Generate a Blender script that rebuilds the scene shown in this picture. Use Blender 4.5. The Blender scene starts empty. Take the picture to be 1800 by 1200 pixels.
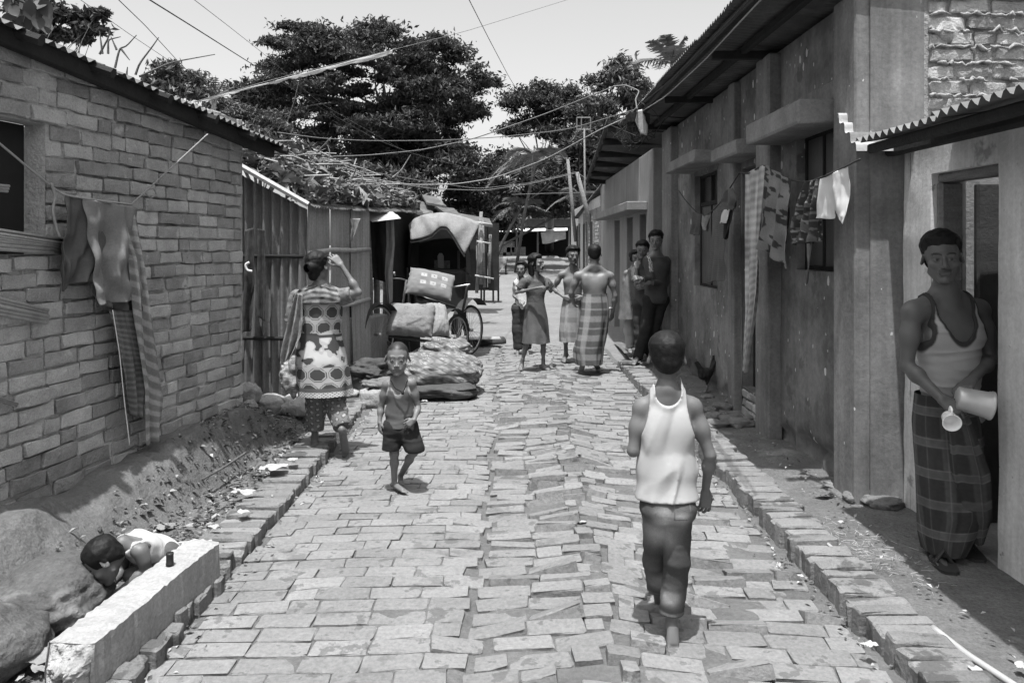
import bpy, math, random
import numpy as np
from mathutils import Vector, Matrix
rng = np.random.RandomState(7)
random.seed(7)
sc = bpy.context.scene
COL = sc.collection
PI = math.pi
EYE, FPX, HY, CX = 1.63, 1400.0, 430.0, 900.0

# ---------------------------------------------------------------- camera, sky, sun, exposure
cam = bpy.data.cameras.new('camera'); cam.lens = 28.0; cam.sensor_width = 36.0
cam.shift_y = -170.0 / 1800.0; cam.clip_end = 2000; cam.clip_start = 0.05
camo = bpy.data.objects.new('camera', cam); COL.objects.link(camo)
camo.location = (0, 0, EYE); camo.rotation_euler = (PI / 2, 0, 0)
sc.camera = camo
SUN = Vector((0.06, 0.24, -0.965)).normalized()          # direction the light travels
elev = math.asin(-SUN.z)
wd = bpy.data.worlds.new('World'); sc.world = wd; wd.use_nodes = True
nt = wd.node_tree; nt.nodes.clear()
sky = nt.nodes.new('ShaderNodeTexSky'); sky.sky_type = 'NISHITA'; sky.sun_disc = False
sky.sun_elevation = elev; sky.sun_rotation = math.atan2(-SUN.x, -SUN.y)
sky.dust_density = 4.0; sky.air_density = 1.0; sky.altitude = 10
bw = nt.nodes.new('ShaderNodeRGBToBW')
bg = nt.nodes.new('ShaderNodeBackground'); bg.inputs['Strength'].default_value = 0.13
wo = nt.nodes.new('ShaderNodeOutputWorld')
nt.links.new(sky.outputs[0], bw.inputs[0]); nt.links.new(bw.outputs[0], bg.inputs[0]); nt.links.new(bg.outputs[0], wo.inputs[0])
sl = bpy.data.lights.new('sun', 'SUN'); sl.energy = 3.2; sl.angle = math.radians(0.6); sl.color = (1, 1, 1)
so = bpy.data.objects.new('sun', sl); COL.objects.link(so)
so.rotation_euler = SUN.to_track_quat('-Z', 'Y').to_euler(); so.location = (-2, -4, 20)
sc.view_settings.view_transform = 'Standard'; sc.view_settings.look = 'None'
sc.view_settings.exposure = 1.25; sc.view_settings.gamma = 1.0
sc.render.engine = 'CYCLES'
sc.cycles.use_denoising = True
sc.cycles.max_bounces = 6; sc.cycles.diffuse_bounces = 4; sc.cycles.transparent_max_bounces = 8
sc.cycles.use_adaptive_sampling = True; sc.cycles.adaptive_threshold = 0.02

# ---------------------------------------------------------------- helpers
def P(px, py, d):
    """the point d metres down the street that lies on this line of sight"""
    return np.array([(px - CX) / FPX * d, d, EYE - (py - HY) / FPX * d])
def G(px, py, z=0.0):
    return P(px, py, FPX * (EYE - z) / (py - HY))
def nrm(v):
    v = np.asarray(v, float); return v / (np.linalg.norm(v) + 1e-12)

_tab = np.random.RandomState(3).rand(32, 32, 32).astype(np.float32)
def vn(x, y, z, f=1.0, seed=0):
    """value noise, -1..1"""
    o = seed * 7.31
    x = np.asarray(x, np.float32) * f + o; y = np.asarray(y, np.float32) * f + o * 1.7; z = np.asarray(z, np.float32) * f + o * .6
    xi, yi, zi = np.floor(x).astype(int), np.floor(y).astype(int), np.floor(z).astype(int)
    fx, fy, fz = x - xi, y - yi, z - zi
    fx = fx * fx * (3 - 2 * fx); fy = fy * fy * (3 - 2 * fy); fz = fz * fz * (3 - 2 * fz)
    r = 0
    for dx in (0, 1):
        wx = fx if dx else 1 - fx
        for dy in (0, 1):
            wy = fy if dy else 1 - fy
            for dz in (0, 1):
                wz = fz if dz else 1 - fz
                r = r + wx * wy * wz * _tab[(xi + dx) & 31, (yi + dy) & 31, (zi + dz) & 31]
    return r * 2 - 1
def fbm(x, y, z, f=1.0, seed=0, o=3):
    r = 0; a = 1.0
    for i in range(o):
        r = r + a * vn(x, y, z, f * 2 ** i, seed + i); a *= .5
    return r

def tag(o, label=None, cat=None, group=None, kind=None):
    if label: o['label'] = label
    if cat: o['category'] = cat
    if group: o['group'] = group
    if kind: o['kind'] = kind
    return o
def link(o, parent=None):
    COL.objects.link(o)
    if parent is not None: o.parent = parent
    return o
def empty(name, loc=(0, 0, 0), rz=0.0):
    o = bpy.data.objects.new(name, None); COL.objects.link(o)
    o.location = [float(a) for a in loc]; o.rotation_euler = (0, 0, rz); o.empty_display_size = .1
    return o
def npmesh(name, V, F, mat=None, smooth=False, col=None):
    """V (n,3); F (m,k) array of equal faces, or a list of such arrays"""
    if not isinstance(F, list): F = [F]
    F = [np.asarray(f, np.int32) for f in F if len(f)]
    me = bpy.data.meshes.new(name)
    V = np.asarray(V, np.float32)
    me.vertices.add(len(V)); me.vertices.foreach_set('co', V.ravel())
    nl = sum(f.size for f in F); npoly = sum(len(f) for f in F)
    me.loops.add(nl); me.polygons.add(npoly)
    me.loops.foreach_set('vertex_index', np.concatenate([f.ravel() for f in F]))
    tot = np.concatenate([np.full(len(f), f.shape[1], np.int32) for f in F])
    st = np.concatenate([[0], np.cumsum(tot)[:-1]]).astype(np.int32)
    me.polygons.foreach_set('loop_start', st)
    me.update(calc_edges=True); me.validate()
    me.polygons.foreach_set('use_smooth', np.full(len(me.polygons), bool(smooth)))
    if col is not None:
        a = me.attributes.new('col', 'FLOAT', 'POINT'); a.data.foreach_set('value', np.asarray(col, np.float32))
    if mat is not None: me.materials.append(mat)
    return me
def obj(name, me, parent=None, loc=None):
    o = bpy.data.objects.new(name, me); link(o, parent)
    if loc is not None: o.location = [float(a) for a in loc]
    return o
def rotz(a):
    c, s = math.cos(a), math.sin(a); return np.array([[c, -s, 0], [s, c, 0], [0, 0, 1.]])
def rotx(a):
    c, s = math.cos(a), math.sin(a); return np.array([[1., 0, 0], [0, c, -s], [0, s, c]])
def roty(a):
    c, s = math.cos(a), math.sin(a); return np.array([[c, 0, s], [0, 1., 0], [-s, 0, c]])

class MB:
    """collects polygons that become ONE mesh"""
    def __init__(s): s.v = []; s.f4 = []; s.f3 = []; s.c = []; s.n = 0; s.cv = 1.0
    def add(s, V, F4=(), F3=(), c=None):
        V = np.asarray(V, float).reshape(-1, 3)
        s.v.append(V); s.c.append(np.full(len(V), s.cv) if c is None else np.broadcast_to(np.asarray(c, float), (len(V),)))
        if len(F4): s.f4.append(np.asarray(F4, int) + s.n)
        if len(F3): s.f3.append(np.asarray(F3, int) + s.n)
        s.n += len(V); return s
    def box(s, lo, hi, M=None, o=None, bev=0.0, jit=0.0):
        lo = np.asarray(lo, float); hi = np.asarray(hi, float)
        b = min(bev, .45 * float(np.min(np.abs(hi - lo))))
        if b <= 0:
            V = np.array([[x, y, z] for x in (lo[0], hi[0]) for y in (lo[1], hi[1]) for z in (lo[2], hi[2])])
            F = [[0, 1, 3, 2], [4, 6, 7, 5], [0, 4, 5, 1], [2, 3, 7, 6], [0, 2, 6, 4], [1, 5, 7, 3]]; T = []
        else:
            V = []; idx = {}
            for i in (0, 1):
                for j in (0, 1):
                    for k in (0, 1):
                        c = np.array([(lo, hi)[i][0], (lo, hi)[j][1], (lo, hi)[k][2]]); sg = np.array([1 - 2 * i, 1 - 2 * j, 1 - 2 * k])
                        for a in range(3):
                            p = c + sg * b; p[a] = c[a]; idx[i, j, k, a] = len(V); V.append(p)
            V = np.array(V); F = []; T = []
            for a in range(3):
                b1, b2 = (a + 1) % 3, (a + 2) % 3
                for e in (0, 1):
                    q = []
                    for (u, w) in ((0, 0), (1, 0), (1, 1), (0, 1)):
                        ijk = [0, 0, 0]; ijk[a] = e; ijk[b1] = u; ijk[b2] = w; q.append(idx[(*ijk, a)])
                    F.append(q if e else q[::-1])
                for u in (0, 1):
                    for w in (0, 1):
                        # edge along axis a at (b1=u, b2=w), between faces b1 and b2
                        i0 = [0, 0, 0]; i0[b1] = u; i0[b2] = w; i1 = list(i0); i1[a] = 1
                        q = [idx[(*i0, b1)], idx[(*i1, b1)], idx[(*i1, b2)], idx[(*i0, b2)]]
                        F.append(q if u != w else q[::-1])
            for i in (0, 1):
                for j in (0, 1):
                    for k in (0, 1):
                        q = [idx[i, j, k, 0], idx[i, j, k, 1], idx[i, j, k, 2]]
                        T.append(q if (i + j + k) % 2 else q[::-1])
        if jit: V = V + (rng.rand(*V.shape) - .5) * 2 * jit
        if M is not None: V = V @ np.asarray(M).T
        if o is not None: V = V + np.asarray(o, float)
        return s.add(V, F, T)
    def tube(s, pts, r, n=8, caps=True):
        pts = np.asarray(pts, float); m = len(pts)
        r = np.broadcast_to(np.asarray(r, float), (m,))
        t = np.gradient(pts, axis=0); t /= np.linalg.norm(t, axis=1, keepdims=True) + 1e-9
        up = np.array([0, 0, 1.]) if abs(t[0][2]) < .9 else np.array([1., 0, 0])
        V = []
        for i in range(m):
            a = nrm(np.cross(t[i], up)); b = np.cross(a, t[i]); up = b
            for k in range(n):
                w = 2 * PI * k / n; V.append(pts[i] + r[i] * (math.cos(w) * a + math.sin(w) * b))
        F = [[i * n + k, i * n + (k + 1) % n, (i + 1) * n + (k + 1) % n, (i + 1) * n + k] for i in range(m - 1) for k in range(n)]
        T = []
        if caps:
            V += [pts[0], pts[-1]]; c0 = m * n; c1 = c0 + 1
            T = [[c0, (k + 1) % n, k] for k in range(n)] + [[c1, (m - 1) * n + k, (m - 1) * n + (k + 1) % n] for k in range(n)]
        return s.add(V, F, T)
    def lathe(s, prof, n=16, M=None, o=None):
        """prof: (radius, height) pairs"""
        m = len(prof); V = [[r * math.cos(2 * PI * k / n), r * math.sin(2 * PI * k / n), z] for r, z in prof for k in range(n)]
        F = [[i * n + k, i * n + (k + 1) % n, (i + 1) * n + (k + 1) % n, (i + 1) * n + k] for i in range(m - 1) for k in range(n)]
        V = np.array(V)
        if M is not None: V = V @ np.asarray(M).T
        if o is not None: V = V + np.asarray(o, float)
        return s.add(V, F)
    def grid(s, A, c=None, flip=False):
        """A (n,m,3) array of points"""
        n, m = A.shape[:2]; i = np.arange(n * m).reshape(n, m)
        F = np.stack([i[:-1, :-1], i[1:, :-1], i[1:, 1:], i[:-1, 1:]], -1).reshape(-1, 4)
        if flip: F = F[:, ::-1]
        return s.add(A.reshape(-1, 3), F, c=None if c is None else np.asarray(c).ravel())
    def mesh(s, name, mat, smooth=False, o=None):
        V = np.concatenate(s.v)
        if o is not None: V = V - np.asarray(o, float)
        F = []
        if s.f4: F.append(np.concatenate(s.f4))
        if s.f3: F.append(np.concatenate(s.f3))
        return npmesh(name, V, F, mat, smooth, np.concatenate(s.c))
    def build(s, name, mat, parent=None, smooth=False, o=None):
        """o: origin of the object (world place) when it stands alone"""
        ob = obj(name, s.mesh(name, mat, smooth, o), parent)
        if o is not None: ob.location = [float(a) for a in o]
        return ob

# ---------------------------------------------------------------- materials (all grey: the photograph is black and white)
def material(name, v, rough=.9, var=.15, scale=6.0, bump=.0, bscale=40.0, spec=.2, rnd=0.0, stain=None, attr=True, metal=0.0, fine=0.0, streak=0.0, transl=0.0, flecks=None, stretch=None):
    m = bpy.data.materials.new(name); m.use_nodes = True
    t = m.node_tree; t.nodes.clear(); L = t.links.new
    def N(ty, **k):
        n = t.nodes.new(ty)
        for a, b in k.items(): setattr(n, a, b)
        return n
    def M(op, a, b=None, c=None, clamp=False):
        n = N('ShaderNodeMath', operation=op); n.use_clamp = clamp
        for i, q in enumerate((a, b, c)):
            if q is None: continue
            if isinstance(q, (int, float)): n.inputs[i].default_value = q
            else: L(q, n.inputs[i])
        return n.outputs[0]
    geo = N('ShaderNodeNewGeometry'); pos = geo.outputs['Position']
    def noise(sc_, det=4.0, ro=.55, vec=None):
        n = N('ShaderNodeTexNoise'); n.inputs['Scale'].default_value = sc_; n.inputs['Detail'].default_value = det; n.inputs['Roughness'].default_value = ro
        L(vec or pos, n.inputs['Vector']); return n.outputs[0]
    if stretch:
        mp = N('ShaderNodeMapping'); mp.inputs['Scale'].default_value = stretch; L(pos, mp.inputs['Vector']); base = mp.outputs[0]
    else: base = pos
    val = M('ADD', M('MULTIPLY', M('SUBTRACT', noise(scale, 6.0, .6, base), .5), 3.4 * var), 1.0)
    if fine: val = M('MULTIPLY', val, M('ADD', M('MULTIPLY', M('SUBTRACT', noise(scale * 14, 4.0, .7), .5), 4.5 * fine), 1.0))
    if streak:
        mp = N('ShaderNodeMapping'); mp.inputs['Scale'].default_value = (9, 9, .7); L(pos, mp.inputs['Vector'])
        val = M('MULTIPLY', val, M('ADD', M('MULTIPLY', M('SUBTRACT', noise(1.6, 5.0, .6, mp.outputs[0]), .5), 3.5 * streak), 1.0))
    if rnd:
        oi = N('ShaderNodeObjectInfo'); at = N('ShaderNodeAttribute', attribute_name='rnd')
        f = M('FRACT', M('ADD', oi.outputs['Random'], at.outputs['Fac']))
        val = M('MULTIPLY', val, M('ADD', M('MULTIPLY', M('SUBTRACT', f, .5), 2 * rnd), 1.0))
    val = M('MULTIPLY', M('MAXIMUM', val, .12), v)
    if attr:
        at = N('ShaderNodeAttribute', attribute_name='col'); val = M('MULTIPLY', val, at.outputs['Fac'])
    for (sc_, th, wid, tgt, amt) in (stain or ()):
        k = M('MULTIPLY', M('DIVIDE', M('SUBTRACT', noise(sc_, 5.0, .62), th), wid, clamp=True), amt, clamp=True)
        val = M('ADD', M('MULTIPLY', val, M('SUBTRACT', 1.0, k)), M('MULTIPLY', k, tgt))
    if flecks:                                     # small paint splashes: scale, threshold, value
        for (sc_, th, tgt) in flecks:
            mp = N('ShaderNodeMapping'); mp.inputs['Scale'].default_value = (1, 1, .55); L(pos, mp.inputs['Vector'])
            vo = N('ShaderNodeTexVoronoi'); vo.inputs['Scale'].default_value = sc_; vo.inputs['Randomness'].default_value = 1.0
            L(mp.outputs[0], vo.inputs['Vector'])
            k = M('MULTIPLY', M('LESS_THAN', M('ADD', vo.outputs['Distance'], M('MULTIPLY', M('SUBTRACT', noise(sc_ * 3), .5), .16)), th), M('GREATER_THAN', noise(2.2, 2.0), .47))
            val = M('ADD', M('MULTIPLY', val, M('SUBTRACT', 1.0, k)), M('MULTIPLY', k, tgt))
    cc = N('ShaderNodeCombineColor'); L(val, cc.inputs[0]); L(val, cc.inputs[1]); L(val, cc.inputs[2])
    bs = N('ShaderNodeBsdfPrincipled'); L(cc.outputs[0], bs.inputs['Base Color'])
    bs.inputs['Roughness'].default_value = rough; bs.inputs['Specular IOR Level'].default_value = spec; bs.inputs['Metallic'].default_value = metal
    if bump:
        bn = N('ShaderNodeBump'); bn.inputs['Strength'].default_value = min(1.0, bump); bn.inputs['Distance'].default_value = .02 * max(1, bump)
        L(M('ADD', noise(bscale, 6.0, .65), M('MULTIPLY', noise(bscale * .22, 3.0), 1.2)), bn.inputs['Height']); L(bn.outputs[0], bs.inputs['Normal'])
    out = N('ShaderNodeOutputMaterial')
    if transl:
        tr = N('ShaderNodeBsdfTranslucent'); L(cc.outputs[0], tr.inputs[0]); mx = N('ShaderNodeMixShader'); mx.inputs[0].default_value = transl
        L(bs.outputs[0], mx.inputs[1]); L(tr.outputs[0], mx.inputs[2]); L(mx.outputs[0], out.inputs[0])
    else: L(bs.outputs[0], out.inputs[0])
    return m
MT = {}
def mt(key, *a, **k):
    if key not in MT: MT[key] = material(key, *a, **k)
    return MT[key]
# ---------------------------------------------------------------- bodies: smooth distance fields turned into one continuous mesh
class Field:
    def __init__(s, lo, hi, h):
        s.lo = np.asarray(lo, float); s.h = h
        s.n = np.maximum(4, np.ceil((np.asarray(hi, float) - s.lo) / h).astype(int) + 1)
        s.F = np.full(tuple(s.n), .5, np.float32)
        s.ax = [(s.lo[i] + h * np.arange(s.n[i])).astype(np.float32) for i in range(3)]
    def sub(s, lo, hi):
        a = np.clip(np.floor((np.asarray(lo) - s.lo) / s.h).astype(int), 0, s.n); b = np.clip(np.ceil((np.asarray(hi) - s.lo) / s.h).astype(int) + 1, 0, s.n)
        sl_ = tuple(slice(a[i], b[i]) for i in range(3))
        X = s.ax[0][sl_[0]][:, None, None]; Y = s.ax[1][sl_[1]][None, :, None]; Z = s.ax[2][sl_[2]][None, None, :]
        return sl_, X, Y, Z
    def comb(s, sl_, d, k, cut):
        a = s.F[sl_]
        if a.size == 0: return
        if cut: d = -d; h = np.clip(.5 + .5 * (d - a) / k, 0, 1); s.F[sl_] = a * (1 - h) + d * h + k * h * (1 - h)
        else: h = np.clip(.5 + .5 * (a - d) / k, 0, 1); s.F[sl_] = a * (1 - h) + d * h - k * h * (1 - h)
    def cap(s, a, b, ra, rb=None, k=.02, cut=False):
        a = np.asarray(a, float); b = np.asarray(b, float); rb = ra if rb is None else rb
        m = max(ra, rb) + 3 * k + 2 * s.h
        sl_, X, Y, Z = s.sub(np.minimum(a, b) - m, np.maximum(a, b) + m)
        ab = b - a; L2 = float(ab @ ab) + 1e-9
        t = np.clip(((X - a[0]) * ab[0] + (Y - a[1]) * ab[1] + (Z - a[2]) * ab[2]) / L2, 0, 1)
        d = np.sqrt((X - a[0] - t * ab[0]) ** 2 + (Y - a[1] - t * ab[1]) ** 2 + (Z - a[2] - t * ab[2]) ** 2) - (ra + (rb - ra) * t)
        s.comb(sl_, d, k, cut); return s
    def ell(s, c, r, R=None, k=.02, cut=False):
        c = np.asarray(c, float); r = np.asarray(r, float); m = r.max() + 3 * k + 2 * s.h
        sl_, X, Y, Z = s.sub(c - m, c + m); X = X - c[0]; Y = Y - c[1]; Z = Z - c[2]
        if R is not None:
            X, Y, Z = (X * R[0, i] + Y * R[1, i] + Z * R[2, i] for i in range(3))
        k0 = np.sqrt((X / r[0]) ** 2 + (Y / r[1]) ** 2 + (Z / r[2]) ** 2); k1 = np.sqrt((X / r[0] ** 2) ** 2 + (Y / r[1] ** 2) ** 2 + (Z / r[2] ** 2) ** 2) + 1e-9
        s.comb(sl_, k0 * (k0 - 1) / k1, k, cut); return s
    def xyz(s): return s.ax[0][:, None, None], s.ax[1][None, :, None], s.ax[2][None, None, :]
def nets(F, lo, h, smooth=1):
    s = F < 0
    c8 = [s[dx:s.shape[0] - 1 + dx, dy:s.shape[1] - 1 + dy, dz:s.shape[2] - 1 + dz] for dx in (0, 1) for dy in (0, 1) for dz in (0, 1)]
    cnt = sum(c.astype(np.int8) for c in c8); mask = (cnt > 0) & (cnt < 8)
    I, J, K = np.nonzero(mask); n = len(I)
    if n == 0: return np.zeros((0, 3)), np.zeros((0, 4), int)
    idx = np.full(mask.shape, -1, np.int64); idx[I, J, K] = np.arange(n)
    offs = [(dx, dy, dz) for dx in (0, 1) for dy in (0, 1) for dz in (0, 1)]
    val = [F[I + o[0], J + o[1], K + o[2]] for o in offs]
    acc = np.zeros((n, 3)); w = np.zeros(n)
    for a in range(8):
        for b in range(a + 1, 8):
            if sum(abs(offs[a][i] - offs[b][i]) for i in range(3)) != 1: continue
            m = (val[a] < 0) != (val[b] < 0); t = np.where(m, val[a] / (val[a] - val[b] + 1e-12), 0)
            for i in range(3): acc[:, i] += np.where(m, offs[a][i] + t * (offs[b][i] - offs[a][i]), 0)
            w += m
    V = np.stack([I, J, K], 1) + acc / w[:, None]
    Q = []
    for ax in range(3):
        u, v = (ax + 1) % 3, (ax + 2) % 3
        sa = [slice(None)] * 3; sb = [slice(None)] * 3; sa[ax] = slice(0, -1); sb[ax] = slice(1, None)
        A, B = s[tuple(sa)], s[tuple(sb)]; E = np.array(np.nonzero(A != B))
        if E.shape[1] == 0: continue
        ok = (E[u] > 0) & (E[v] > 0) & (E[u] < mask.shape[u]) & (E[v] < mask.shape[v]); E = E[:, ok]
        def cell(du, dv):
            e = E.copy(); e[u] -= du; e[v] -= dv; return idx[e[0], e[1], e[2]]
        q = np.stack([cell(1, 1), cell(0, 1), cell(0, 0), cell(1, 0)], 1)
        fl = ~A[E[0], E[1], E[2]]; q[fl] = q[fl][:, ::-1]; Q.append(q)
    Q = np.concatenate(Q)
    for _ in range(smooth):
        S = np.zeros_like(V); c = np.zeros(n)
        for i in range(4):
            a, b = Q[:, i], Q[:, (i + 1) % 4]
            for d in range(3): S[:, d] += np.bincount(a, V[b, d], n) + np.bincount(b, V[a, d], n)
            c += np.bincount(a, minlength=n) + np.bincount(b, minlength=n)
        V = V * .5 + .5 * S / np.maximum(c, 1)[:, None]
    return V * h + np.asarray(lo), Q
def join(parts):
    V = []; Q = []; C = []; n = 0
    for (v, q, c) in parts:
        V.append(v); Q.append(q + n); C.append(c); n += len(v)
    return np.concatenate(V), np.concatenate(Q), np.concatenate(C)

def frame(yaw, pitch=0., roll=0.):
    """columns: person's left, back, up -> head frame; yaw 0 looks at the camera, +90 looks to image right"""
    return rotz(math.radians(yaw)) @ rotx(math.radians(pitch)) @ roty(math.radians(roll))

def head_mesh(c, R, s, h, tone, neck_to, neck_r, face=True, moust=0., hair=None, ears=True, asleep=False, child=0.):
    """head-local: x right of picture when facing the camera, -y forward, z up; size 1 = 0.23 m tall"""
    f = Field((-.13 * s, -.15 * s, -.16 * s), (.13 * s, .15 * s, .15 * s), h)
    S = lambda *a: np.array(a) * s
    f.ell(S(0, .016, .032), S(.077, .096, .085), k=.01 * s)
    f.ell(S(0, -.03, -.03), S(.06, .062, .08), k=.03 * s)
    for q in (-1, 1):
        f.cap(S(q * (.046 - .004 * child), .0, -.06 + .008 * child), S(q * .012, -.07, -.098 + .012 * child), .02 * s, .018 * s, k=.02 * s)
        if child: f.ell(S(q * .032, -.058, -.048), S(.027, .024, .026), k=.02 * s)
        if face:
            f.ell(S(q * .043, -.06, -.022), S(.022, .02, .018), k=.015 * s)
            f.ell(S(q * .031, -.105, .004), S(.022, .016, .012), k=.014 * s, cut=True)
    if face:
        f.cap(S(-.04, -.078 + .004 * child, .022), S(.04, -.078 + .004 * child, .022), .012 * s, k=.012 * s)
        f.cap(S(0, -.086 + .006 * child, .012 - .01 * child), S(0, -.112 + .01 * child, -.03), .007 * s, .0115 * s * (1 - .15 * child), k=.008 * s)
        for q in (-1, 1):
            f.ell(S(q * .012, -.1, -.034), S(.0085, .01, .008), k=.005 * s)
            f.ell(S(q * .0305, -.0785, .001), S(.016, .012, .011), k=.007 * s)
        f.ell(S(0, -.088, -.06), S(.03, .012, .02), k=.012 * s)
        f.cap(S(-.02, -.094, -.058), S(.02, -.094, -.058), .0058 * s, k=.004 * s)
        f.cap(S(-.015, -.094, -.0685), S(.015, -.094, -.0685), .0065 * s, k=.004 * s)
        f.cap(S(-.022, -.102, -.063), S(.022, -.102, -.063), .0028 * s, k=.003 * s, cut=True)
        f.ell(S(0, -.086, -.097), S(.018, .014, .014 - .004 * child), k=.012 * s)
    if ears:
        for q in (-1, 1):
            e = roty(q * -.25) @ rotz(q * .45)
            f.ell(S(q * .082, .012, .002), S(.009, .02, .03), R=e, k=.006 * s)
            f.ell(S(q * .091, .006, .004), S(.006, .012, .02), R=e, k=.004 * s, cut=True)
    nt_ = (np.asarray(neck_to) - c) @ R
    f.cap(S(0, .022, -.05), np.clip(nt_, -.155 * s, .2), neck_r * .95, neck_r, k=.02 * s)
    V, Q = nets(f.F, f.lo, f.h, 1)
    # drop what hangs below (it lies inside the neck of the body)
    C = np.full(len(V), tone)
    v = V / s
    if face:
        C *= 1 - .06 * np.exp(-((v[:, 0]) ** 2 / .0006 + (v[:, 2] + .01) ** 2 / .02))
        lips = (np.abs(v[:, 0]) < .026) & (v[:, 1] < -.085) & (np.abs(v[:, 2] + .063) < .012 - .2 * np.abs(v[:, 0])); C[lips] *= .62
        for q in (-1, 1):
            dx = (v[:, 0] - q * .0305); dz = v[:, 2] - .001; fr = v[:, 1] < -.07
            if asleep: continue
            ey = fr & (np.abs(dx) < .0135) & (np.abs(dz) < .0055 * (1 - (dx / .0145) ** 2)); C[ey] = (tone * 1.25 if h < .004 else tone * .4)
            ir = fr & (dx ** 2 + dz ** 2 < .0055 ** 2) & (np.abs(dz) < .005); C[ir] = .012
            ld = fr & (np.abs(dx) < .0155) & (dz > .0048 * (1 - (dx / .017) ** 2)) & (dz < .0085 * (1 - (dx / .017) ** 2)); C[ld] *= .35
            bx = v[:, 0] * q
            br = (v[:, 1] < -.06) & (bx > .01) & (bx < .056) & (np.abs(v[:, 2] - (.0235 + .006 * np.sin((bx - .01) / .046 * PI))) < .0045); C[br] *= .22
        if moust:
            mo = (v[:, 1] < -.085) & (np.abs(v[:, 0]) < .027) & (v[:, 2] > -.056) & (v[:, 2] < -.043 - .1 * np.abs(v[:, 0])); C[mo] *= (1 - moust)
    if hair and hair.get('stub'):
        ln = np.where(v[:, 1] < -.03, hair['front'] + (-v[:, 1] - .07) * .35, np.maximum(-.06, .048 - (v[:, 1] + .03)))
        k_ = np.clip((v[:, 2] - ln) / .016 + .4 + .5 * vn(v[:, 0], v[:, 1], v[:, 2], 70., 3), 0, 1) * (np.abs(v[:, 0]) < .0805); C = C * (1 - k_) + hair['stub'] * k_
    W = V @ R.T + c
    hairs = None
    if hair and not hair.get('stub'):
        X, Y, Z = (a / s for a in f.xyz())
        g = Field.__new__(Field); g.lo, g.h, g.n, g.ax, g.F = f.lo, f.h, f.n, f.ax, np.full(tuple(f.n), .5, np.float32)
        g.ell(S(0, .018, .034), S(.078, .097, .086), k=.01 * s)
        g.ell(S(0, .03, -.02), S(.07, .075, .07), k=.03 * s)
        th = hair.get('t', .01); n1 = hair.get('n', .004)
        g.F = np.minimum(g.F, f.F); d = g.F - n1 * s * vn(X + 0 * Y, Y + 0 * X, Z, 55., hair.get('seed', 1)) * np.ones_like(g.F) - n1 * 1.4 * s * vn(X, Y * .6, Z * .6, 18., hair.get('seed', 1) + 3)
        z0, sl_, nape = hair.get('front', .072), hair.get('slope', .75), hair.get('nape', -.06)
        line = np.where(Y < -.03, z0 + 1.2 * np.abs(X) ** 2 * 10 * .3 + (-Y - .07) * .35, np.maximum(nape, .048 - (Y + .03) * 1.0))
        line = np.where((Y > -.045) & (Y < -.005), np.minimum(line, hair.get('burn', .01)), line) if hair.get('burn') is not None else line
        line = line + .006 * vn(X, Y, Z, 40., 9)
        edge = np.clip((Z - line) / .035, -.4, 1); d = d - th * s * (1 + hair.get('top', .6) * np.clip(Z / .1, 0, 1)) * (.22 + .78 * np.clip((Z - .01) / .06, 0, 1)) * edge + .003 * s * (1 - np.clip(edge, 0, 1)); d = np.maximum(d, (line - .012 - Z) * s * .7)
        for (a, b, r1, r2) in hair.get('extra', ()):          # buns, locks
            g.F = d.astype(np.float32); g.cap(S(*a), S(*b), r1 * s, r2 * s, k=.015 * s); d = g.F
        hv, hq = nets(d.astype(np.float32), f.lo, f.h, 1)
        hairs = (hv @ R.T + c, hq)
    return W, Q, C, hairs

def hand_mesh(w, fdir, palm, s, h, tone, side, curl=(.3, .3, .35, .4, .2), spread=.12, arm=None, arm_r=.025):
    """w wrist, fdir finger direction, palm the way the palm looks, side +1 if the thumb is at palm x fdir"""
    y = nrm(fdir); z = nrm(np.asarray(palm) - y * (y @ np.asarray(palm))); x = np.cross(y, z) * side
    R = np.stack([x, y, z], 1)
    f = Field(np.array((-.09, -.06, -.07)) * s, np.array((.11, .21, .12)) * s, h)
    S = lambda *a: np.array(a) * s
    ar = np.array((0, -.05, 0)) * s if arm is None else (np.asarray(arm) - w) @ R
    ar = ar / max(1e-6, np.linalg.norm(ar)) * .055 * s
    f.cap(ar, S(0, .0, 0), arm_r, arm_r * .95, k=.012 * s)
    xs = (.03, .011, -.009, -.027); ln = (.068, .077, .071, .055); kn = (.088, .092, .088, .078)
    for i in range(4):
        kx = S(xs[i], kn[i], 0)
        f.cap(S(xs[i] * .55, .01, 0), kx, .0135 * s, .0115 * s, k=.012 * s)
        a = curl[i]; d = np.array([spread * xs[i] / .03, math.cos(a), math.sin(a)]); p = kx; r = .0092 * s
        for j, q in enumerate((.45, .3, .25)):
            p2 = p + nrm(d) * ln[i] * s * q; f.cap(p, p2, r, r * .9, k=.004 * s); r *= .9; p = p2
            a += curl[i] * (1.3 if j == 0 else .9); d = np.array([spread * xs[i] / .03 * .6, math.cos(a), math.sin(a)])
    t = curl[4]
    p1 = S(.044, .042, .008 + .02 * t); p2 = S(.062 - .02 * t, .07, .014 + .035 * t); p3 = S(.066 - .035 * t, .096, .018 + .045 * t)
    f.cap(S(.014, .008, .004), p1, .015 * s, .0125 * s, k=.012 * s); f.cap(p1, p2, .0115 * s, .0105 * s, k=.005 * s); f.cap(p2, p3, .01 * s, .0085 * s, k=.004 * s)
    V, Q = nets(f.F, f.lo, f.h, 1)
    return V @ R.T + w, (Q if side > 0 else Q[:, ::-1]), np.full(len(V), tone)

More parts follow.
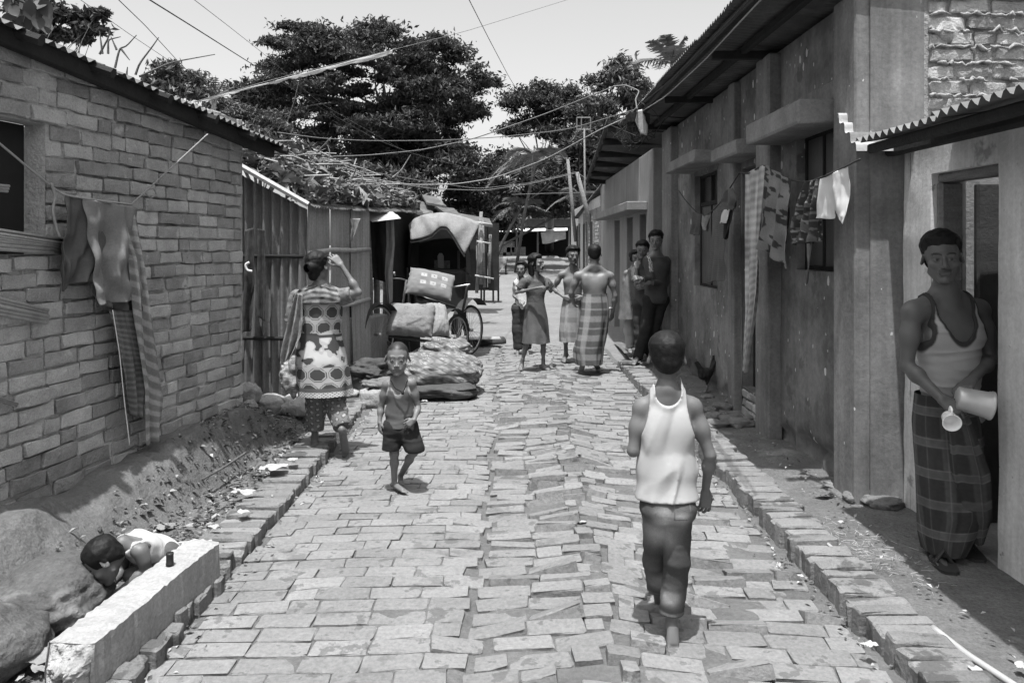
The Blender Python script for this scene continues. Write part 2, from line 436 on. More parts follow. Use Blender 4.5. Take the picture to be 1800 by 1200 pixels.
def foot_mesh(a, toe, s, h, tone, up=(0, 0, 1), calf=None):
    """a ankle, toe tip of the big toe side"""
    a = np.asarray(a); toe = np.asarray(toe); y = nrm(toe - a); u = nrm(np.asarray(up) - y * (y @ np.asarray(up))); x = np.cross(y, u)
    # foot frame: along y from heel to toes, sole at -u
    L = np.linalg.norm(toe - a)
    lo = np.minimum(a, toe) - .12 * s; hi = np.maximum(a, toe) + .12 * s
    f = Field(lo, hi, h)
    hl = a - y * .035 * s - u * .035 * s
    f.cap(a + (u * .05 * s if calf is None else nrm(np.asarray(calf) - a) * .09 * s), a, .031 * s, .03 * s, k=.01 * s)
    f.ell(hl, np.array((.03, .036, .03)) * s, R=np.stack([x, y, u], 1), k=.025 * s)
    ball = a + y * (L - .06 * s)
    f.cap(a - u * .012 * s, ball - u * .012 * s, .03 * s, .018 * s, k=.025 * s)
    for q, (xx, ly, r) in enumerate(((-.024, .055, .0125), (-.008, .054, .0095), (.006, .046, .009), (.019, .036, .0085), (.03, .024, .0085))):
        b0 = ball + x * xx * s * .8 - u * .018 * s; f.cap(a + x * xx * .4 * s + y * .03 * s - u * .025 * s, b0, .016 * s, .0135 * s, k=.018 * s)
        f.cap(b0, b0 + y * ly * s - u * .006 * s + x * xx * .12 * s, r * s, r * .9 * s, k=.004 * s)
    V, Q = nets(f.F, f.lo, f.h, 1)
    return V, Q, np.full(len(V), tone)

class Person:
    """joints are given as (px, py, depth offset) on the photograph's sight lines and become points in the street"""
    def __init__(p, label, d, root, J, s=1.0, head=None, tone=.14, h=.008, hh=.004, hand_h=.0035, build=1.0, group=None, hands=None, feet=(1, 1), footup=None, bare=True, muscle=1.0, name='person'):
        p.d = d; p.s = s; p.tone = tone; p.h = h; p.hh = hh
        p.J = {k: P(v[0], v[1], d + (v[2] if len(v) > 2 else 0.)) for k, v in J.items()}
        J = p.J; b = build * s
        p.root = np.array(root if len(root) == 3 else (root[0], root[1], 0.0), float)
        sh = (J['shL'] + J['shR']) / 2; hp = (J['hipL'] + J['hipR']) / 2
        lr = nrm(J['shL'] - J['shR']); lh = nrm(J['hipL'] - J['hipR'])
        up = nrm(sh - hp); fw = nrm(np.cross(lr, up))
        # person's left x up = forward? left=+x, up=+z -> cross = -y, i.e. towards the camera: forward
        p.up, p.fw, p.lr, p.hp, p.sh = up, fw, nrm(np.cross(up, fw)), hp, sh
        T = np.stack([p.lr, fw, up], 1); p.T = T
        w = np.linalg.norm(J['shL'] - J['shR']) / 2; Lt = np.linalg.norm(sh - hp); p.Lt = Lt; p.w = w
        allp = np.array([J[k] for k in J]); lo = allp.min(0) - .2 * s; hi = allp.max(0) + .2 * s
        f = Field(lo, hi, h); p.f = f
        f.ell(hp + up * .02 * s, np.array((.15, .105, .12)) * b, R=T, k=.03 * s)
        f.ell(hp + up * Lt * .38, np.array((.15, .1, .18)) * np.array((b, b, s)), R=T, k=.05 * s)
        f.ell(hp + up * Lt * .72 + fw * .005 * s, np.array((min(w * .95, .17 * b), .1 * b, Lt * .36)), R=T, k=.05 * s)
        f.cap(J['shR'] * .8 + sh * .2, J['shL'] * .8 + sh * .2, .05 * b, k=.04 * s)
        nk = J['neck']
        for q in ('L', 'R'):
            f.cap(nk + up * .035 * s - fw * .012 * s, J['sh' + q] * .72 + nk * .28 + up * .004 * s, .046 * b, .040 * b, k=.04 * s)
            f.ell(hp + up * Lt * .80 + fw * .062 * b + (J['sh' + q] - sh) * .46, np.array((.07, .022, .045)) * b * muscle, R=T, k=.05 * s)
            f.ell(hp + up * Lt * .80 - fw * .058 * b + (J['sh' + q] - sh) * .5, np.array((.06, .03, .085)) * b * muscle, R=T, k=.045 * s)
            f.ell(hp - fw * .04 * b + (J['hip' + q] - hp) * .8 - up * .03 * s, np.array((.07, .065, .08)) * b, R=T, k=.04 * s)
        if muscle >= 1: f.cap(hp + up * Lt * .2 - fw * .118 * b, hp + up * Lt * .8 - fw * .13 * b, .012 * s, k=.025 * s, cut=True)
        f.cap(nk - up * .03 * s, nk + (np.asarray(P(head['c'][0], head['c'][1], d + head['c'][2])) - nk) * .35, .06 * b, .052 * b, k=.03 * s)
        p.FT = f.F.copy()
        for q in ('L', 'R'):
            A, B, C = J['sh' + q], J['el' + q], J['wr' + q]
            f.ell(A, np.array((.051, .051, .056)) * b * (.6 + .4 * muscle), k=.035 * s)
            f.cap(A, B, .045 * b, .034 * b, k=.02 * s)
            f.ell(A * .55 + B * .45, np.array((.043, .043, .05)) * b * (.7 + .3 * muscle), k=.045 * s)
            f.cap(B, C, .034 * b, .0235 * b, k=.015 * s); f.ell(B * .7 + C * .3, np.array((.038, .038, .038)) * b, k=.03 * s)
        p.FA = f.F.copy()
        for q in ('L', 'R'):
            A, B, C = J['hip' + q], J['kn' + q], J['an' + q]
            f.cap(A, B, .078 * b, .05 * b, k=.03 * s); f.ell(A * .6 + B * .4, np.array((.075, .075, .075)) * b, k=.04 * s)
            f.ell(B, np.array((.05, .05, .052)) * b, k=.02 * s)
            bk = nrm(np.cross(C - B, lr)); bk = bk if bk @ fw < 0 else -bk
            f.cap(B, C, .046 * b, .031 * b, k=.02 * s); f.ell(B * .68 + C * .32 + bk * .016 * b, np.array((.046, .046, .05)) * b, k=.045 * s)
        V, Q = nets(f.F, f.lo, f.h, 1)
        parts = [(V, Q, np.full(len(V), tone))]
        p.hc = P(head['c'][0], head['c'][1], d + head['c'][2]); R = frame(head.get('yaw', 0), head.get('pitch', 0), head.get('roll', 0)); p.hR = R; p.hs = head.get('s', s)
        W, Q, C, hr = head_mesh(p.hc, R, p.hs, hh, tone, nk, .05 * b, face=head.get('face', True), moust=head.get('moust', 0), hair=head.get('hair'), asleep=head.get('asleep', False), child=head.get('child', 0.))
        parts.append((W, Q, C))
        hands = hands or {}
        for q in ('L', 'R'):
            hd = hands.get(q)
            if hd is None:
                fd = nrm(J['wr' + q] - J['el' + q]); pl = nrm(-(J['sh' + q] - sh) + .2 * fw); hd = dict(dir=fd, palm=pl)
            fd = np.asarray(hd['dir'], float); pl = np.asarray(hd['palm'], float)
            # thumb: for the left hand, hanging with the palm to the body, the thumb points forward
            side = hd.get('side', 1 if q == 'R' else -1)
            parts.append(hand_mesh(J['wr' + q], fd, pl, hd.get('s', s), hand_h, tone * 1.02, side, hd.get('curl', (.25, .3, .35, .4, .2)), hd.get('spread', .12), arm=J['el' + q], arm_r=.0245 * b))
            if feet[q == 'R'] and ('toe' + q) in J:
                parts.append(foot_mesh(J['an' + q], J['toe' + q], s, hand_h, tone * .95, up=(footup or {}).get(q, (0, 0, 1)), calf=J['kn' + q]))
        V, Q, C = join(parts)
        C = C * (1 + .10 * fbm(V[:, 0], V[:, 1], V[:, 2], 9., 5))
        me = npmesh(name, V - p.root, Q, mt('skin', 1.0, rough=.5, var=.10, scale=22, bump=.05, bscale=160, spec=.35), True, C)
        p.o = obj(name, me, None, p.root); tag(p.o, label, 'person', group)
        if hr: p.child('hair', hr[0], hr[1], mt('hair%g' % head['hair'].get('v', .008), head['hair'].get('v', .008), rough=.55, var=.6, scale=40, bump=.2, bscale=150, spec=.18, stretch=(2, 2, .6)))
    def child(p, name, V, Q, mat, col=None, smooth=True):
        if len(V) == 0: print('EMPTY', name); return None
        me = npmesh(name, np.asarray(V) - p.root, Q, mat, smooth, np.ones(len(V)) if col is None else col)
        return obj(name, me, p.o)
    def loc(p, V):
        """torso coordinates: left, forward, up in torso lengths"""
        q = (np.asarray(V) - p.hp) @ p.T; q = q.copy(); q[..., 2] /= p.Lt; return q
    def gl(p, r, f, u): return p.hp + p.lr * r + p.fw * f + p.up * u * p.Lt
    def torso(p, name, mat, hem=-.1, arm=.6, inner=.075, neck_f=.62, neck_b=.82, nw=.06, t=.008, loose=.02, wr=.004, trim=0., trimv=.2, F=None, top=1.4, seed=1, colf=None, wdir=(1, 0, 1.6), whem=.0, ktop=1.16):
        f = p.f; X, Y, Z = f.xyz()
        r = (X - p.hp[0]) * p.lr[0] + (Y - p.hp[1]) * p.lr[1] + (Z - p.hp[2]) * p.lr[2]
        fo = (X - p.hp[0]) * p.fw[0] + (Y - p.hp[1]) * p.fw[1] + (Z - p.hp[2]) * p.fw[2]
        u = ((X - p.hp[0]) * p.up[0] + (Y - p.hp[1]) * p.up[1] + (Z - p.hp[2]) * p.up[2]) / p.Lt
        B = p.FT if F is None else F; s = p.s
        w = 1.3 * (.45 - 1.6 * np.abs(vn(r * wdir[0] + u * .22, fo * .6, u * wdir[2] * p.Lt, 11., seed))) + .5 * vn(r * wdir[0], fo, u * p.Lt * wdir[2] + r * .8, 20., seed + 2)
        d = B - s * (t + loose * np.clip((.55 - u) / .6, 0, 1)) - wr * s * (.6 * np.maximum(w, -.6) + .4)
        u0_ = u; u = u / ktop
        e1, e2 = p.scoops(r, fo, u, arm, inner, neck_f, neck_b, nw)
        u = u0_; hemv = hem + whem * np.sin(r * 40)
        d = np.maximum(np.maximum(d, (hemv - u) * p.Lt), np.maximum(e1, e2)); d = np.maximum(d, (u - top) * p.Lt)
        V, Q = nets(d.astype(np.float32), f.lo, f.h, 1)
        q = p.loc(V); c = np.ones(len(V))
        if trim:
            a1, a2 = p.scoops(q[:, 0], q[:, 1], q[:, 2] / ktop, arm, inner, neck_f, neck_b, nw); c = 1 + (trimv - 1) * np.clip((np.maximum(a1, a2) + trim) / f.h + .5, 0, 1)
        if colf is not None: c = c * colf(q, V)
        return p.child(name, V, Q, mat, c)
    def scoops(p, r, fo, u, arm, inner, neck_f, neck_b, nw):
        s = p.s; un = np.where(fo > 0, neck_f, neck_b); ar = np.abs(r)
        ry = (1.02 - un) * p.Lt * 1.16; k = np.sqrt((ar / (nw * s)) ** 2 + ((np.minimum(u, 1.02) - 1.02) / (1.02 - un)) ** 2); e2 = (1 - k) * np.minimum(nw * s, ry)
        if inner is None: return e2 * 0 - 9., e2
        rc = .27 * s; rx = rc - inner * s; k = np.sqrt(((ar - rc) / rx) ** 2 + ((np.minimum(u, 1.02) - 1.02) / (1.02 - arm)) ** 2); return np.where(ar > rc, 1., (1 - k) * rx), e2
    def tube_cloth(p, name, mat, segs, cuts, wr=.005, seed=1, k=.03, h=None, colf=None, wf=16., incl=None, wz=1.):
        """cloth over limbs: segs (a, b, ra, rb); cuts (point, normal): kept where (x-point).normal > 0"""
        pts = np.array([q for a, b, *_ in segs for q in (a, b)]); m = max(max(x[2], x[3]) for x in segs) + .05
        f = Field(pts.min(0) - m, pts.max(0) + m, h or p.h)
        for a, b, ra, rb in segs: f.cap(a, b, ra, rb, k=k)
        if incl: incl(f)
        X, Y, Z = f.xyz()
        d = f.F - wr * (.6 * vn(X, Y, Z * wz, wf * .6, seed) + 1.5 * (.35 - np.abs(vn(X * .55 + Z * .5, Y * .55, Z * 1.5 * wz, wf, seed + 4))) + .35 * vn(X, Y, Z * 1.6, wf * 2, seed + 6))
        for c, n_ in cuts:
            n_ = nrm(n_); d = np.maximum(d, -((X - c[0]) * n_[0] + (Y - c[1]) * n_[1] + (Z - c[2]) * n_[2]))
        V, Q = nets(d.astype(np.float32), f.lo, f.h, 1)
        return p.child(name, V, Q, mat, None if colf is None else colf(V))
    def loft(p, name, mat, rings, amp, n=120, nz=60, folds=(5, 9, 14), seed=1, patt=None, yaw=0., close=False, drift=1.5):
        V, Q, c = loft(rings, amp, n, nz, folds, seed, patt, yaw, drift)
        return p.child(name, V, Q, mat, c)

def loft(rings, amp, n=120, nz=60, folds=(5, 9, 14), seed=1, patt=None, yaw=0., drift=1.5):
    """rings: (centre xyz, rx, ry) from top to bottom; amp: fold depth at top and bottom (fraction of radius)"""
    r_ = np.random.RandomState(seed)
    m = len(rings); t0 = np.linspace(0, 1, m); t = np.linspace(0, 1, nz)
    Cn = np.stack([np.interp(t, t0, [r[0][i] for r in rings]) for i in range(3)], 1)
    rx = np.interp(t, t0, [r[1] for r in rings]); ry = np.interp(t, t0, [r[2] for r in rings])
    kk = np.array([1, 2, 1.]) / 4
    for _ in range(max(1, nz // (2 * m))):
        for A in (rx, ry): A[1:-1] = np.convolve(A, kk, 'valid')
        for i in range(3): Cn[1:-1, i] = np.convolve(Cn[:, i], kk, 'valid')
    a = np.interp(t, np.linspace(0, 1, len(amp)), amp)
    th = np.linspace(0, 2 * PI, n, endpoint=False); TH, TT = np.meshgrid(th, t)
    w = 0
    for f_ in folds:
        ph = r_.rand() * 6.28; w = w + np.sin(TH * f_ + ph + drift * (r_.rand() - .5) * 4 * TT + .5 * np.sin(TH * 2 + ph)) / len(folds) * 1.6
    w = w * (.6 + .8 * vn(np.cos(TH) * 2, np.sin(TH) * 2, TT * 3, 1.0, seed))
    R = 1 + a[:, None] * w
    X = np.cos(TH) * rx[:, None] * R; Y = np.sin(TH) * ry[:, None] * R
    c_, s_ = math.cos(yaw), math.sin(yaw)
    V = np.stack([Cn[:, None, 0] + X * c_ - Y * s_, Cn[:, None, 1] + X * s_ + Y * c_, Cn[:, None, 2] + .012 * a[:, None] * 4 * w], -1)
    L = np.concatenate([[0], np.cumsum(np.linalg.norm(np.diff(Cn, axis=0), axis=1))])
    U = TH * np.mean((rx + ry) / 2); Vv = np.broadcast_to(L[:, None], U.shape)
    col = np.ones_like(U) if patt is None else patt(U, Vv, TH, TT)
    i = np.arange(nz * n).reshape(nz, n); j = np.roll(i, -1, 1)
    Q = np.stack([i[:-1], i[1:], j[1:], j[:-1]], -1).reshape(-1, 4)
    return V.reshape(-1, 3), Q, col.ravel()

def stripes(x, per, wid, soft=.08):
    q = np.abs(((x / per) % 1.0) - .5) * 2          # 1 at edges, 0 mid
    return np.clip((wid - q) / soft, 0, 1)
def plaid(base, lines, tb=.4):
    """lines: (axis, period, offset, width share, value)"""
    def f(U, V, TH, TT):
        c = np.full(U.shape, base)
        for ax, per, off, wid, v, al in lines:
            k = stripes((U if ax == 'u' else V) + off, per, wid) * al; c = c * (1 - k) + v * k
        return c * (1 + .12 * vn(U, V, U * 0, 90., 3))
    return f
# ================================================================ THE SETTING: ground, road, kerbs
def rise(y):
    """the lane climbs gently towards its far end"""
    y = np.asarray(y, float); t = np.clip((y - 16) / 32., 0, 1); return .95 * t * t * (3 - 2 * t)
def sstep(a, b, x):
    t = np.clip((np.asarray(x, float) - a) / (b - a), 0, 1); return t * t * (3 - 2 * t)
def road_z(x, y):
    x = np.asarray(x, float); y = np.asarray(y, float)
    r = .40 + .02 * (y - 4) + .05 * vn(0 * x, y, 0 * x, .9, 4)                        # ridge line
    hump = .068 * np.exp(-((x - r) / .2) ** 2) * (.6 + .5 * vn(0 * x, y, 0 * x, .7, 2)) * (1 - sstep(8, 13, y))
    seam = -.016 * np.exp(-((x + .15) / .06) ** 2)
    return hump + seam + .02 * vn(x, y, 0 * x, 1.1, 6) - .012 * (x / 1.4) ** 2 + rise(y)

M_road = mt('road_brick', .165, rough=.94, var=.16, scale=3.5, fine=.22, bump=.5, bscale=34, rnd=.13, spec=.1, stain=[(3.2, .60, .05, .08, .5), (7., .59, .03, .07, .6), (16., .64, .04, .06, .5)])
M_dust = mt('road_dust', .105, rough=.97, var=.3, scale=3, fine=.2, bump=.7, bscale=45, spec=.08)
M_soil = mt('soil', .10, rough=.97, var=.35, scale=4, fine=.25, bump=1.0, bscale=22, spec=.08)
M_ground = mt('bare_ground', .14, rough=.97, var=.22, scale=.7, fine=.2, bump=.8, bscale=12, spec=.08)
M_kerb = mt('kerb_brick', .16, rough=.92, var=.22, scale=7, fine=.2, bump=.7, bscale=30, rnd=.18, spec=.12, stain=[(4.5, .55, .04, .06, .75)])

# ground sheet
def sheet(xs, ys, zf):
    X, Y = np.meshgrid(np.asarray(xs, float), np.asarray(ys, float)); return np.stack([X, Y, zf(X, Y)], -1)
xs = np.unique(np.concatenate([np.linspace(-400, -14, 14), np.linspace(-14, -3.0, 12), np.linspace(-3, 3, 40), np.linspace(3, 14, 12), np.linspace(14, 400, 14)]))
ys = np.unique(np.concatenate([np.linspace(-80, 1, 10), np.linspace(1, 14, 60), np.linspace(14, 60, 60), np.linspace(60, 700, 14)]))
def gz(X, Y): return -.05 + rise(Y) + .025 * vn(X, Y, 0 * X, .8, 1) * (np.abs(X) > 1.5) * (Y < 60)
tag(MB().grid(sheet(xs, ys, gz), flip=True).build('ground', M_ground, smooth=True), kind='structure')

# road: dust bed and the bricks laid in it
road = tag(MB().grid(sheet(np.linspace(-1.5, 1.5, 101), np.concatenate([np.linspace(1.2, 8, 240), np.linspace(8.05, 17, 100)]),
     lambda X, Y: road_z(X, Y) - .0085 + .007 * vn(X, Y, 0 * X, 5., 3) + .004 * vn(X, Y, 0 * X, 21., 5) - .012 * sstep(-.05, .3, X) * sstep(.3, -.3, vn(X, Y, 0 * X, 2.5, 8))), flip=True).build('road', M_dust, smooth=True), kind='structure')
def far_lane(X, Y): return road_z(X, Y) + .004 - .03 * (np.abs(X) > 2.4)
tag(MB().grid(sheet(np.linspace(-2.8, 2.6, 28), np.linspace(11.2, 50, 90), lambda X, Y: rise(Y) - .06 + .085 * sstep(11.2, 14.5, Y) + .02 * vn(X, Y, 0 * X, 2.6, 9) + .02 * vn(X, Y, 0 * X, .9, 6)), flip=True).build('sandy_path', mt('sand', .155, rough=.97, var=.2, scale=1.2, fine=.2, bump=.6, bscale=14, spec=.08), smooth=True), kind='structure')

def brick_mesh(L, W, H, b, seed, jit=.006, rnd_=.3):
    """worn brick: face up at z=0, body below"""
    r_ = np.random.RandomState(seed); c = min(L, W) * rnd_ * .5
    def ring(ins, z, j):
        x, y = L / 2 - ins, W / 2 - ins; cc = max(.002, c - ins * .5)
        p = [(-x + cc, -y), (0, -y), (x - cc, -y), (x, -y + cc), (x, y - cc), (x - cc, y), (0, y), (-x + cc, y), (-x, y - cc), (-x, -y + cc)]
        return [(a + (r_.rand() - .5) * j * 2, b_ + (r_.rand() - .5) * j * 2, z + (r_.rand() - .5) * j * .6) for a, b_ in p]
    j0 = ring(0, -H, jit); j1 = [(a, b_, -b * 1.2 + (r_.rand() - .5) * jit) for a, b_, _ in j0]; j2 = ring(b, -b * .25, jit * .6)
    V = j0 + j1 + j2 + [(L * .18, 0, .0), (-L * .18, 0, 0)]
    n = 10; F = []; T = []
    for k in (0, 1):
        F += [[k * n + i, k * n + (i + 1) % n, (k + 1) * n + (i + 1) % n, (k + 1) * n + i] for i in range(n)]
    A, B = 3 * n, 3 * n + 1
    for i in range(n):
        q = 2 * n + i; q2 = 2 * n + (i + 1) % n
        right = i in (1, 2, 3, 4, 5); T.append([q, q2, A if right else B])
    T += [[2 * n + 1, A, B], [2 * n + 6, B, A]]
    return np.array(V), F, T
def brick_set(name, L, W, H, b, mat, n, seed, jit=.006, rnd_=.3):
    out = []
    for i in range(n):
        V, F, T = brick_mesh(L, W, H, b, seed + i, jit, rnd_); me = MB().add(V, F, T).mesh(name, mat, False); out.append((me, V, F, T))
    return out
def place_bricks(items, variants, parent, mat, limit=300, key=None, name='brick'):
    """items: (pos, 3x3, scale3). The ones that show largest become objects, the rest one mesh"""
    items = sorted(items, key=key) if key else items
    for n_, (pos, R, S) in enumerate(items[:limit]):
        me = variants[n_ % len(variants)][0]
        o = bpy.data.objects.new(name, me); COL.objects.link(o); o.parent = parent
        o.matrix_local = Matrix.Translation([float(a) for a in pos]) @ Matrix(np.asarray(R).tolist()).to_4x4() @ Matrix.Diagonal((float(S[0]), float(S[1]), float(S[2]), 1))
    rest = items[limit:]
    if rest:
        m = MB(); rn = []
        for n_, (pos, R, S) in enumerate(rest):
            _, V, F, T = variants[n_ % len(variants)]
            W = (V * np.asarray(S)) @ np.asarray(R).T + np.asarray(pos); m.add(W, F, T); rn.append(np.full(len(W), rng.rand()))
        me = m.mesh('brick_mass', mat, False)
        a = me.attributes.new('rnd', 'FLOAT', 'POINT'); a.data.foreach_set('value', np.concatenate(rn).astype(np.float32))
        o = obj('remaining_bricks', me, parent); tag(o, kind='stuff')
var_road = brick_set('brick', .238, .112, .06, .004, M_road, 18, 100, .0065, .12)
items = []
y = 1.9
while y < 13.2:
    far = sstep(7.5, 12, y)
    # three strips: flat left, heaved middle, slanting right
    off = rng.rand() * .24
    for strip, (x0, x1) in enumerate(((-1.40, -.17), (-.12, .43), (.45, 1.43))):
        ridge = .40 + .02 * (y - 4) + .05 * float(vn(0, y, 0, .9, 4))
        if strip == 1: x1 = ridge + .02 + .035 * rng.randn(); xr = x1
        if strip == 2: x0 = xr + .006 + .03 * rng.rand()
        if strip == 0: x1 += .045 * rng.randn(); xe0 = x1
        if strip == 1: x0 = xe0 + .02 + .02 * rng.rand()
        x = x0 - (off if strip != 1 else 0) * (.9 if strip == 0 else .6)
        while x < x1 - .03:
            L = .245 * (1 + .05 * (rng.rand() - .5))
            if rng.rand() < .1: L *= .55
            a, b_ = max(x, x0), min(x + L, x1)
            if b_ - a > .06:
                cx = (a + b_) / 2; yy = y
                if strip == 2: yy = y - (cx - ridge) * .10
                if strip == 0: yy = y + .035 * (cx + .8) * float(vn(0, y, 0, .5, 8))
                e = .03; z = float(road_z(cx, yy)); sx = float(road_z(cx + e, yy) - road_z(cx - e, yy)) / (2 * e); sy = float(road_z(cx, yy + e) - road_z(cx, yy - e)) / (2 * e)
                w = (.4, 1.3, .9)[strip] * (1 - .5 * far)
                ry = -math.atan(sx) * 1.0 + rng.randn() * .025 * w; rx = math.atan(sy) + rng.randn() * .035 * w; rz_ = rng.randn() * .018 * (.5 + w) - (.10 if strip == 2 else 0)
                dz = rng.randn() * .004 * w + .001
                if strip >= 1 and rng.rand() < (.32 if abs(cx - ridge) < .3 else .1) * (1 - far):                      # heaved out of the bed, front edge up
                    rx -= .14 + .18 * rng.rand(); dz += .020; ry += rng.randn() * .10
                if strip == 2 and rng.rand() < .25: dz -= .006
                if not (strip >= 1 and rng.rand() < .03):
                    items.append(((cx, yy, z + dz), rotz(rz_) @ roty(ry) @ rotx(rx), ((b_ - a) / .245, 1 + .05 * rng.randn() * .5, 1)))
            x += L
    y += .121 + .004 * rng.randn()
place_bricks(items, var_road, road, M_road, key=lambda t: abs(t[0][1] - 3.1) if t[0][1] > 2.75 else 99)

# kerbs: bricks laid crosswise
var_kerb = brick_set('brick', .25, .086, .13, .009, M_kerb, 14, 300, .008, .3)
def kerb(name, pts, z, label, w=1.0):
    root = empty(name, (pts[0][0], pts[0][1], 0)); tag(root, label, 'kerb', kind='structure'); it = []
    pts = np.array(pts, float); seg = np.linalg.norm(np.diff(pts, axis=0), axis=1); cum = np.concatenate([[0], np.cumsum(seg)]); t = 0.0
    while t < cum[-1]:
        x = np.interp(t, cum, pts[:, 0]); y_ = np.interp(t, cum, pts[:, 1]); ang = math.atan2(np.interp(t + .05, cum, pts[:, 0]) - x, .05) if t < cum[-1] - .06 else 0
        it.append(((x + rng.randn() * .012 - pts[0][0], y_ - pts[0][1], z + rng.randn() * .008 + float(rise(y_))), rotz(-ang + rng.randn() * .05) @ roty(rng.randn() * .03) @ rotx(rng.randn() * .05), (w * (1 + .05 * rng.randn()), 1 + .08 * rng.randn(), 1)))
        t += .089 + .006 * rng.randn()
    place_bricks(it, var_kerb, root, M_kerb); return root
kerb('kerb_right', [(1.60, 2.0), (1.59, 6), (1.58, 8), (1.55, 10.6)], .085, 'raised brick kerb along the shaded dirt verge')
kerb('kerb_left', [(-1.50, 2.0), (-1.53, 4), (-1.56, 6), (-1.62, 8.2)], .055, 'low brick kerb beside the leaf-littered mud bank', 1.08)

# verge on the right, soil bank on the left
tag(MB().grid(sheet(np.linspace(1.66, 2.6, 40), np.linspace(1.2, 13, 260), lambda X, Y: .034 + .008 * sstep(1.9, 2.25, X) + .012 * vn(X, Y, 0 * X, 4., 2) + .006 * vn(X, Y, 0 * X, 14., 2)), flip=True).build('dirt_verge', mt('verge_dirt', .115, rough=.97, var=.3, scale=5, fine=.3, bump=1.0, bscale=28, spec=.08, stain=[(2.4, .58, .12, .30, .6)]), smooth=True), kind='structure')
WA, WB = np.array([-2.5, 3.9]), np.array([-2.12, 6.26]); WU = nrm(WB - WA); WN = np.array([WU[1], -WU[0]])
def wall_x(Y): return WA[0] + (Y - WA[1]) * WU[0] / WU[1]
def bank(X, Y):
    wx = wall_x(np.minimum(Y, 6.3)) + .03; ex = -1.66
    t = np.clip((ex - X) / (ex - wx), 0, 1.3)
    lump = .5 + .5 * vn(X * .6, Y, 0 * X, 1.5, 4)
    prof = np.clip((t - .38 - .12 * vn(0 * X, Y, 0 * X, 2.2, 9)) / .5, 0, 1); prof = prof * prof * (3 - 2 * prof)
    hgt = (.26 + .10 * lump) * (1 - sstep(6.2, 6.9, Y)) + .10 * sstep(6.2, 6.9, Y)
    z = .03 + prof * hgt + .05 * prof * vn(X, Y, 0 * X, 3.6, 1) + .02 * vn(X, Y, 0 * X, 9., 5) + .008 * vn(X, Y, 0 * X, 26., 6)
    # gully cut by rain near the corner of the house
    return z
tag(MB().grid(sheet(np.linspace(-3.2, -1.6, 130), np.linspace(1.6, 9.6, 420), bank), flip=True).build('soil_bank', mt('bank_soil', .115, rough=.97, var=.3, scale=5, fine=.25, bump=1.0, bscale=20, spec=.08, stain=[(2.0, .6, .15, .11, .5)]), smooth=True), kind='structure')

# ================================================================ LEFT: brick house with a tin roof
M_brick = mt('wall_brick', .31, rough=.93, var=.28, scale=9, fine=.25, bump=.7, bscale=60, rnd=.3, spec=.1, stain=[(2.6, .56, .12, .42, .55), (7., .63, .05, .5, .6)])
M_mortar = mt('mortar', .40, rough=.95, var=.25, scale=6, fine=.2, bump=1.0, bscale=30, spec=.1, stain=[(5., .6, .08, .36, .6)])
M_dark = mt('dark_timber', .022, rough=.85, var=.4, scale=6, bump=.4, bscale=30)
M_wood = mt('grey_timber', .16, rough=.85, var=.35, scale=5, fine=.2, bump=.5, bscale=50, stretch=(1, 1, 6))
M_tin = mt('rusty_tin', .075, rough=.65, var=.4, scale=4, fine=.15, bump=.2, bscale=30, spec=.4, stain=[(2.0, .55, .15, .16, .6)])
M_tinl = mt('pale_tin', .32, rough=.5, var=.2, scale=4, fine=.15, bump=.15, bscale=30, spec=.4, stain=[(2.5, .6, .12, .18, .5)])
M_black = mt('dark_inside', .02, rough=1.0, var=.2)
M_bamboo = mt('bamboo', .32, rough=.7, var=.3, scale=12, fine=.2, bump=.3, bscale=60)

house = empty('brick_house', (WA[0], WA[1], 0)); tag(house, 'long brick house with overhanging corrugated tin roof and laundry on its wall', 'house')
def WP(s, z, n=0.0):                       # wall coordinates: s along, z up, n out of the wall -> relative to the house
    return np.array([WU[0] * s + WN[0] * n, WU[1] * s + WN[1] * n, z])
HO = np.array([WA[0], WA[1], 0])
S0, S1 = -2.3, 2.39
win = (-1.05, .29, 1.58, 2.26)
def wgrid(s0, s1, z0, z1, step=.014, disp=.008):
    S, Z = np.meshgrid(np.linspace(s0, s1, max(2, int((s1 - s0) / step))), np.linspace(z0, z1, max(2, int((z1 - z0) / step))))
    D = disp * (1.5 * vn(S, Z, 0 * S, 1.7, 3) + 1.0 * vn(S, Z, 0 * S, 6, 4) + .9 * vn(S, Z, 0 * S, 24, 5)) - .022
    return np.stack([WU[0] * S + WN[0] * D, WU[1] * S + WN[1] * D, Z], -1)
m = MB()
for a in ((S0, win[0], 0, 2.75), (win[1], S1, 0, 2.6), (win[0], win[1], 0, win[2]), (win[0], win[1], win[3], 2.7)): m.grid(wgrid(*a))
m.add([WP(S1, 0), WP(S1, 2.6), WP(S1, 2.6, -3.2), WP(S1, 0, -3.2)], [[0, 1, 2, 3]])
for (a, b) in ((win[0], win[0]), (win[1], win[1])): m.add([WP(a, win[2]), WP(a, win[3]), WP(a, win[3], -.12), WP(a, win[2], -.12)], [[0, 1, 2, 3]])
m.add([WP(win[0], win[2]), WP(win[1], win[2]), WP(win[1], win[2], -.12), WP(win[0], win[2], -.12)], [[0, 1, 2, 3]])
m.add([WP(win[0], win[3]), WP(win[1], win[3]), WP(win[1], win[3], -.12), WP(win[0], win[3], -.12)], [[0, 1, 2, 3]])
hwall = m.build('wall', M_mortar, house, True)
m = MB(); m.box((-.0, 0, 0), (1, 1, 1)); V = m.v[0]
m = MB()
q = [WP(S0, 0, -.26), WP(S1 - .05, 0, -.26), WP(S1 - .05, 0, -3.1), WP(S0, 0, -3.1)]; q2 = [a + np.array([0, 0, 2.6]) for a in q]
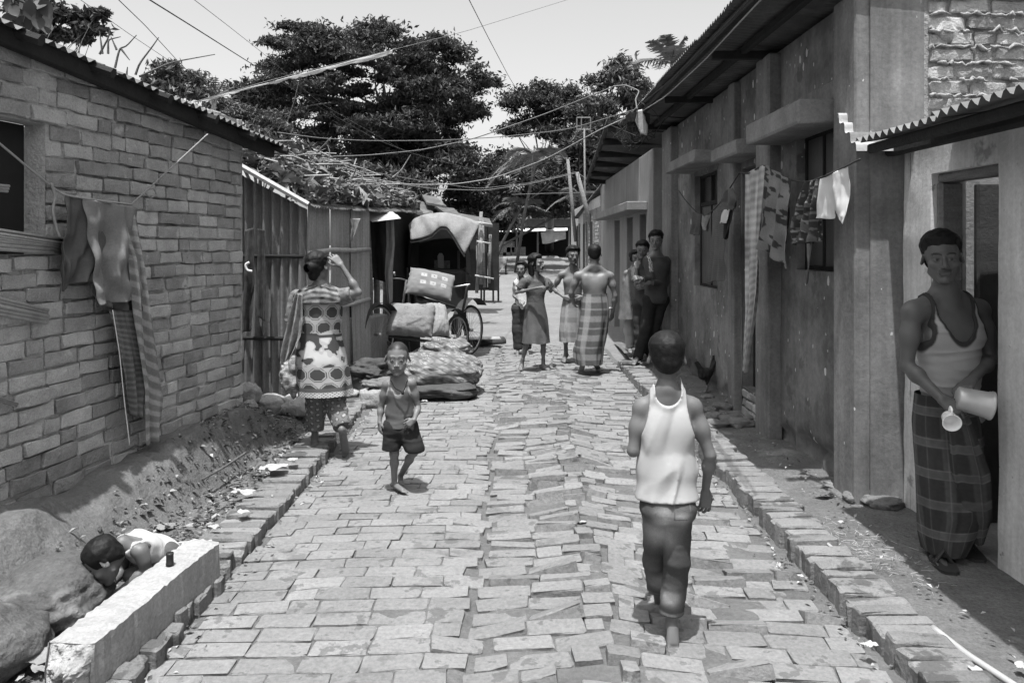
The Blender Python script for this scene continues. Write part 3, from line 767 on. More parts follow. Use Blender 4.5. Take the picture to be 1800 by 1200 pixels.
m.add(q + q2, [[0, 1, 5, 4], [1, 2, 6, 5], [2, 3, 7, 6], [3, 0, 4, 7], [0, 3, 2, 1]])
# room shell behind the wall with the window left open
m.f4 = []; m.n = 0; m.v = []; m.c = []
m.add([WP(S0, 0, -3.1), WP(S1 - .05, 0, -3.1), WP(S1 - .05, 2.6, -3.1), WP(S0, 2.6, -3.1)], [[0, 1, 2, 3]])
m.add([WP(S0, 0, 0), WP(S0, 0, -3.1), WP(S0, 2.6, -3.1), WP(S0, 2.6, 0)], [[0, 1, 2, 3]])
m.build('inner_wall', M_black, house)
var_wall = brick_set('brick', .235, .073, .05, .0045, M_brick, 20, 500, .0065, .14)
it = []
RW = np.stack([np.array([WU[0], WU[1], 0]), np.array([0, 0, 1.]), np.array([WN[0], WN[1], 0])], 1)
row = 0; z = .06
while z < 2.62:
    s = S0 - (.12 if row % 2 else 0) - .02 * rng.rand()
    top = 2.72 - .02 * (s - S0)
    while s < S1 - .02:
        L = .246 * (1 + .06 * rng.randn() * .5)
        if rng.rand() < .08: L *= .5
        a, b = max(s, S0), min(s + L, S1)
        inwin = (a < win[1] and b > win[0] and z + .035 > win[2] and z - .035 < win[3])
        if inwin and a < win[1] < b and b - win[1] > .05: a = win[1] + .004; inwin = False
        if inwin and a < win[0] < b and win[0] - a > .05: b = win[0] - .004; inwin = False
        if b - a > .05 and not inwin:
            c = (a + b) / 2
            it.append((WP(c, z + .012 * math.sin(c * 1.3) + rng.randn() * .003, .001 + rng.randn() * .005), RW @ rotz(rng.randn() * .016) @ roty(rng.randn() * .014) @ rotx(rng.randn() * .05), ((b - a - .012) / .235, 1 + .05 * rng.randn(), 1)))
        s += L + .002
    z += .0865; row += 1
def shows(t):
    q = t[0] + HO; px = CX + FPX * q[0] / q[1]; return (0 if -30 < px < 440 else 50) + q[1]
place_bricks(it, var_wall, hwall, M_brick, key=shows)
# window: bamboo slats nailed across the opening
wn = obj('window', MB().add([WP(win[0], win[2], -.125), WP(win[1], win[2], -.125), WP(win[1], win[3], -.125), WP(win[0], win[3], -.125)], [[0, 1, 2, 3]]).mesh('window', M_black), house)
def wslat(pts, r, flat=.4, par=wn, mat=None):
    pts = np.array([WP(*p) for p in pts]); m = MB()
    for k in (-1, 0, 1):
        m = MB(); m.tube(pts + np.array([.004 * k, 0, .62 * r * k]), r * .38, 7); o_ = m.build('slat', mat or M_bamboo, par, True)
    return o_
wslat([(-1.1, 1.73, .03), (-.3, 1.71, .035), (.40, 1.64, .03)], .024); wslat([(-1.1, 1.64, .03), (-.3, 1.645, .035), (.41, 1.60, .03)], .03)
wslat([(-1.1, 1.69, .045), (-.2, 1.685, .05), (.42, 1.62, .045)], .018); wslat([(-1.1, 1.90, .02), (.02, 1.905, .02)], .02)
wslat([(-1.1, 1.45, .03), (-.3, 1.37, .04), (.27, 1.24, .03)], .028); wslat([(-1.1, 1.50, .03), (-.3, 1.42, .04), (.27, 1.275, .03)], .022)
wslat([(-.9, 1.2, .02), (-.25, .98, .03), (.08, .83, .02)], .012)
# roof
def corrugated(o, U, Vv, lu, lv, pitch=.075, amp=.011, nv=8, sag=.0, seed=0, per=6):
    """sheet from o: waves run across U (length lu), ribs along Vv (length lv)"""
    U = nrm(U); Vv = nrm(Vv); Nn = np.cross(U, Vv); nu = int(lu / pitch * per) + 1
    A, B = np.meshgrid(np.linspace(0, lu, nu), np.linspace(0, lv, nv))
    W = amp * np.sin(A / pitch * 2 * PI) + sag * vn(A, B, 0 * A, 1.3, seed)
    return np.asarray(o) + A[..., None] * U + B[..., None] * Vv + W[..., None] * Nn
def two_sided(G_, th=.003):
    m = MB(); m.grid(G_); return m
E0, E1 = P(-160, -45, 3.25), P(507, 262, 6.55)                    # eave line of the tin roof
rise_v = np.array([-1.0, .05, .34])
eu = E1 - E0; el = np.linalg.norm(eu)
sheets = 5
rf = empty('roof'); rf.parent = house
for i in range(sheets):
    a = E0 + eu * (i / sheets) - HO; jit = rng.randn() * .03
    mm = MB().grid(corrugated(a + np.array([.0 + jit, 0, .004 * (i % 2)]), eu, rise_v, el / sheets + .06, 2.6, .076, .013, 10, .012, i))
    mm.build('roof_sheet', M_tin, rf, True)
for k, (n_, z_, r_) in enumerate(((.30, -.055, .04), (-.04, .03, .05))):           # eave purlin and wall plate
    a = E0 + nrm(rise_v) * (.12 if k == 0 else .42) - HO; b = E1 + nrm(rise_v) * (.12 if k == 0 else .42) - HO
    d = nrm(b - a); R_ = np.stack([nrm(np.cross(d, (0, 0, 1))), d, np.cross(nrm(np.cross(d, (0, 0, 1))), d)], 1)
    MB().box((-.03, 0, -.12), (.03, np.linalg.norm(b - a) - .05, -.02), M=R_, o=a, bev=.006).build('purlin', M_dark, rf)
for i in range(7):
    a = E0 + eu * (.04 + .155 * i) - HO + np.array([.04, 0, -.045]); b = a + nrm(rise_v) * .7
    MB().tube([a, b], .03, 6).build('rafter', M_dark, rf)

# ================================================================ LEFT: leaf-covered hut of tin and bamboo matting
hut = empty('leaf_roofed_hut', (-1.93, 7.5, 0)); tag(hut, 'low hut of corrugated sheet and bamboo matting with a leaf-covered roof', 'hut')
HU = np.array([-1.93, 7.5, 0]); sdir = nrm((.11, 1.0, 0)); side_len = 5.2
M_tinw = mt('wall_tin', .15, rough=.7, var=.4, scale=3, fine=.15, bump=.2, streak=.25, spec=.3, stain=[(3., .58, .15, .05, .6)])
Gd = corrugated((0, 0, 0), (-1, 0, 0), (0, 0, 1), 1.7, 1.0, .085, .03, 8, .01, 3, 10); Gd[..., 2] = .16 + Gd[..., 2] * (1.80 - .53 * Gd[..., 0])
fw_ = MB().grid(Gd).build('tin_wall', M_tinw, hut, True)
for zz in (.75, 1.52): MB().tube([(-.03, -.03, zz), (-.75, -.035, zz + .005), (-1.65, -.03, zz - .01)], .017, 8).build('batten', M_dark, fw_, True)
M_mat = mt('bamboo_mat', .25, rough=.85, var=.3, scale=3, fine=.25, bump=.5, bscale=70, streak=.3, stretch=(1, 1, .3))
def hs(s, z, n=0): return sdir * s + np.array([n * sdir[1], -n * sdir[0], z])
edges = [0, .62, 1.25, 1.95]
for i in range(3):
    a, b = edges[i], edges[i + 1] + .01
    S, Z = np.meshgrid(np.linspace(a, b, 14), np.linspace(.14, 2.05, 30))
    D = .012 * vn(S, Z, 0 * S, 2.5, i) + .012 * i + .02 * (i == 2) * sstep(1.4, .2, Z)
    A = np.stack([sdir[0] * S + sdir[1] * D, sdir[1] * S - sdir[0] * D, Z], -1)
    MB().grid(A).build('mat_panel', M_mat, hut, True)
for zz, sl_ in ((1.57, .0), (.98, .0)):
    MB().tube([hs(-.02, zz - .02, .03), hs(.6, zz + .01, .04), hs(1.3, zz, .035), hs(1.93, zz + .01, .03)], .022, 8).build('batten', M_bamboo, hut, True)
# dark doorway with a rag of a curtain, posts
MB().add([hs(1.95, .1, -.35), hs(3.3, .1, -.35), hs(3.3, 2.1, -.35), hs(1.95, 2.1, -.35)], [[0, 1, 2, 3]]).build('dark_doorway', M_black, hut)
MB().box((0, 0, 0), (.9, .3, .62), M=np.stack([sdir, np.array([sdir[1], -sdir[0], 0]), np.array([0, 0, 1.])], 1), o=hs(2.0, .12, -.3), bev=.03, jit=.02).build('mud_plinth', mt('mud', .26, var=.25, scale=4, bump=.8, bscale=20), hut)
for s_, r_ in ((1.97, .03), (2.62, .05), (2.95, .045), (3.4, .05)):
    MB().tube([hs(s_, .02, -.18), hs(s_ + .02, 1.0, -.17), hs(s_ - .02, 2.08, -.2)], [r_, r_ * .9, r_ * .8], 8).build('post', M_wood, hut, True)
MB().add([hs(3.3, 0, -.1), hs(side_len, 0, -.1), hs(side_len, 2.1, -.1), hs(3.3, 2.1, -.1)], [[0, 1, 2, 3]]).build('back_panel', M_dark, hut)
# roof: sheet of tin sloping to the lane, heaped with dry leaves and stems
rfh = empty('roof'); rfh.parent = hut
RA, RB, RC = P(425, 292, 7.35) - HU, P(548, 362, 7.45) - HU, P(735, 372, 12.2) - HU
ev = RB; up_h = nrm(RA - RB) ; along = nrm(RC - RB); Lr = np.linalg.norm(RC - RB)
for i in range(4):
    a = RB + along * (Lr * i / 4) - up_h * (.02 + .06 * rng.rand())
    MB().grid(corrugated(a, along, up_h, Lr / 4 + .08, 1.4, .076, .012, 8, .03, i)).build('roof_sheet', M_tin, rfh, True)
MB().tube([RB + up_h * .02 - np.array([0, .06, 0]), RB + up_h * 1.4 - np.array([0, .06, 0])], .03, 6).build('barge_board', mt('pale_board', .42, var=.25, scale=6, bump=.3), rfh)
MB().grid(np.array([[P(640, 378, 9.8) - HU, P(698, 377, 10.1) - HU], [P(655, 390, 9.5) - HU, P(705, 384, 9.9) - HU], [P(632, 378, 9.9) - HU + np.array([-.2, .2, .05]), P(690, 372, 10.2) - HU]][::-1])).build('torn_sheet', M_tinl, rfh)
# heap of leaves and stems on the roof (nobody could count them)
M_leafd = mt('dry_leaves', .19, rough=.85, var=.6, scale=9, spec=.15)
m = MB(); NN = 10000; nrm_h = np.cross(along, up_h); nrm_h = nrm_h if nrm_h[2] > 0 else -nrm_h
aa = rng.rand(NN) * (Lr + .1); bb = .05 + rng.rand(NN) * 1.25; hh_ = rng.rand(NN) ** 1.6 * (.06 + .09 * (fbm(aa, bb, 0 * aa, 1.6, 2) * .5 + .5)) + .025
C_ = RB + aa[:, None] * along + bb[:, None] * up_h + hh_[:, None] * nrm_h
def leafquads(C, size, asp, seed, tilt=1.0, up=(0, 0, 1), curl=.15):
    """bent leaf: two quads folded along the rib"""
    r_ = np.random.RandomState(seed); n = len(C); size = np.broadcast_to(size, (n,))
    ax = r_.randn(n, 3); ax[:, 2] *= tilt; ax /= np.linalg.norm(ax, axis=1, keepdims=True)
    nn = r_.randn(n, 3) * tilt + np.asarray(up); bx = np.cross(ax, nn); bx /= np.linalg.norm(bx, axis=1, keepdims=True) + 1e-9; nz_ = np.cross(bx, ax)
    L = (size * (.7 + .6 * r_.rand(n)))[:, None]; Wd = L * asp
    V = np.stack([C - ax * L * .5, C + bx * Wd * .5 + nz_ * L * curl * .5, C + ax * L * .5 - nz_ * L * curl, C - bx * Wd * .5 + nz_ * L * curl * .5], 1).reshape(-1, 3)
    F = np.arange(4 * n).reshape(n, 4); return V, F
V, F = leafquads(C_, np.where(rng.rand(NN) < .15, .2, .10), .5, 5, .5, (0, 0, 1), .25); cv = np.repeat(.35 + 1.1 * rng.rand(NN) ** 1.5, 4)
m.add(V, F, c=cv); lv = m.build('leaf_heap', M_leafd, hut); tag(lv, kind='stuff')
m = MB()
for i in range(70):
    a = RB + along * rng.rand() * Lr + up_h * (.1 + 1.1 * rng.rand()) + nrm_h * (.08 + .16 * rng.rand()); d = nrm(rng.randn(3) * (1, 1, .25)) * (.2 + .4 * rng.rand()); m.tube([a - d / 2, a + (0, 0, .03 * rng.rand()), a + d / 2], .005 + .006 * rng.rand(), 4)
tag(m.build('dry_stems', M_leafd, hut), kind='stuff')
# tarp panel lying on the leaves
q = [P(607, 320, 9.3), P(650, 352, 9.1), P(647, 366, 9.3), P(618, 352, 9.6)]
MB().add([a - HU for a in q] + [a - HU - nrm_h * .02 for a in q], [[0, 1, 2, 3], [4, 7, 6, 5], [0, 4, 5, 1], [1, 5, 6, 2], [2, 6, 7, 3], [3, 7, 4, 0]]).build('roof_scrap', mt('scrap', .35, var=.3), rfh)

# ================================================================ RIGHT: plastered row building
M_plas = mt('plaster', .165, rough=.93, var=.6, scale=1.6, fine=.2, bump=.14, bscale=40, streak=.15, spec=.1, stain=[(1.3, .54, .15, .08, .8), (3.7, .58, .06, .08, .6), (6., .66, .06, .20, .5)], flecks=[(6., .12, .5), (12., .10, .45)])
M_plasl = mt('pale_plaster', .175, rough=.93, var=.4, scale=2.5, fine=.2, bump=.14, bscale=40, streak=.25, spec=.1, stain=[(1.8, .58, .2, .09, .5)], flecks=[(9., .08, .5)])
M_conc = mt('concrete', .18, rough=.95, var=.35, scale=4, fine=.2, bump=.2, bscale=40, spec=.1, stain=[(2.5, .6, .12, .18, .5)])
M_shut = mt('shutter_steel', .07, rough=.6, var=.3, scale=3, fine=.1, bump=.1, streak=.3, spec=.3)
XW = 2.2
row_b = empty('plastered_building', (XW, 4.9, 0)); tag(row_b, 'long plastered building with concrete sunshades, steel shutters and deep tin eave', 'building')
RO = np.array([XW, 4.9, 0])
def dx(px, x=XW): return FPX * x / (px - CX)                           # depth at which the plane x is seen at px
def zz(py, d): return EYE - (py - HY) / FPX * d
openings = [(dx(1261), dx(1221), 1.14, 2.45), (6.95, 7.6, .28, 2.35), (dx(1466), dx(1400), 1.44, 2.46)]
ybr = sorted({4.9, 11.2} | {a for o_ in openings for a in o_[:2]})
def pgrid(y0, y1, z0, z1, x=0.0, n=.05, disp=.005):
    Y, Z = np.meshgrid(np.linspace(y0, y1, max(2, int((y1 - y0) / n))), np.linspace(z0, z1, max(2, int((z1 - z0) / n))))
    D = disp * (vn(Y, Z, 0 * Y, 2.2, 3) + .5 * vn(Y, Z, 0 * Y, 8, 4)) - .05 * np.clip((.22 + .07 * vn(Y, 0 * Y, 0 * Y, 5., 4) - Z) / .05, 0, 1) * (vn(Y, Z, 0 * Y, 9, 8) > -.2)
    return np.stack([x - D, Y - RO[1], Z], -1)
m = MB()
for y0, y1 in zip(ybr[:-1], ybr[1:]):
    op = [o_ for o_ in openings if abs(o_[0] - y0) < 1e-6]
    if not op: m.grid(pgrid(y0, y1, 0, 3.22), flip=True); continue
    _, _, z0, z1 = op[0]
    m.grid(pgrid(y0, y1, 0, z0), flip=True); m.grid(pgrid(y0, y1, z1, 3.22), flip=True)
    for yy in (y0, y1): m.add([(0, yy - RO[1], z0), (.22, yy - RO[1], z0), (.22, yy - RO[1], z1), (0, yy - RO[1], z1)], [[0, 1, 2, 3]])
    m.add([(0, y0 - RO[1], z0), (.22, y0 - RO[1], z0), (.22, y1 - RO[1], z0), (0, y1 - RO[1], z0)], [[0, 1, 2, 3]]); m.add([(0, y0 - RO[1], z1), (.22, y0 - RO[1], z1), (.22, y1 - RO[1], z1), (0, y1 - RO[1], z1)], [[0, 1, 2, 3]])
m.build('wall', M_plas, row_b, True)
m = MB(); m.add([(4, 6.3, 0), (4, 6.3, 3.2), (0, 6.3, 3.2), (0, 6.3, 0)], [[0, 1, 2, 3]]); m.add([(4, 0, 0), (4, 0, 3.2), (4, 6.3, 3.2), (4, 6.3, 0)], [[0, 1, 2, 3]]); m.build('rear_wall', M_plas, row_b)
def pil(y0, y1, proud, z1=3.2, mat=None): return MB().box((-proud, y0 - RO[1], .0), (.02, y1 - RO[1], z1), bev=.012, jit=.004).build('pilaster', mat or M_plasl, row_b)
pil(10.55, 11.15, .10); pil(6.52, 6.88, .10); pil(7.66, 7.86, .07); pil(4.9, 5.24, .09)
MB().box((-.05, 5.26 - RO[1], 2.60), (.02, 6.50 - RO[1], 2.73), bev=.01, jit=.003).build('moulding', M_plasl, row_b)
for (y0, y1, z0, th, out) in ((8.35, 9.85, 2.50, .13, .30), (6.9, 7.75, 2.42, .13, .27), (5.3, 6.48, 2.44, .16, .30)):
    MB().box((-out, y0 - RO[1], z0), (.05, y1 - RO[1], z0 + th), bev=.015, jit=.006).build('sunshade', M_conc, row_b)
for k, (y0, y1, z0, z1) in enumerate(openings):
    if k == 1:
        dr = MB().box((.16, y0 - RO[1], z0), (.2, y1 - RO[1], z1)).build('door', M_shut, row_b)
        for a in (y0, y1 - .05): MB().box((.10, a - RO[1], z0), (.16, a + .05 - RO[1], z1), bev=.005).build('frame', M_dark, dr)
        for r_ in range(3):
            for c_ in range(3): MB().box((-.02 + .01 * rng.rand(), y0 + c_ * .215 + (.1 if r_ == 1 else 0) - RO[1] + .004, .02 + r_ * .085), (.12, y0 + c_ * .215 + .205 + (.1 if r_ == 1 else 0) * (c_ < 2) - RO[1], .095 + r_ * .085), bev=.012, jit=.006).build('brick', M_brick, dr)
        continue
    w = obj('window', MB().add([(.2, y0 - RO[1], z0), (.2, y1 - RO[1], z0), (.2, y1 - RO[1], z1), (.2, y0 - RO[1], z1)], [[0, 1, 2, 3]]).mesh('window', M_black), row_b)
    ym = (y0 + y1) / 2; ztop = z1 - (.34 if k == 0 else 0)
    for a, b in ((y0 + .03, ym - .012), (ym + .012, y1 - .03)):
        MB().box((.08, a - RO[1], z0 + .03), (.1, b - RO[1], ztop - .03), bev=.004).build('shutter', M_shut, w)
        if k == 0: MB().box((.10, a - RO[1], ztop + .02), (.115, b - RO[1], z1 - .03)).build('pane', mt('dim_glass', .03, rough=.25, var=.2, spec=.5), w)
    for (a, b, c, d) in ((y0, y0 + .03, z0, z1), (y1 - .03, y1, z0, z1), (ym - .012, ym + .012, z0 + .03, z1 - .03), (y0 + .03, y1 - .03, z0, z0 + .03), (y0 + .03, y1 - .03, z1 - .03, z1)) + (((y0 + .03, ym - .012, ztop - .03, ztop + .02), (ym + .012, y1 - .03, ztop - .03, ztop + .02)) if k == 0 else ()):
        MB().box((.065, a - RO[1], c), (.115, b - RO[1], d), bev=.004).build('frame', M_dark, w)
# unplastered brick end wall facing the camera, with squeezed mortar
EX0 = 2.53 - XW
MB().box((0, -.012, 0), (EX0, .02, 3.25), jit=.0).build('end_pier', M_plasl, row_b)
X, Z = np.meshgrid(np.linspace(EX0 - .05, 2.6, 160), np.linspace(1.6, 4.4, 170))
D = .012 * vn(X, Z, 0 * X, 14, 2) + .006 * vn(X, Z, 0 * X, 40, 2)
endw = MB().grid(np.stack([X, -.004 + D, Z], -1), flip=True).build('end_wall', mt('mortar_pale', .30, rough=.95, var=.25, scale=8, fine=.2, bump=1.0, bscale=45, spec=.1), row_b, True)
MB().add([(0, .03, 0), (4, .03, 0), (4, .03, 4.4), (0, .03, 3.3)], [[0, 1, 2, 3]]).build('end_backing', M_plas, row_b)
var_end = brick_set('brick', .235, .07, .05, .006, M_brick, 8, 700, .008, .2); it = []
RE = np.stack([np.array([1., 0, 0]), np.array([0, 0, 1.]), np.array([0, -1., 0])], 1)
z = 1.7; r0 = 0
while z < 4.3:
    x = EX0 + .02 - (0 if r0 % 2 else .12)
    while x < 2.5:
        L = .25 * (1 + .06 * rng.randn()) * (.55 if rng.rand() < .15 else 1); a = max(x, EX0 + .015)
        if x + L - a > .06: it.append((((a + x + L) / 2, -.022 + .006 * rng.randn(), z + .004 * rng.randn()), RE @ rotz(rng.randn() * .02) @ rotx(.03 * rng.randn()), ((x + L - a - .025) / .235, 1, 1)))
        x += L
    z += .099; r0 += 1
place_bricks(it, var_end, endw, M_brick)
m = MB()
for k in range(27):                                                        # squeezed-out mortar beads along each bed joint
    zj = 1.7 + .0495 + .099 * k
    x = EX0 + .02
    while x < 2.5:
        L = .03 + .12 * rng.rand()
        if rng.rand() < .75:
            n_ = 5; pts = [(x + L * i / (n_ - 1), -.026 - .012 * rng.rand(), zj + .008 * rng.randn()) for i in range(n_)]; m.tube(pts, [.003, .009 + .006 * rng.rand(), .008 + .007 * rng.rand(), .007, .003], 6)
        x += L * .9
tag(m.build('mortar_beads', mt('mortar_pale', .36), endw, True), kind='stuff')
V, F, T = brick_mesh(.2, .15, .03, .02, 5, .01, .9)                        # round pat of plaster
MB().add(V @ RE.T + np.array([2.66 - XW, -.035, zz(57, 4.9)]), F, T).build('plaster_pat', mt('mortar_pale', .36), endw, True)
# deep tin eave
rfr = empty('roof'); rfr.parent = row_b
EVX = 1.55 - XW
for i in range(7):
    y0 = 4.85 + i * .92
    G_ = corrugated((EVX + .02 * rng.randn(), y0 + .97 - RO[1], 3.345 + .004 * (i % 2)), (0, -1, 0), (1, 0, -.09), .98, 4.8, .076, .014, 10, .01, i)
    MB().grid(G_).build('roof_sheet', M_tin, rfr, True)
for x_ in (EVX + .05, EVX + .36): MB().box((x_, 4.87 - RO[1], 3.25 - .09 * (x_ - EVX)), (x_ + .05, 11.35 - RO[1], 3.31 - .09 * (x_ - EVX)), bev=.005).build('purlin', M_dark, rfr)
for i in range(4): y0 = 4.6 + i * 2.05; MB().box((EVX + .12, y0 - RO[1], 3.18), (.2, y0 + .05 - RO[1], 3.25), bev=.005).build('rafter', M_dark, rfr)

# ---------------------------------------------------------------- shed with the doorway
XS = 2.4
shed = empty('whitewashed_shed', (XS, 4.2, 0)); tag(shed, 'whitewashed shed with an open doorway under a jagged tin eave', 'shed'); SO = np.array([XS, 4.2, 0])
M_white = mt('whitewash', .52, rough=.92, var=.2, scale=3, fine=.14, bump=.15, bscale=40, streak=.25, spec=.1, stain=[(3.5, .6, .06, .20, .75), (1.4, .62, .2, .3, .5), (11., .68, .04, .12, .6)])
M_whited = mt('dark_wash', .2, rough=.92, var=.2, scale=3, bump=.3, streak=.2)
def sbox(lo, hi, name, mat, par=None, bev=.012, jit=.004): return MB().box(np.array(lo) - SO, np.array(hi) - SO, bev=bev, jit=jit).build(name, mat, par or shed)
def swall(y0, y1, z0, z1, mat, name='wall'):
    Y, Z = np.meshgrid(np.linspace(y0, y1, max(3, int((y1 - y0) / .04))), np.linspace(z0, z1, max(3, int((z1 - z0) / .04))))
    D = .006 * vn(Y, Z, 0 * Y, 3, 1) + .003 * vn(Y, Z, 0 * Y, 11, 1)
    A = np.stack([XS + D, Y, Z], -1) - SO
    m = MB(); m.grid(A, flip=True)
    B = A.copy(); B[..., 0] = .2; m.grid(B)
    for e in (0, -1): m.grid(np.stack([A[:, e], B[:, e]], 0)); m.grid(np.stack([A[e, :], B[e, :]], 0))
    return m.build(name, mat, shed, True)
DY0, DY1, DZ = 3.93, 4.56, 1.985
swall(DY1, 4.875, 0, 2.26, M_white, 'door_pier'); swall(1.2, DY0, 0, 2.26, M_white, 'front_wall'); swall(DY0 - .001, DY1 + .001, DZ + .05, 2.26, M_white, 'lintel_wall')
door = sbox((XS + .03, DY0, DZ), (XS + .16, DY1, DZ + .05), 'door_frame', M_wood)
for a in (DY0, DY1 - .045): sbox((XS + .03, a, .03), (XS + .16, a + .045, DZ), 'jamb', M_wood, door)
sbox((XS + .25, DY1 - .03, .04), (XS + .95, DY1 + .02, DZ), 'door_leaf', mt('door_leaf', .055, rough=.7, var=.35, scale=4, bump=.2, spec=.2))
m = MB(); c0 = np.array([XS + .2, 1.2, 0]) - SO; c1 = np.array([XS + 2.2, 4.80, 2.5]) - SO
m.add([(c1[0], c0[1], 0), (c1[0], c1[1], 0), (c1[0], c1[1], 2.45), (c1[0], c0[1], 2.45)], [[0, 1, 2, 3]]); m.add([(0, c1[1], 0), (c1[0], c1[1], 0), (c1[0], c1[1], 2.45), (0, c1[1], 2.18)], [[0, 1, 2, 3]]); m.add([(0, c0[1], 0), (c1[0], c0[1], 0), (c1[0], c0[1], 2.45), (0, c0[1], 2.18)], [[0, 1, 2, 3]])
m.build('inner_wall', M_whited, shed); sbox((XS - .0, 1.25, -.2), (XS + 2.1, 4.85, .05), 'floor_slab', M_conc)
rfs = empty('roof'); rfs.parent = shed
for i in range(4):
    G_ = corrugated(np.array([1.85 + .03 * rng.randn(), 4.32 - i * .82 + .0, 2.19 + .004 * (i % 2)]) - SO, (0, -1, 0), (1, 0, .15), .86, 2.8, .074, .017, 10, .008, i, 4)
    MB().grid(G_).build('roof_sheet', mt('shed_tin', .10, rough=.6, var=.3, scale=4, spec=.3, stain=[(2.5, .58, .1, .2, .5)]), rfs)
sbox((1.93, 1.1, 2.125), (1.98, 4.34, 2.178), 'purlin', M_dark, rfs); sbox((2.28, 1.1, 2.17), (2.36, 4.88, 2.25), 'purlin', M_dark, rfs)
# loose pale sheet bridging the gap to the pillar
G_ = corrugated(P(1470, 200, 5.05), (.0, -.35, -.30), (1, 0, .0), .40, .62, .11, .018, 6, .0, 2, 8)
tag(MB().grid(G_).build('tin_offcut', M_tinl, None, True), 'pale corrugated offcut propped beside the shed roof', 'tin sheet')

# ---------------------------------------------------------------- further houses on the right
b2 = empty('pale_house', (2.0, 11.3, 0)); tag(b2, 'pale plastered house with canopy slab beyond the plastered building', 'house'); BO = np.array([2.0, 11.3, 0])
M_pale = mt('pale_wall', .2, rough=.93, var=.2, scale=2, fine=.1, streak=.2, bump=.3, stain=[(1.5, .58, .2, .25, .6)])
def bb(lo, hi, name, mat, par, off, bev=.01): return MB().box(np.array(lo) - off, np.array(hi) - off, bev=bev).build(name, mat, par)
ops = [(11.9, 12.5), (13.2, 13.9), (14.8, 15.6)]
ys_ = [11.3] + [a for o_ in ops for a in o_] + [18.0]
for i in range(0, len(ys_), 2): bb((2.0, ys_[i], 0), (2.2, ys_[i + 1], 3.0), 'wall', M_pale, b2, BO)
for a, b in ops:
    bb((2.003, a, 2.1), (2.197, b, 3.0), 'lintel', M_pale, b2, BO); d_ = bb((2.12, a, 0), (2.16, b, 2.1), 'door', M_dark, b2, BO); bb((2.05, a, .02), (2.12, a + .06, 2.1), 'frame', M_wood, d_, BO)
bb((2.2, 11.3, 0), (5, 11.45, 3.0), 'end_wall', M_plas, b2, BO); bb((1.7, 11.75, 2.14), (2.0, 16.8, 2.27), 'canopy', M_conc, b2, BO)
r2 = empty('roof'); r2.parent = b2
A0, A1 = P(1066, 213, 12.4), P(1030, 315, 17.2)
G_ = corrugated(A0 - BO, A1 - A0, (1, 0, -.12), np.linalg.norm(A1 - A0), 3.4, .09, .013, 8, .01, 4); MB().grid(G_).build('roof_sheet', M_tin, r2, True)
for t in (.04, .22, .42, .60, .80, .97):
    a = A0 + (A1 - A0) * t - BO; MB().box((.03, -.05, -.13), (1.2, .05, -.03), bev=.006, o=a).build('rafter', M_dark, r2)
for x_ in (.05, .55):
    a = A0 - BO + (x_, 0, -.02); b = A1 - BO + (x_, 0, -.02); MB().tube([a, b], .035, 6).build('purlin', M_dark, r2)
for k in range(10): bb((1.985 + .01 * (k % 2), 17.9 + k * .45, .5), (2.0, 18.3 + k * .45, 2.5), 'plank', M_wood, b2, BO)
b3 = empty('brick_cottage', (1.95, 18.2, 0)); tag(b3, 'low brick cottage with tin eave before the far stall', 'house'); B3 = np.array([1.95, 18.2, 0])
w3 = bb((2.0, 18.2, .2), (2.3, 27, 2.75), 'wall', M_mortar, b3, B3)
var3 = [(MB().box((-.02, -.12, -.035), (.03, .12, .035), bev=.008).mesh('brick', M_brick),)]
for r_ in range(24):
    for k in range(9):
        o = obj('brick', var3[0][0], w3); o.location = (2.0 - B3[0], 18.35 + k * .26 + (.13 if r_ % 2 else 0) - B3[1], .35 + r_ * .085)
for a in (19.2, 21.2, 23.4): d_ = bb((1.955, a, .3), (1.975, a + .8, 2.2), 'door', M_dark, b3, B3); bb((1.94, a - .06, .3), (1.99, a, 2.25), 'frame', M_wood, d_, B3)
r3 = empty('roof'); r3.parent = b3
A0, A1 = P(1056, 324, 17.6), P(1008, 384, 24); G_ = corrugated(A0 - B3, A1 - A0, (1, 0, .08), np.linalg.norm(A1 - A0), 3.0, .1, .014, 6, .01, 4); MB().grid(G_).build('roof_sheet', M_tin, r3, True)

# ---------------------------------------------------------------- far stall closing the lane
DS = 46.0; st = empty('market_stall', (1.5, DS, .8)); tag(st, 'dark open-fronted stall with pale awning across the lane end', 'stall'); ST = np.array([1.5, DS, .8])
def sp(px, py, d=DS): return P(px, py, d) - ST
def quad(a, b, c, d, name, mat, par, n=8, wob=.03, seed=1):
    a, b, c, d = (np.asarray(q, float) for q in (a, b, c, d)); u, v = np.meshgrid(np.linspace(0, 1, n), np.linspace(0, 1, n)); u = u[..., None]; v = v[..., None]
    A = a * (1 - u) * (1 - v) + b * u * (1 - v) + c * u * v + d * (1 - u) * v; A[..., 2] += wob * vn(A[..., 0], A[..., 1], A[..., 2], 1.3, seed)
    A[..., 1] += wob * vn(A[..., 0], A[..., 1], A[..., 2], 2.3, seed + 1)
    return MB().grid(A).build(name, mat, par, True)
quad(sp(840, 392, DS + 3), sp(1020, 392, DS + 3), sp(1020, 470, DS + 3), sp(840, 470, DS + 3), 'back_wall', M_black, st)
MB().box(sp(840, 396) - (0, .3, .1), sp(1025, 388) + (0, 3.4, .12), bev=.02).build('roof', M_dark, st)
quad(sp(870, 399), sp(998, 398), sp(996, 405) - (0, .7, 0), sp(870, 408) - (0, .7, 0), 'awning', mt('pale_cloth', .7, var=.12, scale=2), st)
quad(sp(950, 408) - (0, .5, 0), sp(993, 402) - (0, .5, 0), sp(994, 420) - (0, .5, 0), sp(953, 427) - (0, .5, 0), 'hanging_cloth', mt('grey_cloth', .35, var=.4, scale=3), st, 12, .12)
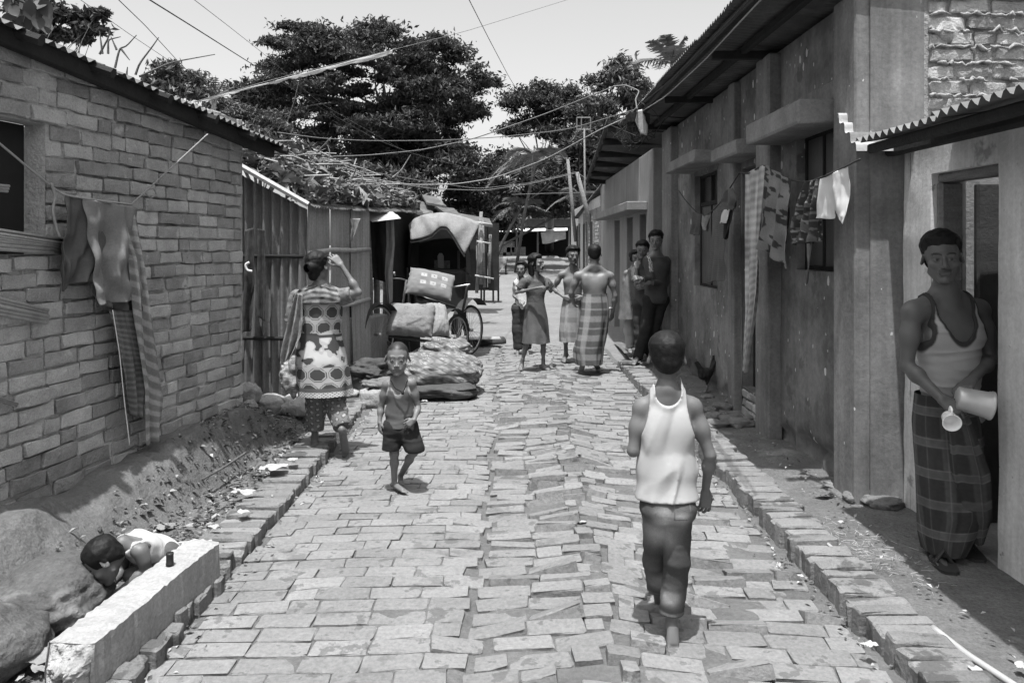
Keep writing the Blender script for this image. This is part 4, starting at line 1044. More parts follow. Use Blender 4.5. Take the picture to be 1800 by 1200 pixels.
for px_ in (868, 908, 945, 1000): MB().tube([sp(px_, 462), sp(px_ + .5, 396)], .06, 6).build('post', M_wood, st)
for i, px_ in enumerate((890, 899, 908, 916)): MB().box(sp(px_, 455) - (0, .0, 0), sp(px_ + 8, 434) + (0, .08, 0), bev=.02).build('counter_panel', M_wood, st)
MB().box(sp(866, 444), sp(905, 424) + (0, .5, 0), bev=.02).build('crate_wall', M_plas, st)
hutf = empty('round_roofed_shack', tuple(P(875, 458, 40))); tag(hutf, 'small plank shack with pale domed cover beside the stall', 'shack'); HF = P(875, 458, 40)
for i in range(7): MB().box(P(860, 431 + i * 4 + 3.4, 40) - HF, P(884, 431 + i * 4, 40) - HF + (0, .05, 0)).build('plank', mt('shack_plank', .33, var=.3), hutf)
th = np.linspace(0, PI, 13); A = np.stack([np.stack([P(859 + 13 * (1 - math.cos(a)), 432 - 11 * math.sin(a) ** .8, 39.8 + k * .5) - HF for a in th]) for k in range(5)])
MB().grid(A).build('cover', mt('pale_cloth', .7), hutf, True)

# ================================================================ TREES
M_leaf = mt('foliage', .055, rough=.6, var=.45, scale=.9, spec=.25, transl=.18)
M_leafm = mt('mango_leaves', .095, rough=.55, var=.4, scale=2.0, spec=.3, transl=.15)
M_bark = mt('bark', .09, rough=.95, var=.35, scale=5, bump=.8, bscale=14)
def smooth_pts(p):
    p = np.array(p); t = np.linspace(0, 1, 7)[:, None]; return p[0] * (1 - t) ** 2 + 2 * p[1] * t * (1 - t) + p[2] * t * t
def tree(name, label, base, clumps, leaf, per, seed, mat=M_leaf, trunk_r=.3, asp=.38, group='trees behind the lane', flat=.35, fork=None, limb_r=None, sub=1, tufts=7):
    r_ = np.random.RandomState(seed); base = np.asarray(base, float); root = empty(name, base); tag(root, label, 'tree', group)
    big_ = [(np.asarray(c, float), np.asarray(r, float)) for c, r in clumps]; clumps = []
    for c, r in big_:
        for _ in range(tufts):
            u = r_.randn(3); u /= np.linalg.norm(u); k = .42 + .3 * r_.rand(); clumps.append((c + u * r * .72 * r_.rand() ** .5, np.array([r[0] * k, r[1] * k, max(r[2], r[0] * .4) * k * .8])))
    mid = np.mean([c for c, _ in clumps], 0); fork = mid * np.array([1, 1, .6]) + base * np.array([0, 0, .4]) if fork is None else np.asarray(fork, float)
    m = MB(); pts = [base - (0, 0, .3), base * .5 + fork * .5 + r_.randn(3) * (.2, .2, 0), fork]; m.tube(pts, [trunk_r, trunk_r * .8, trunk_r * .65], 10)
    for c, r in [clumps[i] for i in r_.permutation(len(clumps))[:14]]:
        lr_ = (limb_r or trunk_r * .3) * .5; k1 = fork * .5 + c * .5 + r_.randn(3) * .5 - (0, 0, r[2] * .3 + .3); m.tube(smooth_pts([fork, k1, c]), [lr_, lr_ * .85, lr_ * .7, lr_ * .5, lr_ * .35, lr_ * .2, lr_ * .1], 6)
        for _ in range(sub):
            e = c + r_.randn(3) * r * .55; m.tube([k1 * .3 + c * .7, (c + e) / 2, e], [lr_ * .3, lr_ * .2, lr_ * .1], 4)
    obj('trunk', m.mesh('trunk', M_bark, True, base), root)
    vol = np.array([r.prod() ** .67 for _, r in clumps]); cnt = np.maximum(40, (vol / vol.sum() * per)).astype(int); C = []
    for (c, r), n in zip(clumps, cnt):
        u = r_.randn(n, 3); u /= np.linalg.norm(u, axis=1, keepdims=True); rad = np.minimum(1.5, np.abs(r_.randn(n)) * .62)
        q = u * rad[:, None]; q[:, 2] = np.where(q[:, 2] < 0, q[:, 2] * .55, q[:, 2])
        pw = q * r + c
        # break the clump into tufts
        k = .5 + .5 * vn(pw[:, 0], pw[:, 1], pw[:, 2], 1.0 / max(.2, leaf * 2.2), seed); keep = r_.rand(n) < np.clip((k - .24) * 3.0, 0.08, 1); C.append(pw[keep])
    C = np.concatenate(C); V, F = leafquads(C, leaf, asp, seed, 1.0, (0, 0, 1.0), .12)
    m = MB(); m.add(V - base, F, c=np.repeat(.6 + .8 * r_.rand(len(C)), 4)); m.build('crown', mat, root)
    return root
D = 36.0
def cl(px, py, rx, ry, d=D, dep=None): return (P(px, py, d), np.array((rx, dep or rx * .8, ry)) / FPX * d)
big0 = [cl(520, 75, 75, 30), cl(610, 62, 85, 34, 35), cl(700, 60, 85, 32), cl(770, 70, 55, 28), cl(470, 100, 40, 16, 35), cl(560, 120, 70, 34, 34), cl(660, 130, 90, 34, 34), cl(760, 110, 60, 26, 35), cl(440, 135, 50, 16), cl(520, 160, 80, 28, 34),
       cl(640, 190, 110, 30, 33), cl(760, 165, 90, 26, 34), cl(835, 125, 48, 20), cl(820, 155, 55, 18, 35), cl(850, 185, 40, 14), cl(560, 215, 90, 32, 32), cl(680, 235, 95, 34, 32), cl(780, 220, 60, 32, 33), cl(810, 195, 36, 20), cl(600, 270, 80, 30, 33), cl(720, 280, 90, 34, 33), cl(800, 275, 50, 34, 34), cl(845, 300, 50, 40, 35), cl(640, 320, 80, 40, 34), cl(760, 335, 90, 40, 34), cl(400, 165, 45, 22, 33)]
poly = np.array([(395, 168), (440, 120), (452, 78), (520, 45), (600, 36), (680, 30), (760, 36), (812, 55), (828, 85), (800, 108), (858, 112), (882, 140), (868, 165), (830, 168), (862, 190), (878, 207), (840, 216), (815, 208), (825, 240), (848, 262), (870, 310), (700, 345), (560, 330), (470, 215)], float)
def inside(x, y):
    c = False; j = len(poly) - 1
    for i in range(len(poly)):
        if (poly[i, 1] > y) != (poly[j, 1] > y) and x < (poly[j, 0] - poly[i, 0]) * (y - poly[i, 1]) / (poly[j, 1] - poly[i, 1]) + poly[i, 0]: c = not c
        j = i
    return c
r0 = np.random.RandomState(5); big = []
while len(big) < 185:
    x_, y_ = 395 + 490 * r0.rand(), 30 + 310 * r0.rand(); rr = 14 + 22 * r0.rand()
    if all(inside(x_ + a * rr * .8, y_ + b * rr * .45) for a, b in ((1, 0), (-1, 0), (0, 1), (0, -1))) and not (645 < x_ < 700 and 135 < y_ < 185): big.append(cl(x_, y_, rr * 1.8, rr * .85, 33 + 5 * r0.rand()))
tree('rain_tree', 'broad dark rain tree with layered spreading crown over the lane', (P(690, 440, 36)[0], 36, .5), big, .24, 250000, 11, tufts=4, sub=0, trunk_r=.55, fork=P(675, 190, 36), limb_r=.17)
tree('shade_tree', 'rounded tree right of the broad rain tree, sky beneath its crown', (P(965, 440, 51)[0], 51, .9), [cl(930, 160, 48, 28, 40), cl(980, 165, 46, 28, 40), cl(900, 185, 30, 24, 40), cl(960, 205, 60, 22, 40), cl(1010, 190, 36, 30, 40), cl(985, 235, 55, 26, 39), cl(905, 235, 40, 20, 39), cl(880, 290, 46, 30, 38), cl(945, 180, 50, 26, 39), cl(1030, 215, 36, 34, 38), cl(1020, 250, 40, 40, 39), cl(925, 215, 34, 12, 40)], .22, 60000, 12, trunk_r=.3)
tree('leafy_tree', 'bushy tree rising behind the plastered building roof', (P(1075, 440, 30)[0], 30, .6), [cl(1060, 140, 38, 30, 30), cl(1095, 130, 36, 30, 30), cl(1110, 175, 46, 34, 30), cl(1060, 190, 46, 34, 30), cl(1040, 235, 42, 34, 30), cl(1090, 225, 46, 34, 30), cl(1120, 150, 30, 26, 29)], .24, 20000, 13, M_leafm, trunk_r=.22)
tree('mango_tree', 'pale-leaved mango tree behind the brick house roof end', (P(430, 440, 20)[0], 20, 0), [cl(420, 200, 48, 22, 19), cl(470, 215, 50, 24, 19), cl(440, 235, 56, 22, 18.5), cl(500, 235, 36, 26, 19), cl(390, 190, 34, 18, 19), cl(480, 255, 46, 18, 18), cl(530, 262, 30, 14, 18)], .17, 20000, 14, M_leafm, trunk_r=.2, asp=.26)
tree('small_tree', 'small round tree above the ridge of the brick house', (P(310, 440, 17)[0], 17, 0), [cl(300, 130, 36, 22, 17), cl(335, 135, 32, 22, 17), cl(320, 160, 46, 16, 17), cl(275, 150, 30, 18, 17), cl(350, 165, 26, 14, 17)], .17, 9000, 15, M_leafm, trunk_r=.14, asp=.34)
tree('overhanging_tree', 'dark tree leaning over the brick house roof at top', (P(40, 440, 13)[0], 13, 0), [cl(60, 40, 50, 24, 13), cl(110, 30, 46, 20, 13), cl(150, 45, 40, 18, 13), cl(100, 62, 46, 18, 13), cl(40, 20, 50, 22, 13), cl(165, 28, 26, 10, 13), cl(145, 72, 22, 10, 13), cl(60, 5, 60, 12, 13), cl(180, 22, 16, 6, 13)], .15, 9000, 16, M_leaf, trunk_r=.14, asp=.4)
for k, (cs, sd, lb, d) in enumerate((([cl(600, 350, 60, 36, 26), cl(670, 355, 60, 34, 26), cl(720, 330, 46, 26, 27), cl(560, 300, 46, 22, 27), cl(640, 310, 60, 24, 28)], 21, 'low dark thicket tree behind the leaf-roofed hut', 27),
    ([cl(800, 345, 60, 34, 38), cl(850, 365, 60, 36, 38), cl(780, 385, 60, 24, 36), cl(840, 330, 50, 26, 40), cl(720, 370, 60, 34, 36), cl(860, 395, 60, 20, 38), cl(760, 410, 90, 20, 36)], 22, 'dark thicket tree behind the rickshaw hood', 38), ([cl(920, 350, 60, 36, 52), cl(980, 345, 60, 40, 52), cl(950, 385, 90, 26, 52), cl(890, 385, 60, 26, 52), cl(930, 305, 50, 30, 53), cl(1020, 340, 46, 46, 52), cl(1000, 395, 80, 30, 52), cl(900, 410, 90, 26, 52), cl(960, 415, 90, 26, 52), cl(860, 360, 50, 40, 52)], 23, 'dense dark tree directly behind the far stall', 52), ([cl(905, 300, 50, 30, 34), cl(950, 330, 60, 34, 34), cl(1000, 320, 60, 40, 34), cl(920, 360, 60, 24, 35), cl(980, 372, 60, 20, 35), cl(880, 345, 40, 40, 35), cl(1010, 260, 50, 34, 34), cl(965, 285, 46, 26, 35), cl(1010, 290, 50, 34, 34), cl(1060, 280, 50, 50, 34), cl(1030, 340, 60, 40, 34)], 24, 'dark tree behind the leaning bamboo poles', 34))):
    tree('thicket_tree', lb, (P(820, 440, d)[0] if k == 3 else cs[0][0][0], d, .3), cs, .26 if d < 50 else .36, 26000 if k != 3 else 40000, sd, M_leaf if k != 2 else M_leafm, trunk_r=.2 if k != 3 else .07)
# broad dark leaves close above the tin roof, top corner
nl = empty('broad_leaved_branch', tuple(P(-40, -60, 5.2))); tag(nl, 'branch with big dark leaves hanging over the near roof corner', 'branch'); NO = P(-40, -60, 5.2)
MB().tube([P(-60, -80, 5.2) - NO, P(10, -10, 5.2) - NO, P(70, 18, 5.3) - NO], [.02, .012, .006], 6).build('twig', M_bark, nl, True)
lv_m = []
for i in range(26):
    px_, py_ = 5 + 75 * rng.rand(), -12 + 55 * rng.rand() ; c = P(px_, py_, 5.1 + .4 * rng.rand()) - NO; L = .10 + .05 * rng.rand()
    t = np.linspace(0, 1, 6); wv = .36 * L * np.sin(PI * t ** .8) ; ax = nrm((rng.randn() * .35, rng.randn() * .3, -1)); bx = nrm(np.cross(ax, (rng.randn() * .4, 1, .2))); nn = np.cross(ax, bx)
    A = np.stack([np.stack([c + ax * L * a + bx * w_ * s_ + nn * (.06 * L * abs(s_) + .08 * L * a * a) for s_ in (-1, 0, 1)]) for a, w_ in zip(t, wv)]); MB().grid(A).build('leaf', M_leaf, nl, True)
# palms
def palm(name, label, base, top, n, L, seed, droop=.6, leaf_w=.035, up=.5, mat=M_leafm, nleaf=26, lf=.28):
    r_ = np.random.RandomState(seed); base = np.asarray(base, float); top = np.asarray(top, float); root = empty(name, base); tag(root, label, 'palm tree')
    mid = base * .5 + top * .5 + r_.randn(3) * (.15, .15, 0)
    obj('trunk', MB().tube([base - (0, 0, .2), mid, top], [.07, .06, .06], 8).mesh('trunk', M_bark, True, base), root)
    for k in range(n):
        az = 2 * PI * k / n + r_.rand() * .5; el_ = up + .9 * (r_.rand() - .35); d = np.array([math.cos(az) * math.cos(el_), math.sin(az) * math.cos(el_), math.sin(el_)]); m = MB()
        t = np.linspace(0, 1, 9); pts = top + d * L * t[:, None] + np.array([0, 0, -1]) * (droop * L * t[:, None] ** 2); m.tube(pts, .02 * (1 - .8 * t), 4)
        sd = nrm(np.cross(d, (0, 0, 1))); V = []; F = []
        for i in range(nleaf):
            a = .12 + .86 * i / nleaf; c = np.array([np.interp(a, t, pts[:, j]) for j in range(3)]); ll = L * lf * math.sin(PI * (.15 + .8 * a)) + .05
            for q in (-1, 1):
                tip = c + sd * q * ll * .8 + d * ll * .55 - np.array([0, 0, ll * (.35 + .3 * r_.rand())]); w_ = nrm(d + r_.randn(3) * .2) * leaf_w * .6; n0 = len(V); V += [c - w_, c + w_, tip]; F.append([n0, n0 + 1, n0 + 2])
        m.add(V, (), F); obj('frond', m.mesh('frond', mat, False, base), root)
    return root
palm('areca_palm', 'spiky palm showing above the plastered building roof', (P(1182, 440, 20)[0], 20, 0), P(1182, 112, 20), 10, 1.35, 31, droop=.5, up=.8, nleaf=13, leaf_w=.075, lf=.3)
palm('coconut_palm', 'coconut palm with drooping feathery fronds amid dark trees', (P(905, 440, 32)[0], 32, .5), P(942, 280, 31), 17, 2.1, 32, droop=.8, up=.5, leaf_w=.05)
palm('coconut_palm', 'low palm with pale fronds behind the far stall roof', (P(860, 440, 33)[0], 33, .5), P(915, 366, 33), 12, 1.6, 33, droop=.7, up=.6, leaf_w=.055)
palm('coconut_palm', 'palm with pale fronds beside the leaning bamboo poles', (P(1040, 440, 32)[0], 32, .5), P(1020, 345, 30), 11, 1.4, 34, droop=.7, up=.5, leaf_w=.045)
palm('spiky_palm', 'small spiky palm behind the brick house roof', (P(378, 440, 18)[0], 18, 0), P(378, 172, 18), 10, .55, 35, droop=.1, up=.9, nleaf=8, lf=.2)
# ================================================================ CLOTHS, ROPES, WIRES
def resamp(pts, n):
    pts = np.asarray(pts, float); t = np.linspace(0, 1, len(pts)); q = np.linspace(0, 1, n)
    return np.stack([np.interp(q, t, pts[:, i]) for i in range(pts.shape[1])], 1)
def smooth_line(pts, n, it=6):
    A = resamp(pts, n)
    for _ in range(it): A[1:-1] = (A[:-2] + 2 * A[1:-1] + A[2:]) / 4
    return A
def cloth(name, label, cat, L, R, depth, mat, folds=3.0, amp=.02, nu=40, nv=60, patt=None, group=None, seed=1, out=(1, -.3, 0), parent=None, origin=None, keep=None, thick=.003, topamp=.3, fine=.25):
    """hanging cloth: its left and right edges (top to bottom) on the photograph, depth(px, py) in metres"""
    Lp, Rp = smooth_line(L, nv, 3), smooth_line(R, nv, 3); u = np.linspace(0, 1, nu)
    Q = Lp[:, None] * (1 - u)[None, :, None] + Rp[:, None] * u[None, :, None]; v = np.linspace(0, 1, nv)[:, None] + 0 * u[None]
    U = 0 * v + u[None]
    dd = depth(Q[..., 0], Q[..., 1]); A = np.stack([(Q[..., 0] - CX) / FPX * dd, dd, EYE - (Q[..., 1] - HY) / FPX * dd], -1)
    n_ = nrm(out); r_ = np.random.RandomState(seed)
    ph = r_.rand() * 6; w = np.sin(U * folds * 2 * PI + ph + .9 * np.sin(v * 2.2 + ph) + 1.2 * vn(U, v, 0 * U, 2., seed)) + fine * vn(U, v * .5, 0 * U, 11., seed + 1) * 1.6 + fine * vn(U * .6, v, 0 * U, 7., seed + 2)
    A = A + (amp * (topamp + (1 - topamp) * v ** .6) * w)[..., None] * n_
    A[..., 2] += .006 * np.sin(U * 9 + ph) * v
    o = A[0, nu // 2].copy() if origin is None else np.asarray(origin)
    c = np.ones_like(U) if patt is None else patt(U, v, Q)
    i = np.arange(nu * nv).reshape(nv, nu); F = np.stack([i[:-1, :-1], i[1:, :-1], i[1:, 1:], i[:-1, 1:]], -1).reshape(-1, 4)
    if keep is not None: F = F[keep(U, v)[:-1, :-1].ravel()]
    me = npmesh(name, A.reshape(-1, 3) - o, F, mat, True, c.ravel())
    ob = obj(name, me, parent, o if parent is None else None)
    if thick: md = ob.modifiers.new('thickness', 'SOLIDIFY'); md.thickness = thick; md.offset = 0
    if parent is None: tag(ob, label, cat, group)
    return ob
C_dark = mt('dark_cotton', .075, rough=.9, var=.3, scale=6, fine=.15, bump=.08, bscale=120)
C_mid = mt('grey_cotton', .2, rough=.9, var=.25, scale=6, fine=.15, bump=.08, bscale=120, transl=.1)
C_lite = mt('pale_cotton', .42, rough=.9, var=.18, scale=6, fine=.12, bump=.08, bscale=120, transl=.15)
C_white = mt('white_cotton', .6, rough=.9, var=.05, scale=6, bump=.08, bscale=90, transl=.2)
def rope(name, label, pts, r, mat, n=40, cat='rope', group=None, seg=5, sm=3):
    pts = np.array(pts, float); A = smooth_line(pts, n, sm); return tag(MB().tube(A, r, seg).build(name, mat, None, True, A[0]), label, cat, group)
kW = WU[0] / WU[1]
def dW(px, py=None, n=.1): return (WA[0] - kW * WA[1] + n) / ((np.asarray(px, float) - CX) / FPX - kW)
wc = lambda n: (lambda px, py: dW(px, py, n))
M_rope = mt('rope', .26, rough=.9, var=.2, bump=.4, bscale=200); M_wire = mt('wire', .03, rough=.6, var=.1); M_wirel = mt('pale_wire', .13, rough=.6, var=.15)
rope('clothesline', 'slack rope from the barred window to the draped clothes', [P(-30, 228, dW(-30, n=.05)), P(50, 295, dW(50, n=.06)), P(108, 342, dW(108, n=.08)), P(170, 352, dW(170, n=.13)), P(232, 360, dW(232, n=.12))], .006, M_rope)
rope('clothesline', 'taut pale cord slanting up the brick wall to the eave', [P(230, 360, dW(230, n=.12)), P(268, 325, dW(268, n=.12)), P(365, 236, dW(365, n=.25))], .005, M_rope)
rope('cord', 'loose looped cord end hanging on the brick wall', [P(255, 335, dW(255, n=.12)), P(270, 331, dW(270, n=.1)), P(276, 343, dW(276, n=.1)), P(264, 348, dW(264, n=.1)), P(256, 340, dW(256, n=.11))], .004, M_rope)
rope('cord', 'knotted cord dangling beside the window slats', [P(90, 322, dW(90)), P(97, 345, dW(97)), P(92, 372, dW(92)), P(100, 405, dW(100)), P(105, 415, dW(105))], .008, M_rope)
def shade(a, b): return lambda U, v, Q: a + (b - a) * v
cloth('hung_garment', 'dark grey garment draped over the clothesline on the brick wall', 'garment', [(118, 344), (108, 420), (112, 512)], [(205, 360), (200, 430), (166, 487)], wc(.10), C_dark, 1.3, .035, 60, 80, seed=3, fine=.6)
cloth('hung_garment', 'grey pleated garment behind the dark one on the brick wall', 'garment', [(150, 350), (158, 450), (164, 536)], [(243, 366), (246, 450), (250, 524)], wc(.13), mt('garment_grey', .15, var=.25, fine=.15, bump=.08, bscale=120), 1.9, .03, 70, 80, seed=4, fine=.7)
cloth('hung_garment', 'dark skirt lining showing below the pleated garment', 'garment', [(165, 500), (163, 520), (165, 538)], [(246, 500), (246, 525), (246, 548)], wc(.09), C_dark, 3.2, .02, 40, 20, seed=4)
def checks(U, v, Q):
    k = stripes(v * 1.0, .055, .5); k2 = stripes(U, .5, .35); return .6 + .45 * k + .35 * k2 * (v < .45)
cloth('checked_scarf', 'long frayed checked scarf hanging down the brick wall', 'scarf', [(196, 365), (228, 450), (236, 560), (252, 680), (255, 782)], [(240, 370), (256, 470), (276, 600), (290, 700), (283, 770)], wc(.12), mt('scarf_check', .26, var=.2, fine=.2, bump=.08, bscale=120, transl=.1), 2.0, .025, 50, 160, checks, seed=6)
cloth('checked_scarf', 'dark checked scarf end with loose threads on the brick wall', 'scarf', [(190, 545), (205, 600), (216, 670), (224, 725)], [(232, 545), (244, 610), (252, 660), (246, 735)], wc(.09), mt('scarf_dark', .13, var=.2, fine=.2, bump=.08, bscale=120), 2.0, .02, 40, 80, checks, seed=7)
rope('cord', 'pale drawstring hanging from the clothes to the wall foot', [P(198, 545, dW(198, n=.14)), P(210, 620, dW(210, n=.14)), P(218, 700, dW(218, n=.14)), P(228, 782, dW(228, n=.14))], .003, mt('cord_white', .6))
# hanging at the tin wall of the hut
cloth('printed_cloth', 'dark printed cloth hanging at the corner of the tin hut wall', 'cloth', [(430, 405), (428, 500), (426, 585)], [(446, 400), (448, 490), (444, 580)], lambda px, py: 7.3 + 0 * px, mt('dark_print', .05, var=.8, scale=14, fine=.5), 1.2, .03, 24, 60, seed=8, out=(0, -1, 0))
cloth('printed_cloth', 'narrow dark printed cloth strip beside the tin wall', 'cloth', [(452, 402), (453, 480), (455, 558)], [(466, 404), (468, 500), (466, 565)], lambda px, py: 7.32 + 0 * px, mt('dark_print', .05), 1.2, .02, 20, 60, seed=9, out=(0, -1, 0))
MB_u = rope('umbrella_handle', 'pale curved hook hanging among the dark cloths', [P(443, 477, 7.25), P(434, 475, 7.25), P(431, 465, 7.25), P(438, 461, 7.25)], .012, mt('cord_white', .6), 20, 'hook')
# rag curtain at the hut door
cloth('rag_curtain', 'ragged pale cloth strip hanging at the dark hut doorway', 'cloth', [(678, 382), (679, 430), (676, 480), (682, 540)], [(692, 385), (694, 430), (690, 475), (690, 530)], lambda px, py: 10.0 + 0 * px, C_mid, 1.0, .03, 20, 50, seed=10, out=(0, -1, 0))
cloth('dark_curtain', 'black cloth hanging in the hut doorway beside matting', 'cloth', [(652, 388), (650, 440), (648, 485)], [(682, 385), (683, 440), (686, 500)], lambda px, py: 10.3 + 0 * px, mt('black_cloth', .02, var=.3), 1.5, .03, 24, 40, seed=11, out=(0, -1, 0))
cloth('rag_strip', 'grey rag hanging from the eave over bamboo matting', 'cloth', [(616, 384), (618, 402), (617, 424)], [(634, 384), (628, 404), (620, 420)], lambda px, py: 8.6 + 0 * px, C_mid, 1.0, .02, 12, 20, seed=12, out=(0, -1, 0))
# ---------------------------------------------------------------- clothesline on the plastered building
dR = lambda x: (lambda px, py: FPX * x / (np.asarray(px, float) - CX))
gR = 'laundry along the plastered building'
XL = 1.93; rp = lambda px, py, x=XL: P(px, py, FPX * x / (px - CX))
rope('clothesline', 'dark sagging line under the far sunshade of the plastered building', [rp(1193, 335, 2.1), rp(1205, 353), rp(1225, 374), rp(1240, 380), rp(1262, 362), rp(1290, 320), rp(1300, 303)], .006, M_wire)
rope('clothesline', 'line with drying clothes stretched to the shed roof corner', [rp(1300, 303), rp(1318, 306), rp(1342, 288), rp(1362, 302), rp(1392, 318), rp(1425, 320), rp(1465, 303), rp(1512, 280)], .006, M_wire)
oR = (-1, -.25, 0)
def blot(U, v, Q): return .45 + 1.5 * np.clip(vn(U * 5, v * 8, 0 * U, 1.6, 3), 0, 1)
def spots(U, v, Q):
    a = vn(U * 7, v * 16, 0 * U, 1., 5) + .5 * vn(U * 16, v * 30, 0 * U, 1., 6); return np.where(a > .25, .22, 1.0) * (.85 + .3 * vn(U * 4, v * 9, 0 * U, 1., 8))
def floral(U, v, Q):
    a = vn(U * 9, v * 16, 0 * U, 1., 15); b = vn(U * 16, v * 26, 0 * U, 1., 16); return np.where(a > .35, 3.2, np.where(b > .45, 6.0, 1.0))
def streaky(U, v, Q): return .8 + .35 * vn(U * 12, v * 7, 0 * U, 1., 3) + .15 * np.sin(v * 160)
cloth('small_cloth', 'small dark cloth, farthest item on the laundry line', 'cloth', [(1218, 372), (1217, 395), (1214, 412)], [(1232, 376), (1229, 395), (1226, 414)], dR(XL), C_dark, 1.5, .02, 20, 24, seed=21, group=gR, out=oR)
cloth('small_cloth', 'pale crumpled cloth knotted on the far laundry line', 'cloth', [(1236, 378), (1235, 392), (1238, 404)], [(1250, 378), (1246, 392), (1243, 407)], dR(XL), C_mid, 2, .02, 20, 24, seed=22, group=gR, out=oR)
cloth('long_scarf', 'long dark woven scarf hanging before the far window', 'scarf', [(1251, 376), (1250, 430), (1246, 497)], [(1268, 358), (1272, 430), (1270, 492)], dR(XL), C_dark, 2.4, .02, 30, 80, lambda U, v, Q: 1.1 + .25 * np.sin(v * 220), seed=23, group=gR, out=oR)
cloth('bundled_garment', 'dark bundled garment hooked where the laundry lines meet', 'garment', [(1275, 335), (1268, 355), (1272, 372)], [(1287, 330), (1294, 352), (1292, 366)], dR(1.9), C_dark, 2, .03, 24, 24, seed=24, group=gR, out=oR)
cloth('small_cloth', 'small white cloth below the bundled dark garment', 'cloth', [(1270, 369), (1266, 382), (1264, 392)], [(1282, 368), (1279, 380), (1278, 391)], dR(1.88), C_white, 1, .01, 16, 16, seed=25, group=gR, out=oR)
cloth('black_sock', 'black tapering cloth dangling under the bundled garment', 'cloth', [(1272, 370), (1274, 395), (1274, 420)], [(1292, 366), (1286, 392), (1277, 420)], dR(1.92), mt('black_cloth', .02), 1, .02, 16, 20, seed=26, group=gR, out=oR)
cloth('long_sheet', 'long pale streaked cloth hanging almost to the ground', 'cloth', [(1310, 305), (1311, 420), (1314, 540), (1309, 652)], [(1345, 289), (1336, 420), (1333, 510), (1312, 654)], dR(XL), C_lite, 2.0, .022, 44, 150, streaky, seed=27, group=gR, out=oR)
cloth('printed_dress', 'grey spotted dress hung in the middle of the laundry line', 'dress', [(1345, 289), (1338, 360), (1327, 430)], [(1391, 318), (1388, 390), (1388, 474)], dR(XL - .02), mt('spot_print', .17, var=.2, fine=.15, bump=.08, bscale=120), 2.6, .03, 60, 90, spots, seed=28, group=gR, out=oR)
cloth('floral_cloth', 'dark floral cloth with a dangling tie, beside the white shorts', 'cloth', [(1410, 322), (1398, 370), (1391, 430)], [(1443, 315), (1440, 370), (1438, 425)], dR(XL), mt('floral_dark', .035, var=.2, fine=.15, bump=.08, bscale=120), 3, .04, 60, 70, floral, seed=29, group=gR, out=oR)
cloth('floral_tie', 'thin dark tie hanging below the floral cloth', 'cloth', [(1418, 425), (1420, 460), (1417, 498)], [(1428, 425), (1424, 460), (1419, 498)], dR(XL), C_dark, 1, .01, 8, 30, seed=30, group=gR, out=oR)
cloth('white_shorts', 'white shorts pegged at the near end of the laundry line', 'shorts', [(1443, 315), (1441, 350), (1440, 378), (1440, 392)], [(1489, 293), (1491, 330), (1491, 370), (1488, 392)], dR(XL), C_white, 1.2, .025, 60, 60, None, seed=31, group=gR, out=oR, keep=lambda U, v: (v < .62 + .0 * U) | ((U < .44) & (v < .82)) | ((U > .55) & (v < .70 + .9 * (U - .55) * .75)))
# ---------------------------------------------------------------- overhead wires
gW = 'overhead wires'
def wire(label, pts, r, mat=M_wire): return rope('overhead_wire', label, [P(*p) for p in pts], r * .72, mat, 60, 'wire', gW, 4, 6)
wire('thin dark wire crossing the sky nearest the top corner branch', [(130, -8, 9), (230, 62, 11), (320, 122, 14), (420, 190, 18)], .006)
wire('dark wire running down to the small round tree', [(200, -8, 8), (255, 45, 10), (310, 105, 14), (345, 140, 17)], .009)
wire('thick dark wire slanting across open sky into the rain tree', [(250, -8, 7), (340, 48, 9), (435, 108, 13), (520, 160, 18), (600, 215, 24)], .011)
wire('fine grey wire slanting to the rain tree crown', [(335, -5, 9), (400, 45, 12), (470, 100, 16), (560, 180, 22), (700, 260, 28)], .007, M_wirel)
wire('pale wire dropping steeply between the tall tree crowns', [(822, -5, 10), (858, 66, 13), (897, 140, 18), (945, 212, 22), (1000, 288, 25)], .009, M_wirel)
wire('pale wire spanning the lane just under the tree crowns', [(488, 233, 9), (560, 243, 10), (650, 248, 11), (770, 247, 12), (880, 241, 13), (1000, 228, 12), (1125, 190, 11.2)], .009, M_wirel)
wire('twisted cable rising from the hut roof to the plastered eave', [(560, 276, 11), (650, 273, 11.5), (740, 264, 12), (830, 245, 12), (960, 200, 12), (1080, 152, 11.2)], .011, M_wirel)
wire('long pale rope swooping from the hut roof to the near eave', [(640, 312, 12), (720, 325, 12.5), (800, 324, 13), (870, 313, 13), (960, 280, 12), (1060, 225, 10.5), (1130, 195, 9.5)], .011, M_rope)
wire('long pale rope running along under the plastered eave', [(1130, 195, 9.5), (1170, 170, 8), (1240, 105, 6), (1300, 40, 4.8), (1345, -8, 4.2)], .009, M_rope)
wire('dark cable tucked close below the tin eave', [(1120, 190, 9.5), (1180, 140, 7.4), (1250, 70, 5.6), (1325, -8, 4.3)], .009, M_wire)
wire('sagging cable reaching the top of the leaning pole', [(690, 322, 12), (760, 332, 14), (850, 335, 17), (930, 324, 19), (1014, 304, 20)], .012, M_wirel)
wire('second sagging cable reaching the leaning pole', [(640, 300, 12), (740, 318, 14), (840, 332, 17), (930, 322, 19), (1013, 302, 20)], .009, M_wirel)
wire('straight pale line across the dark trees above the stall', [(900, 342, 24), (960, 340, 23), (1050, 338, 20)], .012, M_wirel)
wire('guy wire slanting from the bamboo pole to the stall roof', [(1000, 290, 22), (940, 345, 30), (862, 390, 42)], .015, M_wirel)
wire('short wire from the leaning pole to the pale house eave', [(1016, 304, 20), (1036, 318, 18), (1050, 331, 17)], .009, M_wirel)
